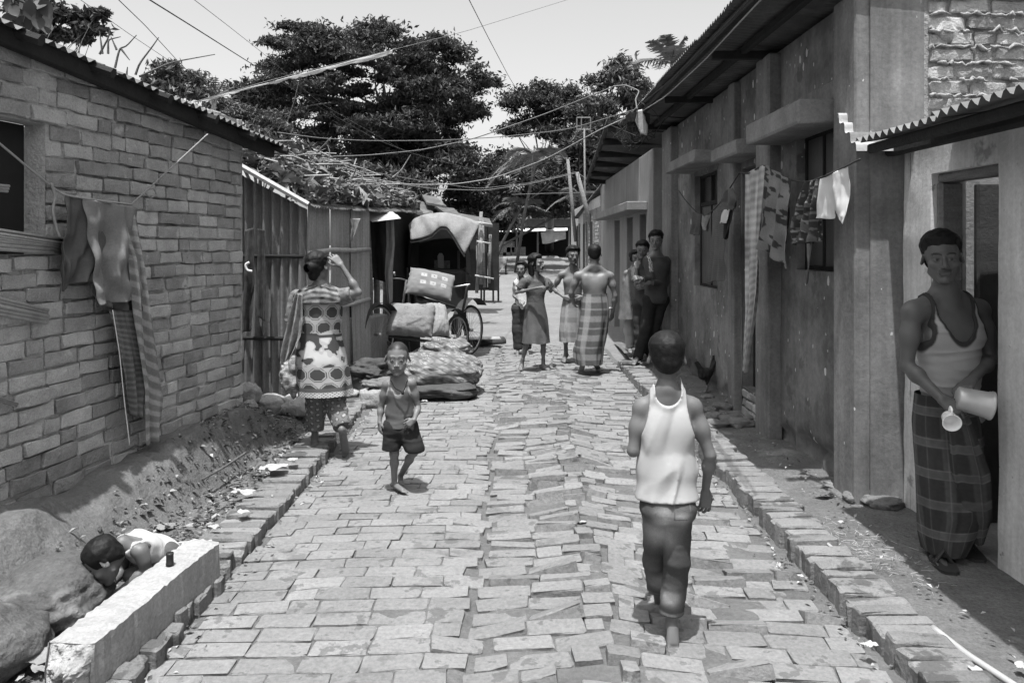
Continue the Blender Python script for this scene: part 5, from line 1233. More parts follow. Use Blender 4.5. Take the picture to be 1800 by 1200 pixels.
wire('dark wire crossing before the rain tree down to the stall', [(590, 205, 14), (660, 245, 16), (730, 272, 18), (860, 305, 24), (1000, 345, 30)], .012, M_wire)
wire('slack wire falling from the banner line to the hut roof', [(525, 145, 9.5), (518, 175, 9.5), (505, 215, 9.5)], .005, M_wirel)
wire('curved twig of wire dangling at the plastered eave', [(1120, 192, 9.4), (1117, 175, 9.5), (1124, 160, 9.6), (1100, 150, 9.8), (1078, 152, 10)], .013, M_wirel)
wire('thin twig of wire hanging under the tin eave corner', [(1124, 178, 9.4), (1150, 196, 9.2), (1160, 212, 9.2)], .007, M_wire)
# torn banner strip on its line
wire('line carrying the torn white banner', [(340, 180, 8.5), (480, 140, 9.5), (690, 88, 11.5), (820, 55, 13.5), (1010, -4, 17)], .006, M_wirel)
def rag(U, v): return v < .35 + .75 * np.abs(vn(U * 22, 0 * v, 0 * v, 1., 3)) + .2 * (U > .5)
bn_d = lambda px, py: np.interp(px, [340, 480, 690], [8.5, 9.5, 11.5])
cloth('torn_banner', 'torn white banner strip strung across in front of the rain tree', 'banner', [(345, 178), (345, 183)], [(690, 88), (690, 97)], bn_d, C_white, 6, .01, 160, 8, None, seed=33, out=(0, -1, .2), keep=rag, thick=.002)
# ---------------------------------------------------------------- poles, eave clutter, branches
def pole(label, a, b, r, mat=None, name='bamboo_pole'): return tag(MB().tube([a, (np.asarray(a) + b) / 2, b], [r, r * .95, r * .85], 8).build(name, mat or M_wood, None, True, np.asarray(a)), label, 'pole')
pole('upright bamboo pole above the brick cottage', P(1012, 425, 22), P(998, 280, 22), .05)
pole('bamboo pole leaning towards the lane behind the bare-backed man', P(1046, 422, 20), P(1014, 303, 20), .06)
pole('thin dark pole carrying a small square frame', P(1029, 420, 24), P(1027, 228, 24), .03, M_wood, 'thin_pole')
fr = empty('sign_frame', P(1026, 228, 24)); tag(fr, 'small square metal frame on top of the thin pole', 'frame'); FO = P(1026, 228, 24)
for a, b in (((1014, 228), (1038, 228)), ((1014, 207), (1038, 207)), ((1014, 207), (1014, 228)), ((1038, 207), (1038, 228)), ((1022, 207), (1022, 228))): MB().tube([P(*a, 24) - FO, P(*b, 24) - FO], .02, 5).build('bar', M_wirel, fr)
jb = empty('junction_tangle', P(1120, 215, 9.6)); tag(jb, 'tangle of wires, rags and a lamp under the eave corner', 'wires'); JO = P(1120, 215, 9.6)
MB().box((-.12, -.08, -.05), (.14, .08, .12), bev=.03, jit=.02).build('junction_box', M_dark, jb)
for i in range(12):
    c = np.array([rng.randn() * .12, rng.randn() * .06, .05 * rng.randn()]); pts = [c, c + (rng.randn() * .1, .02, -.15 - .1 * rng.rand()), c + (rng.randn() * .14, 0, -.22 - .15 * rng.rand()), c + (rng.randn() * .2, 0, -.05)]
    MB().tube(smooth_line(pts, 14, 2), .006, 4).build('loop', M_wire, jb)
cloth('scrap', '', '', [(1118, 195), (1116, 215), (1122, 235)], [(1128, 192), (1134, 215), (1136, 238)], lambda px, py: 9.5 + 0 * px, M_tinl, 1, .03, 10, 14, parent=jb, origin=JO, seed=5)
bbr = empty('bare_branch', P(240, 135, 9)); tag(bbr, 'dry leafless twigs sticking up behind the brick house ridge', 'branch'); BB = P(240, 135, 9)
for pts in ([(202, 120), (210, 85), (222, 82), (240, 62)], [(238, 132), (245, 112), (268, 82), (279, 66)], [(175, 96), (190, 68), (194, 52)], [(190, 95), (190, 70), (212, 65)], [(245, 135), (300, 110), (378, 96)], [(212, 85), (228, 106)], [(180, 95), (175, 55)], [(205, 88), (195, 65)], [(222, 135), (224, 118)]):
    MB().tube(smooth_line([P(a, b, 9) - BB for a, b in pts], 12, 1), np.linspace(.014, .005, 12), 5).build('twig', M_bark, bbr)
rb = empty('roof_brush', P(590, 320, 9)); tag(rb, 'dead twigs poking out of the leaf heap on the hut', 'branch'); RBO = P(590, 320, 9)
for pts in ([(580, 285), (592, 282), (605, 288), (612, 300)], [(640, 300), (640, 282), (646, 285)], [(635, 318), (640, 300), (630, 306), (618, 308)], [(690, 312), (705, 300), (722, 272)], [(575, 300), (580, 268), (576, 255)]):
    MB().tube(smooth_line([P(a, b, 9.3) - RBO for a, b in pts], 12, 1), np.linspace(.01, .004, 12), 5).build('twig', M_leafd, rb)

# ================================================================ STONES, BEAM, LITTER
M_stone = mt('stone', .27, rough=.93, var=.3, scale=6, fine=.2, bump=.9, bscale=24, stain=[(3., .58, .12, .14, .5)])
def lump_mesh(r, seed, n=28, mth=22, rough_=.18, f=1.6, fold=0., flat=0.0, sq=1.0, floor=None, gritty=0.):
    th, ph = np.meshgrid(np.linspace(0, 2 * PI, n, endpoint=False), np.linspace(.001, PI - .001, mth)); s_ = lambda x: np.sign(x) * np.abs(x) ** sq
    D = np.stack([s_(np.cos(th)) * s_(np.sin(ph)), s_(np.sin(th)) * s_(np.sin(ph)), s_(np.cos(ph))], -1)
    k = 1 + rough_ * fbm(D[..., 0], D[..., 1], D[..., 2], f, seed)
    if fold: k = k + fold * .8 * (np.abs(vn(D[..., 0] * 1.0 + .6 * D[..., 2], D[..., 1] + .5 * D[..., 0], D[..., 2], 2.1, seed + 5)) - .35) + fold * .22 * vn(D[..., 0], D[..., 1], D[..., 2] * 1.3, 5., seed + 9)
    if gritty: k = k + gritty * fbm(D[..., 0], D[..., 1], D[..., 2], 7., seed + 3, 4)
    V = D * k[..., None] * np.asarray(r)
    if floor is not None: V[..., 2] = np.maximum(V[..., 2], floor)
    i = np.arange(n * mth).reshape(mth, n); j = np.roll(i, -1, 1); F = np.stack([i[:-1], i[1:], j[1:], j[:-1]], -1).reshape(-1, 4)
    return V, F, D
def lump(name, label, cat, c, r, mat, seed, rz=0., group=None, patt=None, **k):
    V, F, Dd = lump_mesh(r, seed, **k); V = V.reshape(-1, 3) @ rotz(rz).T
    me = npmesh(name, V, F, mat, k.get('fold', 0) > 0 or True, np.ones(len(V)) if patt is None else patt(V, Dd.reshape(-1, 3)))
    return tag(obj(name, me, None, c), label, cat, group)
gs = 'stones by the hut'
for c, r, sd, lb in ((P(438, 694, 7.0), (.09, .1, .1), 1, 'pale stone tucked against the brick house corner'), (P(474, 712, 7.2), (.15, .12, .09), 2, 'flat-topped pale stone at the foot of the tin wall'), (P(519, 713, 7.2), (.12, .11, .10), 3, 'rough dark stone beside the patterned-tunic woman'), (P(652, 703, 8.1), (.13, .11, .11), 4, 'blocky stone propping the quilt bundle'), (P(440, 715, 6.9), (.06, .06, .06), 5, 'small dark stone at the brick house corner'), (P(620, 692, 8.3), (.08, .1, .05), 6, 'small stone wedged under the dark bundle')):
    lump('stone', lb, 'stone', c, r, M_stone, sd, group=gs, sq=.75, rough_=.22, floor=-r[2] * .8)
M_boul = mt('mud_boulder', .085, rough=.95, var=.4, scale=4, fine=.3, bump=1.0, bscale=26, stain=[(2.5, .6, .12, .32, .5)])
lump('boulder', 'big rounded mud boulder in the near bottom corner', 'boulder', (-2.06, 2.95, .10), (.27, .38, .16), M_boul, 12, n=110, mth=80, rough_=.2, f=1.4, gritty=.022)
lump('boulder', 'smooth boulder behind the crouching child', 'boulder', (-1.99, 3.42, .12), (.22, .27, .14), M_boul, 13, n=110, mth=80, rough_=.2, f=1.4, gritty=.022)
# concrete beam
a, b = np.array([-1.565, 2.80, 0]), np.array([-1.475, 3.80, 0]); d_ = nrm(b - a); x_ = np.array([d_[1], -d_[0], 0]); Lb = np.linalg.norm(b - a); A = []
prof = [(-.085, .01), (-.088, .1), (-.083, .197), (-.04, .203), (.04, .202), (.083, .197), (.086, .10), (.085, .01)]
for i in range(41):
    t = i / 40; row_ = []
    for j, (px_, pz_) in enumerate(prof):
        e = (np.array([rng.randn(), rng.randn(), rng.randn()]) * .0022); back = (.03 * abs(float(vn(px_ * 24, pz_ * 24, 0, 1., 3)))) * (t < .01)
        row_.append(a + d_ * (Lb * t + back) + x_ * px_ * (1 + .03 * math.sin(t * 7)) + np.array([0, 0, pz_ + .02]) + e)
    A.append(row_)
A = np.array(A); m = MB(); m.grid(A); m.add(A[-1], (), [[0, i, i + 1] for i in range(1, 7)])
beam = m.build('concrete_beam', mt('beam_concrete', .27, rough=.95, var=.2, scale=5, fine=.2, bump=.6, bscale=40, streak=.12, stain=[(6., .64, .05, .2, .5)]), None, False, a); tag(beam, 'broken concrete beam lying on the near left kerb', 'beam')
X, Z = np.meshgrid(np.linspace(-.085, .085, 26), np.linspace(.015, .205, 26)); em = np.clip((1 - np.abs(X / .086) ** 4) * (1 - np.abs((Z - .11) / .098) ** 4), 0, 1); Dp = .03 * (1 - em) + em * (-.03 + .035 * fbm(X, Z, 0 * X, 22., 3) + .012 * fbm(X, Z, 0 * X, 70., 4))
Gp = d_ * Dp[..., None] + x_ * X[..., None] + np.array([0, 0, 1.]) * (Z + .017)[..., None]
MB().grid(Gp).build('broken_face', mt('rubble_face', .30, rough=.97, var=.5, scale=14, bump=1.0, bscale=40), beam)
tag(MB().lathe([(.0, 0), (.017, 0), (.017, .012), (.0155, .014), (.0155, .045), (.0165, .047), (.0165, .056), (.0, .056)], 20).build('film_canister', mt('black_plastic', .02, rough=.4), None, True), 'small black canister standing on the concrete beam', 'canister'); bpy.data.objects['film_canister'].location = [float(q) for q in (a + d_ * .70 + x_ * .0 + np.array([0, 0, .222]))]
# litter papers
M_paper = mt('paper', .33, rough=.9, var=.15, scale=20, bump=.2); M_paperg = mt('brown_paper', .18, rough=.9, var=.25, scale=20, bump=.2)
def paper(label, c, w, l, seed, mat=None, rz=0., name='paper_scrap', crump=.25, up=.02):
    r_ = np.random.RandomState(seed); u, v = np.meshgrid(np.linspace(-1, 1, 9), np.linspace(-1, 1, 9)); k = .75 + .35 * vn(np.arctan2(v, u), 0 * u, 0 * u, 1.5, seed)
    A = np.stack([u * w * k, v * l * k, up + crump * w * (vn(u, v, 0 * u, 1.4, seed) + .5 * vn(u, v, 0 * u, 3., seed + 1)) * .8], -1) @ rotz(rz).T
    mk = (u ** 2 + v ** 2 < 1.5 + .6 * vn(u, v, 0 * u, 2., seed + 3)); i = np.arange(81).reshape(9, 9); F = np.stack([i[:-1, :-1], i[1:, :-1], i[1:, 1:], i[:-1, 1:]], -1)[mk[:-1, :-1]]
    return tag(obj(name, npmesh(name, A.reshape(-1, 3), F.reshape(-1, 4), mat or M_paper, False, np.ones(81)), None, c), label, 'litter', 'paper litter')
def gb(px, py, z=.06): p = G(px, py, z); return p
for i, (lb, px_, py_, w, l, mat_, rz_) in enumerate((('largest white paper scrap on the left kerb', 482, 826, .13, .08, None, .3), ('white paper scrap farthest up the left kerb', 515, 812, .05, .04, None, .6), ('long white paper on the litter by the kerb', 433, 866, .10, .05, None, .1), ('small bright paper on the kerb bricks', 427, 900, .035, .04, None, .5), ('pale crumpled paper amid the leaf litter', 293, 914, .075, .05, M_paperg, .2), ('white paper strip lying at the litter edge', 378, 926, .055, .02, None, -.2), ('pale torn card just behind the concrete beam', 340, 956, .09, .04, None, .1), ('crumpled paper between child and kerb', 285, 960, .05, .05, M_paperg, .8), ('torn dry leaf-like paper at the foot of the brick wall', 28, 948, .10, .07, M_paperg, .4), ('white bit of paper beside the left kerb on the road', 566, 852, .02, .02, None, 0), ('crumpled brown wrapper by the broken beam end', 75, 1160, .07, .06, M_paperg, .7), ('pale shred on the path near the broken beam', 90, 1185, .08, .04, M_paperg, .1), ('white wrapper curled at the right kerb foot', 1368, 998, .045, .012, None, 1.2), ('tiny white scrap by the right kerb', 1407, 1018, .018, .015, None, .2), ('small white card on the road near the boy', 1528, 1140, .03, .025, None, .3), ('white scrap at the photo bottom by the pipe', 1718, 1185, .025, .03, None, .2), ('white cup-like scrap at the far right edge', 1797, 1180, .03, .03, None, .2), ('white shred among heaved road bricks', 1025, 922, .03, .02, None, .4), ('dark wrapper piece on the shaded verge', 1452, 853, .04, .03, M_paperg, .4), ('pale scrap lying on shaded dirt by the wall', 1440, 800, .04, .03, M_paperg, 0.), ('small pale paper at the dark dirt edge', 1478, 922, .02, .02, None, 0.), ('crumpled dark paper bag by the pillar foot', 1450, 870, .06, .05, M_soil, .5), ('white scrap beside the quilts', 745, 708, .06, .03, None, .1))):
    p_ = gb(px_, py_, .09 if px_ < 600 else .055 if px_ > 1420 else .012); p_[2] += .0
    if px_ < 480 and py_ < 1000: p_[2] = float(bank(p_[0], p_[1])) + .012 if p_[0] < -1.68 else .075
    paper(lb, p_, w, l, 40 + i, mat_, rz_)
# leaf litter between bank and kerb
NN = 2000; yy = 2.4 + 5.6 * rng.rand(NN) ** .9; xx = -1.72 - .42 * rng.rand(NN) ** 1.5 + .03 * rng.randn(NN); ok = np.ones(NN, bool)
C_ = np.stack([xx, yy, bank(xx, yy) + .012 + .02 * rng.rand(NN)], -1); V, F = leafquads(C_, np.where(rng.rand(NN) < .15, .06, .03), .5, 9, .25); m = MB(); m.add(V, F, c=np.repeat(.25 + 1.5 * rng.rand(NN) ** 3, 4))
tag(m.build('leaf_litter', mt('litter_leaf', .17, rough=.85, var=.5, scale=12)), 'dry leaves and scraps heaped between bank and kerb', 'litter', kind='stuff')
NN = 900; yy = 2.3 + 8 * rng.rand(NN) ** 1.4; sd_ = rng.rand(NN); xx = np.where(sd_ < .4, -1.40 + .06 * rng.randn(NN), np.where(sd_ < .75, 1.42 + .05 * rng.randn(NN), 1.85 + .25 * rng.rand(NN))); zc = np.where(np.abs(xx) < 1.5, road_z(xx, yy) + .006, .06)
V, F = leafquads(np.stack([xx, yy, zc], -1), .028, .5, 10, .3); m = MB(); m.add(V, F, c=np.repeat(.3 + 1.8 * rng.rand(NN) ** 2, 4)); tag(m.build('grit_and_leaves', mt('litter_leaf', .17)), 'fine grit and leaf bits along both kerbs', 'litter', kind='stuff')
NN = 240; xx = 1.80 + .10 * rng.randn(NN); yy = 4.1 + .22 * rng.randn(NN); m = MB()
for i in range(NN): d0 = nrm((rng.randn(), rng.randn(), .05 * rng.randn())) * (.04 + .05 * rng.rand()); c0 = np.array([xx[i], yy[i], .055 + .012 * rng.rand()]); m.tube([c0 - d0 / 3, c0 + d0 / 3], .0011, 3, False)
tag(m.build('straw', mt('straw', .3, var=.3)), 'small patch of pale straw by the right kerb', 'straw', kind='stuff')
rope('metal_pipe', 'thin pale pipe lying along the right kerb at the bottom', [G(1640, 1103, .07), G(1700, 1150, .07), G(1795, 1212, .07)], .014, mt('pipe', .32, rough=.35, spec=.5), 12, 'pipe', None, 8, 0)
tag(MB().tube([G(1345, 868, .07), G(1410, 918, .07), G(1480, 975, .07)], .008, 4).build('wood_strip', M_bamboo, None, False), 'thin wooden strip along the back of the right kerb', 'wood strip')
rope('stick', 'crooked dry stick lying on the leaf litter', [G(356, 842, .16), G(395, 820, .16), G(425, 800, .17), G(432, 795, .18)], .008, M_bark, 16, 'stick')
gr_ = 'rubble along the plastered wall'
for i, (px_, py_, r) in enumerate(((1270, 716, .10), (1248, 722, .08), (1285, 738, .11), (1260, 745, .10), (1305, 745, .12), (1244, 698, .07), (1320, 735, .06), (1285, 705, .06), (1255, 732, .09), (1535, 880, .09), (1560, 885, .10), (1505, 875, .08))):
    p_ = G(px_, py_, .05); lump('stone', ('broken brick lump just in front of the rooster feet', 'worn brick lump at the kerb side of the rubble', 'large flat brick lump in the middle of the wall rubble', 'brick lump at the near kerb side of the wall rubble', 'largest brick lump, closest to the brick door step', 'small lump farthest along, beside the rooster', 'small lump tucked against the brick door step', 'small lump against the plastered wall past the rooster', 'brick lump in the heart of the wall rubble', 'flat lump at the foot of the near pillar', 'broken lump between the near pillar and the whitewashed pier', 'outermost lump before the near pillar')[i], 'stone', p_, (r, r * .8, r * .45), mt('rubble', .13, var=.4, scale=8, bump=1.0, bscale=24), 60 + i, group=gr_ if i < 9 else 'rubble at the pillar foot', sq=.8, rough_=.25)

# ================================================================ CART, RICKSHAW, QUILTS
M_tyre = mt('tyre', .03, rough=.8, var=.3, scale=20); M_steel = mt('steel', .3, rough=.35, var=.3, scale=10, metal=.6, spec=.5); M_paint = mt('black_paint', .03, rough=.4, var=.4, scale=8, spec=.4)
def wheel(parent, c, r, axis, name='wheel', spokes=28):
    """axis: unit vector of the axle"""
    ax = nrm(axis); u = nrm(np.cross(ax, (0, 0, 1))); v = np.cross(u, ax); w = empty(name); w.parent = parent; w.location = [float(q) for q in c]
    def ring(R_, rr, n=48, k=8):
        A = np.array([[u * math.cos(a) * (R_ + rr * math.cos(b)) + v * math.sin(a) * (R_ + rr * math.cos(b)) + ax * rr * math.sin(b) for b in np.linspace(0, 2 * PI, k + 1)] for a in np.linspace(0, 2 * PI, n + 1)]); return A
    MB().grid(ring(r - .018, .018)).build('tyre', M_tyre, w, True); MB().grid(ring(r - .042, .010)).build('rim', M_steel, w, True)
    m = MB()
    for i in range(spokes):
        a = 2 * PI * i / spokes; e = u * math.cos(a) * (r - .045) + v * math.sin(a) * (r - .045); b = a + .6 * (1 if i % 2 else -1); h_ = u * math.cos(b) * .02 + v * math.sin(b) * .02 + ax * .025 * (1 if i % 4 < 2 else -1); m.tube([h_, e], .0022, 3, False)
    tag(m.build('spokes', M_steel, w), kind='stuff'); MB().tube([-ax * .045, ax * .045], .022, 10).build('hub', M_steel, w, True)
    return w
def pillow(name, label, cat, c, r, mat, seed, R=None, patt=None, group=None, par=None, n=56, pinch=.5, noise=.05):
    """sewn bag: fat in the middle, thin at its edge"""
    u, v = np.meshgrid(np.linspace(-1, 1, n), np.linspace(-1, 1, n)); e = np.clip((1 - np.abs(u) ** 3.0), 0, 1) ** pinch * np.clip((1 - np.abs(v) ** 3.0), 0, 1) ** pinch
    wr = .5 * vn(u, v, 0 * u, 2.2, seed) + .25 * vn(u * 2, v * 2, 0 * u, 3., seed + 1); rim = 1 - .04 * vn(u * 3, v * 3, 0 * u, 1.7, seed)
    m = MB(); col = np.ones_like(u) if patt is None else patt(u, v)
    for s_ in (1, -1):
        A = np.stack([u * r[0] * rim, v * r[1] * rim, s_ * r[2] * e * (1 + noise * 4 * wr) + .03 * r[0] * vn(u, v, 0 * u, 1.1, seed + 4)], -1)
        if R is not None: A = A @ np.asarray(R).T
        m.grid(A, c=col, flip=s_ > 0)
    ob = m.build(name, mat, par, True); ob.location = [float(q) for q in c]
    if par is None: tag(ob, label, cat, group)
    return ob
cart = empty('flatbed_cart', P(735, 640, 10.2)); tag(cart, 'flatbed tricycle cart loaded with stuffed sacks', 'cart'); CO = P(735, 640, 10.2)
axd = nrm(P(802, 596, 10.5) - P(668, 576, 10.05))
wax = nrm((.9, -.42, 0))
wheel(cart, P(665, 588, 9.62) - CO, .37, wax); wheel(cart, P(803, 596, 10.5) - CO, .33, wax)
for i in range(6):
    a = P(690, 583, 9.9 + .22 * i) - CO; b = P(790, 598, 9.9 + .22 * i) - CO; d0 = nrm(b - a); R_ = np.stack([d0, nrm(np.cross((0, 0, 1), d0)), (0, 0, 1)], 1); MB().box((0, 0, 0), (np.linalg.norm(b - a), .19, .025), M=R_, o=a, bev=.004, jit=.004).build('plank', M_dark, cart)
for q in (9.88, 11.0): MB().tube([P(686, 590, q) - CO, P(792, 606, q) - CO], .02, 8).build('rail', M_paint, cart)
for (px_, py_, q) in ((669, 572, 9.6), (795, 578, 10.4)):
    c0 = P(px_, py_ + 18, q) - CO; th = np.linspace(.1 * PI, .95 * PI, 14); uu = nrm(np.cross(wax, (0, 0, 1))); A = np.array([[c0 + uu * .40 * math.cos(t_) + np.array([0, 0, .40 * math.sin(t_)]) + wax * w_ for w_ in (-.05, 0, .05)] for t_ in th]); MB().grid(A).build('mudguard', M_paint, cart, True)
for dz_ in np.linspace(-.3, .3, 4): MB().tube([P(700 + dz_ * 60, 600, 10.1) - CO, P(704 + dz_ * 60, 640, 10.2) - CO], .014, 6).build('leaf_spring', M_paint, cart)
MB().tube([P(735, 585, 10.4) - CO, P(725, 560, 11.2) - CO, P(715, 505, 11.5) - CO], .018, 8).build('frame_tube', M_paint, cart)
M_sack = mt('sackcloth', .18, rough=.95, var=.22, scale=5, fine=.15, bump=.4, bscale=90)
def daisies(u, v):
    c = np.ones_like(u)
    for a, b in ((-.2, .5), (.4, .1), (-.4, -.35), (.55, .7)): q = np.hypot((u - a) * 1.2, v - b); c = np.where((q > .07) & (q < .12), .7, c)
    return c
pillow('stuffed_sack', 'big pale floral stuffed sack on the cart bed', 'sack', P(722, 562, 9.9), (.29, .22, .12), M_sack, 3, roty(.0) @ rotx(1.0) @ rotz(-.05), daisies)
pillow('stuffed_sack', 'smaller pale sack tied at its end, beside the big floral sack', 'sack', P(770, 562, 10.05), (.13, .24, .12), mt('sack_pale', .22, var=.15, bump=.4, bscale=90), 4, rotz(.3) @ rotx(.9) @ roty(.25), None, pinch=.6)
rk = empty('cycle_rickshaw', P(780, 628, 11.5)); tag(rk, 'cycle rickshaw with pale cover over its dark folding hood', 'rickshaw'); KO = P(780, 628, 11.5)
wheel(rk, P(826, 580, 11.4) - KO, .36, nrm((.88, -.47, 0))); wheel(rk, P(705, 570, 11.9) - KO, .36, nrm((.88, -.47, 0)))
c0 = P(829, 575, 11.4) - KO; wx = nrm((.88, -.47, 0)); uu = nrm(np.cross(wx, (0, 0, 1))); th = np.linspace(-.05 * PI, .75 * PI, 16); A = np.array([[c0 + uu * .42 * math.cos(t_) + np.array([0, 0, .42 * math.sin(t_)]) + wx * w_ for w_ in (-.08, -.04, .04, .08)] for t_ in th]); MB().grid(A).build('mudguard', M_paint, rk, True)
kp = lambda px, py, d: P(px, py, d) - KO
# hood: dark ribs and skin, back wall, seat
fe = smooth_line([(716, 470), (718, 420), (730, 395), (752, 386), (780, 384), (806, 396), (818, 430), (820, 475)], 30, 2)
A = np.stack([np.array([kp(p[0] + o_ * 2, p[1] + abs(o_) * 3, 11.6 + .22 * o_) for p in fe]) for o_ in range(5)]); MB().grid(A).build('hood', mt('hood_black', .02, rough=.7, var=.4), rk, True)
MB().add([kp(726, 480, 12.6), kp(826, 482, 12.6), kp(826, 392, 12.6), kp(726, 396, 12.6)], [[0, 1, 2, 3]]).build('hood_back', mt('hood_black', .02), rk)
MB().add([kp(770, 470, 12.4), kp(780, 473, 12.4), kp(780, 450, 12.4), kp(777, 445, 12.4), kp(772, 445, 12.4), kp(769, 450, 12.4)], (), [[0, 1, 2], [0, 2, 3], [0, 3, 4], [0, 4, 5]]).build('rear_window', C_lite, rk)
MB().add([kp(763, 471, 12.41), kp(791, 473, 12.41), kp(791, 458, 12.41), kp(763, 457, 12.41)], [[0, 1, 2, 3]]).build('painted_panel', mt('panel_print', .16, var=.8, scale=20), rk)
MB().box(kp(722, 548, 11.5), kp(818, 474, 11.5) + (0, .7, 0), bev=.05).build('seat', mt('hood_black', .02), rk)
for px_, top in ((716, 470), (818, 470), (806, 440)): MB().tube([kp(px_, 590, 11.6), kp(px_, top, 11.6)], .02, 6).build('hood_post', M_paint, rk)
tl = smooth_line([(718, 395), (728, 384), (745, 377), (776, 373), (812, 381), (843, 393)], 40, 2); f_e = smooth_line([(722, 422), (740, 419), (758, 413), (768, 403), (775, 398), (786, 399), (796, 412), (806, 430), (817, 447)], 40, 1)
bk = smooth_line([(722, 394), (735, 382), (755, 376), (785, 373), (820, 382), (852, 395)], 40, 2)
rows_ = []
for t in np.linspace(0, 1, 14): rows_.append(np.array([P(*(bk[i] * (1 - t) + tl[i] * t), 12.5 * (1 - t) + 11.45 * t) - KO for i in range(40)]))
for t in np.linspace(.08, 1, 14): rows_.append(np.array([P(*(tl[i] * (1 - t) + f_e[i] * t), 11.45 - .16 * math.sin(t * 1.5)) - KO + (.0, .012 * math.sin(i * .7 + t * 3), 0) for i in range(40)]))
cv = MB().grid(np.array(rows_)).build('hood_cover', mt('cover_jute', .20, rough=.95, var=.2, scale=5, fine=.15, bump=.4, bscale=70, streak=.15), rk, True); md = cv.modifiers.new('thickness', 'SOLIDIFY'); md.thickness = .012
fe2 = np.array([P(p[0], p[1] + 4, 11.33) - KO for p in f_e]); MB().tube(fe2, .014, 6).build('hood_bow', M_wood, rk, True)
# handlebar, bell, forks
MB().tube([kp(688, 489, 10.9), kp(705, 490, 11.0), kp(735, 500, 11.1), kp(795, 505, 11.0), kp(826, 500, 10.8)], .013, 8).build('handlebar', M_steel, rk, True)
MB().tube([kp(714, 492, 11), kp(706, 545, 11), kp(700, 590, 11)], .018, 8).build('fork', M_steel, rk, True); MB().tube([kp(720, 492, 11.05), kp(716, 540, 11.05)], .014, 8).build('fork', M_steel, rk, True)
V, F, _ = lump_mesh((.033, .033, .036), 1, 16, 12, .0); MB().add(V.reshape(-1, 3) + kp(692, 481, 10.9), F).build('bell', mt('chrome', .7, rough=.15, metal=1.0), rk, True)
MB().tube([kp(822, 502, 10.8), kp(815, 540, 11.0), kp(808, 590, 11.1)], .02, 8).build('frame_tube', M_paint, rk, True); MB().tube([kp(735, 520, 11), kp(800, 540, 11.2)], .02, 8).build('frame_tube', M_paint, rk, True)
def patch(u, v):
    c = np.ones_like(u)
    for a in (-.45, .0, .45):
        for b in (-.3, .25): c = np.where((np.abs(u - a - .1) < .13) & (np.abs(v - b - .1) < .12), 2.0, c); c = np.where((np.hypot(u - a - .1, v - b - .1) < .035), .4, c)
    return c
pillow('patterned_cushion', 'cushion printed with pale squares thrown over the rickshaw saddle', 'cushion', P(757, 499, 10.8), (.31, .21, .09), mt('cushion', .16, var=.15, bump=.08, bscale=90), 6, rotz(.1) @ roty(.18) @ rotx(.95), patch, pinch=.6)
# quilts and bundles heaped on the road edge
M_quilt = mt('quilt', .15, rough=.95, var=.25, scale=4, fine=.12, bump=.08, bscale=60); M_quiltd = mt('quilt_dark', .06, rough=.95, var=.35, scale=6, fine=.2, bump=.4, bscale=60)
def fan(V, D):
    x, y_ = V[:, 0] * 5.5, V[:, 2] * 9 + V[:, 1] * 3; fx, fy = (x % 1) - .5, (y_ % 1) - .5; r_ = np.hypot(fx, fy); a = np.arctan2(fy, fx); return np.where((r_ < .42) & (np.sin(a * 16) > .1) & (r_ > .1), 1.6, .75) * np.where(np.abs(fx + fy) < .06, .55, 1)
gq = 'bedding heap'
lump('mattress', 'dark folded mattress at the bottom of the bedding heap', 'mattress', P(762, 683, 8.6) + (0, 0, 0), (.48, .34, .09), M_quiltd, 21, .06, gq, n=90, mth=50, rough_=.16, fold=.22, sq=.75)
lump('quilt', 'large fan-printed quilt on top of the bedding heap', 'quilt', P(768, 652, 8.8), (.52, .40, .21), M_quilt, 22, .05, gq, patt=fan, n=150, mth=90, rough_=.08, fold=.14, sq=.85)
lump('quilt', 'rumpled quilt piled behind the child, against the cart', 'quilt', P(785, 620, 9.1), (.30, .26, .17), M_quilt, 23, -.2, gq, patt=fan, n=110, mth=70, rough_=.12, fold=.3)
lump('bedding_roll', 'dark bulging pillow at the near edge of the bedding heap', 'pillow', P(805, 688, 8.45), (.20, .18, .07), M_quiltd, 24, .1, gq, n=60, mth=36, rough_=.1, fold=.1, sq=.8)
lump('cloth_bundle', 'dark crumpled cloth bundle left of the bedding heap', 'bundle', P(655, 648, 8.5), (.25, .26, .11), M_quiltd, 25, 0, gq, n=90, mth=50, rough_=.25, fold=.3)
lump('cloth_bundle', 'small folded bundle resting on the blocky stone', 'bundle', P(668, 672, 8.3), (.20, .18, .06), mt('quilt_mid', .14, var=.3, fine=.2, bump=.4, bscale=60), 26, 0, gq, n=70, mth=40, rough_=.18, fold=.2)
lump('cloth_bundle', 'pale bulging bundle tucked beside the fan-printed quilt', 'bundle', P(695, 643, 8.6), (.12, .16, .12), M_quilt, 27, 0, gq, patt=fan, n=60, mth=40, rough_=.1, fold=.15)
for k, (lb, a, b, r_) in enumerate((('rolled dark mat lying beyond the rickshaw wheel', (812, 607, 12.6), (884, 600, 13.2), .085),)):
    rl = empty('rolled_mat', P(*a)); tag(rl, lb, 'mat'); MB().tube(smooth_line([np.zeros(3), (P(*b) - P(*a)) / 2, P(*b) - P(*a)], 12, 0), r_, 14).build('roll', M_quiltd, rl, True)
    MB().box((-.05, -.02, .085), (.62, .22, .11), M=rotz(.1), bev=.01).build('lath', M_tinl, rl)

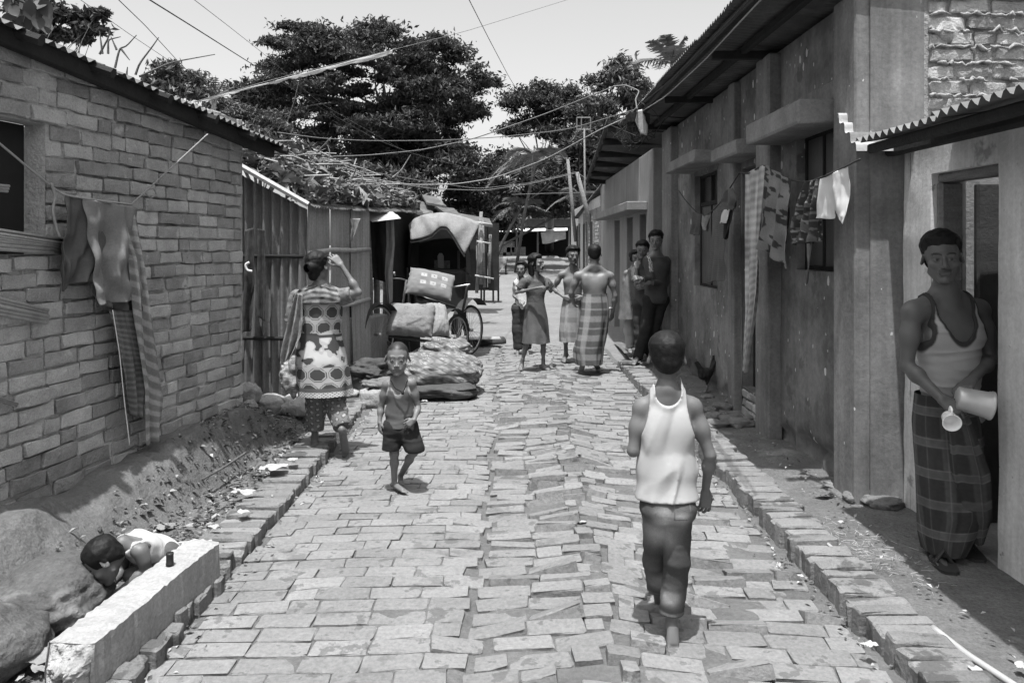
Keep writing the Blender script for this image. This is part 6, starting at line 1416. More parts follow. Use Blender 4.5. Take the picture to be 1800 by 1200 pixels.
# ================================================================ FAR LEFT: bench, posts, cart, shack
tb = empty('wooden_bench', P(862, 530, 21)); tag(tb, 'rough wooden bench table standing on the far sandy path', 'bench'); TO = P(862, 530, 21)
MB().box(P(842, 487, 21) - TO, P(879, 483, 21) - TO + (0, .5, 0), bev=.01).build('top', M_wood, tb)
for px_, q in ((846, 21), (867, 21), (851, 21.6), (876, 21.4)): MB().tube([P(px_, 529, q) - TO, P(px_, 486, q) - TO], .03, 6).build('leg', M_dark, tb)
MB().box(P(842, 510, 21.1) - TO, P(876, 506, 21.1) - TO + (0, .4, 0), bev=.01).build('shelf', M_dark, tb)
fc = empty('hand_cart', P(880, 485, 31)); tag(fc, 'far hand cart draped with pale cloth', 'cart'); FC = P(880, 485, 31)
MB().box(P(866, 459, 31) - FC, P(892, 455, 31) - FC + (0, .9, 0), bev=.02).build('bed', M_wood, fc)
for px_ in (868, 889): MB().tube([P(px_, 484, 31) - FC, P(px_, 458, 31) - FC], .04, 6).build('leg', M_dark, fc)
cloth('cloth', '', '', [(862, 453), (861, 470), (860, 482)], [(893, 453), (890, 464), (879, 478)], lambda px, py: 30.8 + 0 * px, C_mid, 2, .06, 20, 20, parent=fc, origin=FC, out=(0, -1, 0))
bf = empty('rag_scaffold', P(848, 520, 16)); tag(bf, 'rickety bamboo post frame hung with rags behind the rickshaw', 'scaffold'); BF = P(848, 520, 16)
for a, b, r_ in (((838, 515), (846, 372), .035), ((852, 505), (848, 385), .03), ((846, 500), (846, 400), .05), ((860, 498), (862, 412), .03)): MB().tube([P(*a, 16) - BF, P(*b, 16) - BF], r_, 7).build('post', M_wood, bf, True)
for a, b in (((836, 390), (865, 395)), ((838, 424), (862, 428)), ((835, 484), (868, 490))): MB().tube([P(*a, 15.9) - BF, P(*b, 15.9) - BF], .02, 6).build('rail', M_bamboo, bf, True)
cloth('rag', '', '', [(842, 425), (840, 445), (842, 468)], [(848, 425), (849, 448), (846, 462)], lambda px, py: 15.8 + 0 * px, C_mid, 1, .03, 10, 16, parent=bf, origin=BF, out=(0, -1, 0))
sk = empty('plank_shack', P(845, 500, 19)); tag(sk, 'dark plank shack with slanting tin sheets behind the rickshaw', 'shack'); SK = P(845, 500, 19)
for i in range(8): MB().box(P(858 - i * 20, 510, 19 - .0) - SK, P(858 - i * 20 + 19, 392 - (i > 1) * 14, 19) - SK + (0, .04, 0), bev=.01, jit=.01).build('plank', M_dark, sk)
for q in (((742, 342), (765, 345), (785, 362), (750, 356), 14.5), ((765, 362), (798, 366), (812, 380), (785, 376), 14.6), ((735, 352), (760, 360), (762, 380), (732, 372), 14.2), ((790, 372), (860, 384), (866, 396), (800, 390), 18)):
    A = np.array([P(*q[0], q[4] + .8), P(*q[1], q[4] + .8), P(*q[2], q[4]), P(*q[3], q[4])]) - SK; B = A - (0, 0, .04); MB().add(np.concatenate([A, B]), [[0, 1, 2, 3], [4, 7, 6, 5], [0, 4, 5, 1], [1, 5, 6, 2], [2, 6, 7, 3], [3, 7, 4, 0]]).build('tin_sheet', M_tin, sk)

# ================================================================ ROOSTER
f = Field((-.2, -.14, 0), (.2, .14, .42), .006)
f.ell((.0, 0, .19), (.085, .055, .065), roty(-.35), .03).cap((-.05, 0, .22), (-.09, 0, .30), .035, .024, .03).ell((-.10, 0, .315), (.022, .018, .02), None, .01).cap((-.115, 0, .312), (-.138, 0, .305), .007, .003, .004)
for a in (-.3, -.1, .1, .3): f.cap((.06, a * .05, .2), (.10 + .02 * abs(a), a * .12, .33 + .05 * (a > 0)), .02, .008, .015)
f.cap((.02, -.02, .14), (.005, -.025, .085), .026, .012, .015); f.cap((.02, .03, .14), (.03, .03, .085), .026, .012, .015)
V, Q = nets(f.F, f.lo, f.h, 1); V = V + .003 * vn(V[:, 0], V[:, 1], V[:, 2] * .5, 60., 2)[:, None]
hen = obj('rooster', npmesh('rooster', V @ rotz(.2).T, Q, mt('feathers', .02, rough=.5, var=.6, scale=30, bump=.5, bscale=90), True, np.ones(len(V))), None, G(1240, 688, .045)); tag(hen, 'dark rooster walking along the foot of the plastered wall', 'rooster')
for a, b in ((.005, -.025), (.03, .03)):
    m = MB().tube([(a, b, .09), (a + .005, b, .05), (a, b, .008)], .005, 6)
    for t_ in (-.5, 0, .5, 3.1): m.tube([(a, b, .008), (a - .035 * math.cos(t_), b + .035 * math.sin(t_), .004)], .003, 5)
    m.build('leg', mt('hen_leg', .22), hen, True)
m = MB(); A = np.array([[(-.09 - .02 * t, s_ * .002, .33 + z_ * (.022 + .008 * math.sin(t * 12))) for s_ in (-1, 1) for z_ in (0, 1)] for t in np.linspace(0, 1, 8)]); m.grid(A[:, [0, 1, 3, 2]]); m.build('comb', mt('comb', .09), hen)
# ================================================================ PEOPLE
HSHORT = dict(t=.010, n=.003, front=.07, burn=.0, seed=2)
def seg(p, a, b, ra, rb): return (p.J[a], p.J[b], ra, rb)
# ---------------------------------------------------------------- man in the doorway
man = Person('man in dark-edged vest and plaid lungi standing in the doorway holding a jug', 4.05, (2.2, 4.05, .04), dict(
    neck=(1663, 522, .02), shR=(1603, 548, -.02), shL=(1722, 545, .08), elR=(1594, 642, -.02), wrR=(1655, 700, -.2), elL=(1742, 630, .06), wrL=(1708, 668, -.10),
    hipR=(1650, 735, .05), hipL=(1696, 735, .07), knR=(1655, 860, .02), knL=(1690, 860, .08), anR=(1648, 975, .0), anL=(1690, 968, .15), toeR=(1672, 1008, -.21), toeL=(1715, 1000, -.02)),
    s=1.0, head=dict(c=(1656, 455, -.02), yaw=-22, pitch=2, roll=-3, s=1.06, moust=.6, hair=dict(t=.011, n=.003, front=.066, top=1.3, seed=4)), tone=.085, h=.0055, hh=.0026, hand_h=.0032, build=1.0,
    hands=dict(R=dict(dir=(.55, -.55, -.6), palm=(.2, .75, -.6), curl=(.75, .8, .85, .9, .6)), L=dict(dir=(-.72, -.62, -.30), palm=(.15, .1, -1), curl=(.35, .4, .45, .5, .3))))
man.torso('vest', mt('vest_grey', .30, rough=.9, var=.1, scale=10, bump=.06, bscale=120), hem=-.02, arm=.50, inner=.132, neck_f=.64, neck_b=.85, nw=.112, t=.007, loose=.012, wr=.008, trim=.013, trimv=.12, seed=5, wdir=(.35, 0, 2.6))
dm = 4.05; mm_ = dm / FPX
lun = plaid(.035, [('v', .155, 0, .34, .085, .85), ('u', .17, .02, .30, .08, .6), ('u', .17, .02, .05, .2, .6), ('v', .155, .02, .05, .20, .7), ('v', .155, -.02, .05, .2, .6), ('u', .17, .105, .05, .13, .6)])
man.loft('lungi', mt('lungi', 1.0, rough=.92, var=.12, scale=8, bump=.06, bscale=150), [(P(1661, 690, dm + .05), .158, .12), (P(1664, 740, dm + .05), .178, .14), (P(1672, 830, dm + .04), .185, .145), (P(1674, 900, dm + .04), .17, .14), (P(1664, 940, dm + .02), .125, .12), (P(1660, 968, dm), .09, .10)], [.015, .07, .12, .16], 300, 240, (3, 5, 9), 3, lun, yaw=.3, drift=3.5)
man.loft('lungi_fold', mt('lungi', 1.0), [(P(1676, 708, dm - .13), .045, .03), (P(1690, 760, dm - .15), .06, .03), (P(1705, 830, dm - .12), .085, .035), (P(1715, 910, dm - .06), .07, .03), (P(1718, 955, dm - .03), .03, .02)], [.05, .16, .2], 120, 160, (3, 4, 6), 5, lun)
for q in ('R', 'L'):
    a, t = man.J['an' + q], man.J['toe' + q]; y_ = nrm((t - a) * (1, 1, 0)); x_ = np.array([-y_[1], y_[0], 0]); hl = a - y_ * .06; L_ = .28; out = []
    A = []
    for i, u_ in enumerate(np.linspace(0, 1, 14)):
        w_ = .044 * (.72 + .5 * math.sin(PI * min(1, u_ * 1.0)) ** .6) * (1 if u_ < .97 else .8); A.append([hl + y_ * L_ * u_ + x_ * w_ * c_ for c_ in (-1, -.5, 0, .5, 1)])
    A = np.array(A); A[..., 2] = .055; B = A.copy(); B[..., 2] = .035; m = MB(); m.grid(A); m.grid(B, flip=True)
    for e in (0, -1): m.grid(np.stack([A[:, e], B[:, e]], 0)); m.grid(np.stack([A[e], B[e]], 0))
    for c_ in (.11, .19):
        s0 = hl + y_ * L_ * c_ * 3.2 * .95; m.tube([s0 - x_ * .045 + (0, 0, -.01 + .055 - s0[2]), s0 + (0, 0, .06 + .055 - s0[2]), s0 + x_ * .045 + (0, 0, -.01 + .055 - s0[2])], .011, 6)
    m.build('sandal', mt('sandal', .03, rough=.6), man.o, o=None).location = [-float(v) for v in man.root]
jug = empty('aluminium_jug', P(1712, 706, 3.80)); tag(jug, 'dull metal jug held tilted by the man in the doorway', 'jug')
JR = np.stack([nrm(np.cross((0, 0, 1), nrm((.94, -.28, -.20)))), np.cross(nrm((.94, -.28, -.20)), nrm(np.cross((0, 0, 1), nrm((.94, -.28, -.20))))), nrm((.94, -.28, -.20))], 1)
M_alu = mt('aluminium', .42, rough=.4, var=.2, scale=10, metal=.35, spec=.5)
MB().lathe([(0, -.075), (.05, -.075), (.055, -.07), (.057, -.03), (.062, .055), (.066, .06), (.066, .068), (.069, .07), (.069, .078), (.064, .08), (.060, .06), (.052, -.065), (0, -.068)], 36, M=JR).build('body', M_alu, jug, True)
hp_ = [np.array(q) @ JR.T for q in ((.058, 0, .05), (.10, 0, .045), (.105, 0, 0), (.09, 0, -.04), (.054, 0, -.055))]; MB().tube(smooth_line(hp_, 20, 2), .008, 8).build('handle', M_alu, jug, True)
mug = empty('white_mug', P(1670, 737, 3.74)); tag(mug, 'small white enamel mug dangling from the hand of the man in the doorway', 'mug')
MR = np.stack([nrm(np.cross((0, 0, 1), nrm((-.25, -.93, -.25)))), np.cross(nrm((-.25, -.93, -.25)), nrm(np.cross((0, 0, 1), nrm((-.25, -.93, -.25))))), nrm((-.25, -.93, -.25))], 1)
M_enam = mt('enamel', .82, rough=.25, var=.05, spec=.5)
MB().lathe([(0, -.035), (.026, -.035), (.030, -.03), (.038, .03), (.042, .035), (.042, .038), (.037, .036), (.030, -.02), (.026, -.026), (0, -.027)], 32, M=MR).build('cup', M_enam, mug, True)
MB().tube(smooth_line([np.array(q) @ MR.T for q in ((0, .033, .02), (0, .06, .018), (0, .062, -.012), (0, .031, -.022))], 16, 2), .005, 8).build('handle', M_enam, mug, True)

# ---------------------------------------------------------------- boy walking away
boy = Person('barefoot boy in white tank top and jeans walking away, nearest on the road', 3.25, (.62, 3.25, 0), dict(
    neck=(1172, 692, .0), shL=(1127, 718, .02), shR=(1219, 716, .0), elL=(1113, 792, .0), wrL=(1130, 775, .20), elR=(1248, 800, -.02), wrR=(1240, 862, .05),
    hipL=(1156, 885, .0), hipR=(1190, 885, .0), knL=(1152, 985, .10), knR=(1190, 985, -.01), anL=(1160, 1065, .34), anR=(1180, 1092, .03), toeL=(1166, 1072, .50), toeR=(1180, 1150, -.03)),
    s=.74, build=.70 / .74, head=dict(c=(1172, 630, .03), yaw=172, pitch=6, s=.86, hair=dict(t=.011, n=.0018, front=.07, nape=-.075, top=.6, seed=6)), tone=.11, h=.0055, hh=.003, hand_h=.003, footup=dict(R=(0, 1, .3)),
    hands=dict(R=dict(dir=(.0, .12, -1), palm=(-.35, .9, 0), curl=(.3, .35, .45, .55, .25), spread=.3)))
boy.torso('tank_top', mt('tank_white', .34, rough=.9, var=.06, scale=8, bump=.06, bscale=110), hem=.06, arm=.46, inner=.098, neck_f=.74, neck_b=.90, nw=.07, t=.012, loose=.02, wr=.02, seed=8, wdir=(1.5, 0, .25))
J = boy.J
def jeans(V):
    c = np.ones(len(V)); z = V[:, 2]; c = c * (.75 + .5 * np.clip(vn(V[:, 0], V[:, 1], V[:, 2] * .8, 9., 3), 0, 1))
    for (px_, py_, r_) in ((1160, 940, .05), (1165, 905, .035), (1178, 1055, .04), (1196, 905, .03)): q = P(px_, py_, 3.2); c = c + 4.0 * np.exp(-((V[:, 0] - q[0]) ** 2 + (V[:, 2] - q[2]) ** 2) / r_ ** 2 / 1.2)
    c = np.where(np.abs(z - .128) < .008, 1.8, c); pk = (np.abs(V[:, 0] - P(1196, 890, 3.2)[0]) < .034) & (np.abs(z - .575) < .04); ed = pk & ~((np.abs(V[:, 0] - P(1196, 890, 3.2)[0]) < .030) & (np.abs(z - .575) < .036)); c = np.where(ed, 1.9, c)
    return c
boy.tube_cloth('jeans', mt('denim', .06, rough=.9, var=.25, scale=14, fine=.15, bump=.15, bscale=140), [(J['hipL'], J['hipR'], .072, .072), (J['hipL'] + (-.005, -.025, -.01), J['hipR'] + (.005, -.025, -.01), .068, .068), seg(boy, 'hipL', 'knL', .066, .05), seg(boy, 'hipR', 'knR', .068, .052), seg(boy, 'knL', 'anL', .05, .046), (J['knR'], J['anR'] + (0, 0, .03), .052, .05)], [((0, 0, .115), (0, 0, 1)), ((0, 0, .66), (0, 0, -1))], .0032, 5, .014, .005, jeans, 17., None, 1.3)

# ---------------------------------------------------------------- small child in vest and black shorts
kid = Person('small barefoot child in grey vest and black shorts facing the camera', 5.28, (-.76, 5.28, 0), dict(
    neck=(702, 664, .0), shR=(679, 676, .0), shL=(724, 674, .0), elR=(670, 716, .02), wrR=(667, 742, -.02), elL=(735, 716, .02), wrL=(728, 738, -.10),
    hipR=(692, 752, .0), hipL=(716, 752, .0), knR=(693, 797, -.02), knL=(727, 794, -.06), anR=(693, 848, .02), anL=(704, 836, .14), toeR=(714, 862, -.10), toeL=(706, 848, .02)),
    s=.56, build=.60 / .56, head=dict(c=(699, 630, -.01), yaw=4, pitch=4, s=.93, child=1.0, hair=dict(stub=.018, front=.078)), tone=.125, h=.005, hh=.0028, hand_h=.0028, muscle=.8,
    hands=dict(L=dict(dir=(-.75, -.25, -.5), palm=(.1, 1, 0), curl=(.5, .55, .6, .65, .3)), R=dict(dir=(.05, -.12, -1), palm=(.7, .6, 0), curl=(.3, .35, .4, .45, .2))))
kid.torso('vest', mt('kid_vest', .08, rough=.9, var=.12, scale=12, bump=.06, bscale=120), hem=.02, arm=.52, inner=.112, neck_f=.68, neck_b=.88, nw=.088, t=.007, loose=.02, wr=.009, trim=.009, trimv=2.4, seed=6, wdir=(.4, 0, 2.2))
J = kid.J
kid.tube_cloth('shorts', mt('black_shorts', .018, rough=.9, var=.3, scale=12), [(J['hipR'], J['hipL'], .075, .075), (J['hipR'], J['hipR'] * .2 + J['knR'] * .8 + (-.018, 0, 0), .066, .062), (J['hipL'], J['hipL'] * .15 + J['knL'] * .85 + (.012, 0, 0), .068, .066)], [((0, 5.2, .275), (0, -.1, 1)), ((0, 0, .52), (0, 0, -1))], .004, 4, .025, .005, None, 18.)
hc = kid.J['neck']; ch = [P(687, 668, 5.20), P(694, 682, 5.185), P(708, 689, 5.18), P(712, 682, 5.185), P(716, 668, 5.20)]; m = MB(); m.tube(smooth_line([q - kid.root for q in ch], 24, 1), .0035, 6); m.box((-.009, -.008, -.012), (.009, .008, .008), o=P(708, 690, 5.175) - kid.root, bev=.003); m.build('amulet_cord', mt('black_cord', .015), kid.o, True)

# ---------------------------------------------------------------- crouching child behind the beam
cr = Person('crouching child in pale sleeveless top bent low behind the concrete beam', 3.5, (-1.75, 3.55, .05), dict(
    neck=(218, 958, .06), shR=(227, 946, .18), shL=(248, 970, .05), elR=(216, 1000, .2), wrR=(190, 1036, .1), elL=(258, 1000, .06), wrL=(208, 1040, .02),
    hipR=(276, 966, .34), hipL=(290, 982, .22), knR=(224, 1002, .24), knL=(230, 1010, .1), anR=(252, 1040, .32), anL=(258, 1048, .2), toeR=(228, 1050, .26), toeL=(236, 1056, .14)),
    s=.56, build=.62 / .56, head=dict(c=(183, 984, -.02), yaw=-65, pitch=48, roll=0, s=.80, hair=dict(t=.007, n=.003, front=.072, burn=.0, top=.3, seed=9)), tone=.11, h=.006, hh=.004, hand_h=.0032, muscle=.8,
    hands=dict(R=dict(dir=(-.6, -.2, -.7), palm=(0, 1, -.3), curl=(.5, .5, .5, .5, .3)), L=dict(dir=(-.7, -.1, -.7), palm=(0, 1, -.3), curl=(.5, .5, .5, .5, .3))))
cr.torso('sleeveless_top', mt('top_pale', .4, rough=.9, var=.1, scale=8, bump=.06, bscale=110), hem=.02, arm=.62, inner=.10, neck_f=.85, neck_b=.9, nw=.07, t=.008, loose=.018, wr=.008, seed=9)
J = cr.J
cr.tube_cloth('shorts', C_dark, [(J['hipR'], J['hipL'], .075, .075), (J['hipR'], J['hipR'] * .4 + J['knR'] * .6, .065, .058), (J['hipL'], J['hipL'] * .4 + J['knL'] * .6, .065, .058)], [], .006, 4, .025, .007)

# ---------------------------------------------------------------- woman in the patterned tunic
wo_ = Person('woman in patterned tunic and shawl walking away with one hand raised to her hair', 6.25, (-1.52, 6.25, .06), dict(
    neck=(563, 508, .0), shL=(522, 524, .03), shR=(603, 521, -.02), elL=(511, 578, .02), wrL=(508, 628, .08), elR=(630, 514, -.05), wrR=(600, 466, -.02),
    hipL=(546, 628, .0), hipR=(586, 628, .0), knL=(556, 705, .06), knR=(588, 703, .02), anL=(553, 778, .08), anR=(603, 757, -.14), toeL=(551, 790, .24), toeR=(609, 799, -.05)),
    s=.92, build=.88, head=dict(c=(559, 470, .0), yaw=158, pitch=2, roll=4, s=.96, face=False, hair=dict(t=.013, n=.004, front=.08, nape=-.09, top=.5, seed=7, extra=[((-.01, .09, .0), (.0, .125, -.005), .05, .042), ((.0, .06, -.05), (.0, .07, -.07), .05, .04)])), tone=.12, h=.009, hh=.005, hand_h=.0045, muscle=.8, footup=dict(R=(0, 1, .3)),
    hands=dict(R=dict(dir=(-.62, .1, .65), palm=(-.4, .9, -.2), curl=(.35, .4, .45, .5, .3)), L=dict(dir=(0, 0, -1), palm=(1, 0, 0), curl=(.9, .9, .9, .9, .6))))
def octo(U, V, TH, TT):
    """white ground with dark discs in octagon outlines, a leafy band across the hips, a dark border at the hem"""
    per = .118; x, y_ = U / per, V / per; fx, fy = (x + .5 * (np.floor(y_) % 2)) % 1 - .5, y_ % 1 - .5; r_ = np.maximum(np.maximum(np.abs(fx), np.abs(fy)), (np.abs(fx) + np.abs(fy)) * .72)
    c = np.where(r_ < .36, .05, np.where((r_ > .42) & (r_ < .46), .08, .33)); fl = vn(U, V, 0 * U, 18., 3) + .5 * vn(U, V, 0 * U, 40., 4); leafy = np.where(fl > .12, .05, np.where(fl > -.2, .33, .42))
    band = ((V + .05 * vn(U, V, 0 * U, 8., 7)) > .33) & ((V + .04 * vn(U, V, 0 * U, 7., 9)) < .58); c = np.where(band, leafy, c); c = np.where(np.abs(V - .36) < .012, .06, c)
    c = np.where(TT > .945, np.where(np.sin(U * 260) * np.sin(V * 300) > -.2, .45, .12), c); return np.where((TT > .90) & (TT < .945), .09, c)
dw = 6.25
wo_.loft('tunic', mt('printed_cotton', 1.0, rough=.9, var=.08, scale=8, bump=.06, bscale=120), [(P(563, 508, dw), .075, .07), (P(563, 520, dw), .165, .10), (P(562, 545, dw), .178, .125), (P(561, 590, dw), .172, .125), (P(564, 630, dw), .20, .165), (P(568, 665, dw), .21, .175), (P(571, 692, dw), .21, .18)], [.01, .02, .03, .05, .07], 260, 260, (3, 5, 7), 4, octo, yaw=.25)
for q, e in (('R', .6), ('L', .8)):
    a, b = wo_.J['sh' + q], wo_.J['el' + q]; wo_.tube_cloth('sleeve', mt('shawl_print', .13, rough=.9, var=.7, scale=22, fine=.4), [(a, a * (1 - e) + b * e, .068, .062)], [(a * (1 - e) + b * e, a - b)], .006, 3, .02, .008)
wo_.loft('shawl', mt('shawl_print', .13), [(P(563, 500, dw), .062, .06), (P(564, 503, dw), .10, .085), (P(564, 509, dw), .165, .12), (P(564, 519, dw), .212, .145), (P(563, 530, dw), .222, .155)], [.10, .10, .07, .06, .09], 160, 60, (4, 7, 11), 14, lambda U, V, TH, TT: .7 + .5 * vn(U, V, 0 * U, 40., 3) + .4 * np.sin(V * 150 + 3 * np.sin(TH * 3)), yaw=.1)
ob = cloth('shawl_end', '', '', [(520, 515), (508, 560), (497, 610), (494, 640)], [(532, 518), (533, 560), (530, 590), (512, 628)], lambda px, py: 6.08 + 0 * px, mt('shawl_side', .2, rough=.9, var=.5, scale=26, fine=.4), 2, .03, 40, 60, parent=wo_.o, origin=wo_.root, seed=12, out=(0, -1, 0))
J = wo_.J
def dots(V):
    fx, fz = (V[:, 0] * 22) % 1 - .5, (V[:, 2] * 22 + .5 * np.floor(V[:, 0] * 22)) % 1 - .5; r_ = np.hypot(fx, fz); return np.where(r_ < .2, 3.6, np.where((r_ > .28) & (r_ < .36), .6, 1.5))
wo_.tube_cloth('trousers', mt('dot_print', .075, rough=.9, var=.2, scale=12), [(J['hipL'] + (0, .02, -.05), J['hipR'] + (0, .02, -.05), .085, .085), seg(wo_, 'hipL', 'knL', .085, .082), seg(wo_, 'hipR', 'knR', .085, .085), seg(wo_, 'knL', 'anL', .08, .066), seg(wo_, 'knR', 'anR', .085, .07)], [((0, 0, .155), (0, 0, 1)), (J['anR'] + (0, 0, .04), (J['knR'] - J['anR'])), ((0, 0, .85), (0, 0, -1))], .008, 5, .03, .008, dots)
lump('cloth_bag', 'crumpled striped cloth bundle held low by the woman in the tunic', 'bundle', P(513, 660, 6.3), (.08, .08, .14), mt('stripe_bag', .22, var=1.0, scale=18, fine=.6, stretch=(1, 1, 4)), 31, n=60, mth=44, rough_=.3, fold=.4)

# ---------------------------------------------------------------- group further up the lane
def mid(label, d, root, J, head, tone=.115, s=.95, build=.9, **k): return Person(label, d, root, J, s=s, head=head, tone=tone, h=.012, hh=.006, hand_h=.006, build=build, **k)
girl = mid('barefoot girl in dark dress with loose hair turning to the men', 10.3, (.25, 10.3, 0), dict(
    neck=(941, 487, .0), shR=(921, 496, -.06), shL=(961, 496, .06), elR=(908, 514, -.08), wrR=(944, 506, -.22), elL=(968, 512, .0), wrL=(968, 506, -.16),
    hipR=(931, 560, -.04), hipL=(952, 560, .04), knR=(924, 608, .0), knL=(955, 606, .0), anR=(917, 640, .04), anL=(955, 642, -.02), toeR=(914, 648, -.08), toeL=(971, 652, -.12)),
    dict(c=(943, 463, .0), yaw=55, pitch=0, s=.98, hair=dict(t=.014, n=.004, front=.07, nape=-.1, burn=-.09, seed=3, extra=[((.07, .03, -.02), (.06, .03, -.15), .03, .03), ((-.07, .03, -.02), (-.06, .03, -.15), .03, .03), ((0, .08, -.03), (0, .06, -.15), .06, .05)])), tone=.125, s=.86, build=.78, muscle=.8,
    hands=dict(R=dict(dir=(.9, -.3, .2), palm=(.2, .2, -1), curl=(.6, .6, .6, .6, .3)), L=dict(dir=(.2, -.5, .5), palm=(-.5, -.6, 0), curl=(.4, .4, .4, .4, .3))))
M_dress = mt('dark_dress', .075, rough=.9, var=.25, scale=6, bump=.3, bscale=60)
girl.torso('dress_top', M_dress, hem=.15, arm=.2, inner=None, neck_f=.9, neck_b=.95, nw=.07, t=.012, loose=.02, wr=.006, F=girl.FT)
for q in ('R', 'L'):
    a, b = girl.J['sh' + q], girl.J['el' + q]; girl.tube_cloth('sleeve', M_dress, [(a, a * .35 + b * .65, .058, .06)], [(a * .35 + b * .65, a - b)], .004, 3, .02, .01)
girl.loft('skirt', M_dress, [(P(941, 530, 10.3), .12, .10), (P(942, 555, 10.3), .155, .12), (P(942, 580, 10.28), .17, .14), (P(942, 602, 10.26), .185, .16)], [.02, .06, .14], 140, 70, (4, 6, 9), 6, yaw=.5)
bh = mid('child in pale blouse and dark trousers half hidden behind the girl', 11.8, (.06, 11.8, 0), dict(
    neck=(916, 490, .0), shR=(905, 498, .0), shL=(930, 498, .02), elR=(903, 520, -.04), wrR=(913, 528, -.1), elL=(934, 520, .0), wrL=(930, 538, .0), hipR=(910, 542, .0), hipL=(926, 542, .0), knR=(910, 580, .0), knL=(926, 580, .0), anR=(911, 612, .0), anL=(926, 612, .05), toeR=(908, 622, -.12), toeL=(928, 622, -.1)),
    dict(c=(916, 473, .0), yaw=-15, s=.92, hair=dict(t=.016, n=.004, front=.07, nape=-.1, burn=-.02, seed=5)), s=.78, build=.75, muscle=.8)
bh.torso('blouse', mt('blouse', .5, var=.5, scale=16, fine=.3), hem=-.05, arm=.2, inner=None, neck_f=.9, neck_b=.95, t=.012, loose=.03, wr=.006)
J = bh.J; bh.tube_cloth('trousers', mt('dark_trouser', .04, var=.3), [(J['hipL'], J['hipR'], .09, .09), seg(bh, 'hipL', 'knL', .09, .08), seg(bh, 'hipR', 'knR', .09, .08), seg(bh, 'knL', 'anL', .08, .07), seg(bh, 'knR', 'anR', .08, .07)], [((0, 0, .08), (0, 0, 1))], .006, 4, .03, .012)
mf = mid('thin shirtless man facing the camera with his hands on his hips', 11.0, (.83, 11.0, 0), dict(
    neck=(1006, 473, .0), shR=(986, 483, .0), shL=(1029, 483, .0), elR=(973, 508, .04), wrR=(991, 522, -.08), elL=(1040, 508, .05), wrL=(1024, 522, -.08), hipR=(996, 540, .0), hipL=(1018, 540, .0), knR=(994, 585, .0), knL=(1018, 585, .0), anR=(995, 622, .02), anL=(1018, 622, .02), toeR=(990, 634, -.16), toeL=(1020, 634, -.16)),
    dict(c=(1007, 449, -.02), yaw=12, pitch=4, s=1.0, moust=.4, hair=dict(t=.02, n=.006, front=.062, seed=8)), s=.95, build=.84,
    hands=dict(R=dict(dir=(.8, -.3, -.4), palm=(.3, .8, 0), curl=(.4, .4, .4, .4, .3)), L=dict(dir=(-.8, -.3, -.4), palm=(-.3, .8, 0), curl=(.4, .4, .4, .4, .3))))
grl = plaid(.2, [('v', .2, 0, .4, .11, .7), ('u', .16, .0, .3, .3, .6)])
mf.loft('lungi', mt('lungi', 1.0), [(P(1006, 523, 11), .13, .10), (P(1004, 550, 11), .15, .12), (P(1002, 580, 10.98), .15, .13), (P(1003, 600, 10.96), .15, .13)], [.02, .08, .16], 140, 70, (4, 6, 9), 8, grl)
mbk = mid('bare-backed man in striped lungi walking away up the lane', 10.1, (1.0, 10.1, 0), dict(
    neck=(1045, 470, .0), shL=(1015, 485, .0), shR=(1073, 485, .0), elL=(1004, 515, .02), wrL=(1008, 530, .18), elR=(1081, 520, .0), wrR=(1077, 547, .06), hipL=(1037, 535, .0), hipR=(1056, 535, .0), knL=(1033, 590, .02), knR=(1056, 590, .05), anL=(1026, 632, -.1), anR=(1048, 638, .08), toeL=(1020, 652, -.02), toeR=(1052, 646, .24)),
    dict(c=(1045, 447, .02), yaw=176, pitch=4, s=1.02, face=False, hair=dict(t=.007, n=.002, front=.07, nape=-.07, seed=9)), tone=.13, s=1.0, build=.96, muscle=1.0, footup=dict(L=(0, 1, .3)))
slg = plaid(.07, [('v', .24, .05, .35, .2, .7), ('v', .24, .17, .12, .2, .7), ('u', .3, .1, .3, .26, .5), ('u', .3, .22, .12, .035, .7)])
mbk.loft('lungi', mt('lungi', 1.0), [(P(1046, 516, 10.1), .155, .115), (P(1046, 545, 10.1), .185, .15), (P(1042, 580, 10.08), .19, .155), (P(1036, 615, 10.06), .19, .16), (P(1036, 640, 10.04), .17, .15)], [.015, .05, .10, .14], 200, 120, (3, 5, 8), 9, slg, yaw=.2)
m = MB(); m.tube([P(1072, 541, 10.1) - mbk.root + np.array([.03 * math.cos(a), .03 * math.sin(a), 0]) for a in np.linspace(0, 2 * PI, 14)], .006, 5); m.build('bangle', M_steel, mbk.o, True)
# three at the wall
gw = mid('girl in loose dark tunic and pale trousers waiting by the wall', 11.4, (1.72, 11.4, .05), dict(
    neck=(1116, 470, .0), shR=(1100, 480, .0), shL=(1130, 480, .0), elR=(1096, 512, .0), wrR=(1104, 538, -.04), elL=(1134, 510, .02), wrL=(1128, 536, -.02), hipR=(1106, 545, .0), hipL=(1124, 545, .0), knR=(1106, 580, .0), knL=(1124, 580, .0), anR=(1107, 608, .0), anL=(1124, 608, .05), toeR=(1108, 618, -.14), toeL=(1124, 618, -.12)),
    dict(c=(1117, 454, .0), yaw=10, roll=-6, s=.92, hair=dict(t=.014, n=.004, front=.07, nape=-.1, burn=-.05, seed=5)), s=.85, build=.8, tone=.14, muscle=.8)
gw.loft('tunic', mt('tunic_dark', .11, var=.4, scale=12, fine=.3), [(P(1115, 474, 11.4), .10, .08), (P(1114, 500, 11.4), .16, .12), (P(1112, 530, 11.4), .17, .14), (P(1110, 560, 11.38), .19, .16)], [.02, .06, .1], 120, 60, (4, 6, 9), 10)
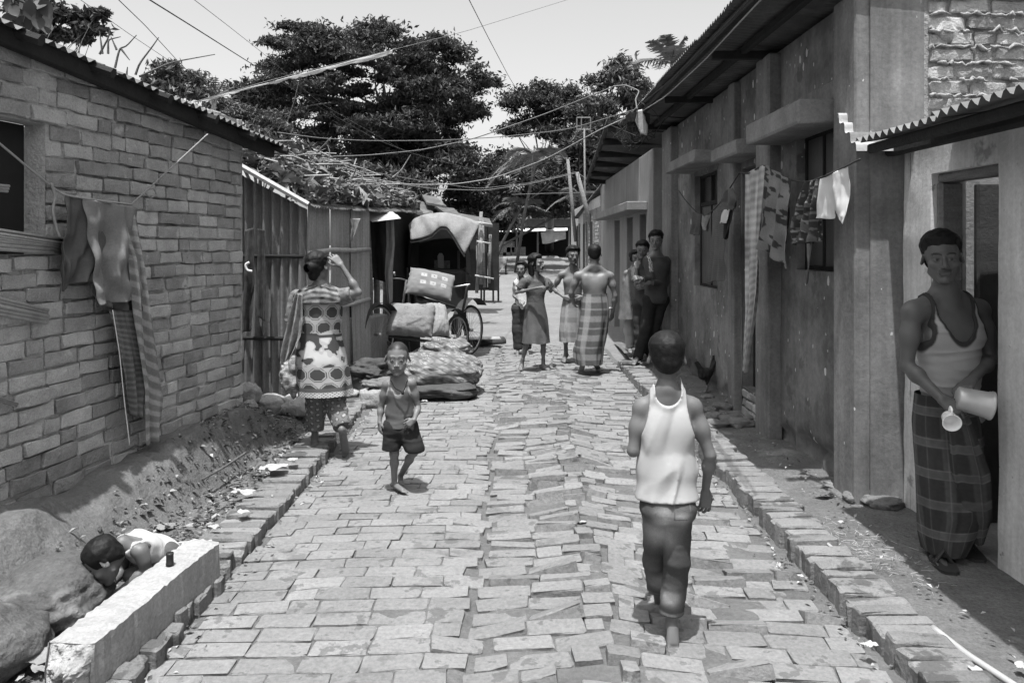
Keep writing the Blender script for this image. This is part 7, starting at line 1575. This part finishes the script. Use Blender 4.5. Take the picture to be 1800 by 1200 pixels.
J = gw.J; gw.tube_cloth('trousers', mt('pale_trouser', .34, var=.2), [seg(gw, 'hipL', 'knL', .08, .075), seg(gw, 'hipR', 'knR', .08, .075), seg(gw, 'knL', 'anL', .075, .06), seg(gw, 'knR', 'anR', .075, .06)], [((0, 0, .15), (0, 0, 1))], .008, 4, .03, .012)
th_ = mid('youth holding his hand to his chin beside the track-jacket youth', 10.9, (1.82, 10.9, .05), dict(
    neck=(1131, 462, .0), shR=(1116, 474, .0), shL=(1150, 472, .03), elR=(1118, 500, -.14), wrR=(1120, 472, -.18), elL=(1152, 505, .0), wrL=(1136, 505, -.16), hipR=(1124, 535, .0), hipL=(1144, 535, .0), knR=(1124, 585, .0), knL=(1143, 585, .0), anR=(1125, 622, .0), anL=(1143, 622, .05), toeR=(1122, 634, -.16), toeL=(1143, 634, -.12)),
    dict(c=(1129, 440, -.02), yaw=-12, pitch=3, roll=3, s=1.0, moust=.2, hair=dict(t=.018, n=.005, front=.062, seed=11)), s=.95, build=.85, tone=.13,
    hands=dict(R=dict(dir=(.2, .1, 1), palm=(.3, .9, 0), curl=(.9, .9, .9, .9, .5)), L=dict(dir=(-.9, -.2, 0), palm=(0, 1, 0), curl=(.4, .4, .4, .4, .3))))
M_sh = mt('dark_shirt', .07, var=.3, scale=8, bump=.3, bscale=60)
th_.torso('shirt', M_sh, hem=-.05, arm=.2, inner=None, neck_f=.88, neck_b=.95, nw=.06, t=.014, loose=.02, wr=.007)
for q in ('R', 'L'): a, b = th_.J['sh' + q], th_.J['el' + q]; th_.tube_cloth('sleeve', M_sh, [(a, a * .2 + b * .8, .064, .06)], [(a * .2 + b * .8, a - b)], .005, 3, .02, .012)
J = th_.J; th_.tube_cloth('trousers', mt('dark_trouser', .04), [(J['hipL'], J['hipR'], .1, .1), seg(th_, 'hipL', 'knL', .09, .075), seg(th_, 'hipR', 'knR', .09, .075), seg(th_, 'knL', 'anL', .075, .065), seg(th_, 'knR', 'anR', .075, .065)], [((0, 0, .1), (0, 0, 1))], .006, 4, .03, .012)
tj = mid('youth in dark track jacket with white shoulder stripes leaning on the wall', 10.5, (1.78, 10.5, .07), dict(
    neck=(1154, 446, .02), shR=(1139, 458, -.04), shL=(1170, 459, .06), elR=(1144, 492, -.10), wrR=(1128, 490, -.24), elL=(1168, 498, .04), wrL=(1142, 497, -.2), hipR=(1143, 527, .0), hipL=(1163, 527, .05), knR=(1135, 580, -.12), knL=(1148, 582, -.04), anR=(1122, 626, -.14), anL=(1135, 620, .1), toeR=(1112, 638, -.34), toeL=(1130, 630, -.1)),
    dict(c=(1153, 423, .0), yaw=-18, pitch=5, s=1.02, moust=.2, hair=dict(t=.018, n=.005, front=.064, seed=12)), s=1.0, build=.9, tone=.13,
    hands=dict(R=dict(dir=(-.8, -.5, .2), palm=(.3, .6, -.4), curl=(.5, .5, .5, .5, .3)), L=dict(dir=(-.9, -.2, 0), palm=(0, 1, 0), curl=(.4, .4, .4, .4, .3))))
M_jk = mt('track_jacket', .055, rough=.7, var=.2, scale=8, bump=.2, bscale=50)
tj.torso('jacket', M_jk, hem=-.08, arm=.2, inner=None, neck_f=.95, neck_b=1.0, nw=.06, t=.016, loose=.02, wr=.007, top=1.1)
def jst(V):
    a, b = tj.J['shR'], tj.J['elR']; t_ = np.clip(((V - a) @ (b - a)) / ((b - a) @ (b - a)), -.2, 2); rad = V - a - t_[:, None] * (b - a); side = rad @ nrm(np.cross(b - a, nrm((.3, -1, 0)))); front = rad @ nrm((-.2, -1, .2)); k = (np.abs((side / .02 + .5) % 1 - .5) < .22) & (np.abs(side) < .032) & (front > 0) & (t_ < .62); return np.where(k, 11., 1.)
for q in ('R', 'L'): a, b, c = tj.J['sh' + q], tj.J['el' + q], tj.J['wr' + q]; tj.tube_cloth('sleeve', M_jk, [(a, b, .066, .056), (b, c * .9 + b * .1, .054, .042)], [(c * .9 + b * .1, b - c)], .005, 3, .02, .008, jst if q == 'R' else None)
J = tj.J; tj.tube_cloth('trousers', mt('black_shorts', .018), [(J['hipL'], J['hipR'], .1, .1), seg(tj, 'hipL', 'knL', .09, .078), seg(tj, 'hipR', 'knR', .09, .078), seg(tj, 'knL', 'anL', .078, .068), seg(tj, 'knR', 'anR', .078, .068)], [], .006, 4, .03, .012)
far = mid('tiny distant figure in dark clothes beside the far hand cart', 31.0, (-.82, 31, .45), dict(
    neck=(863, 445), shR=(859, 447), shL=(868, 447), elR=(857, 455), wrR=(859, 461), elL=(870, 455), wrL=(870, 461), hipR=(861, 464), hipL=(866, 464), knR=(861, 473), knL=(866, 473), anR=(861, 481), anL=(866, 481), toeR=(860, 484, -.15), toeL=(866, 484, -.15)), dict(c=(863, 440, 0), yaw=30, s=1.0, hair=dict(t=.014, n=.003, front=.07)), tone=.06, s=.9)
J = far.J; far.tube_cloth('wrap', M_dress, [(J['neck'] - (0, 0, .1), J['hipL'], .17, .16), (J['hipL'], J['anL'], .16, .14)], [((0, 0, .52), (0, 0, 1))], .01, 3, .05, .025)
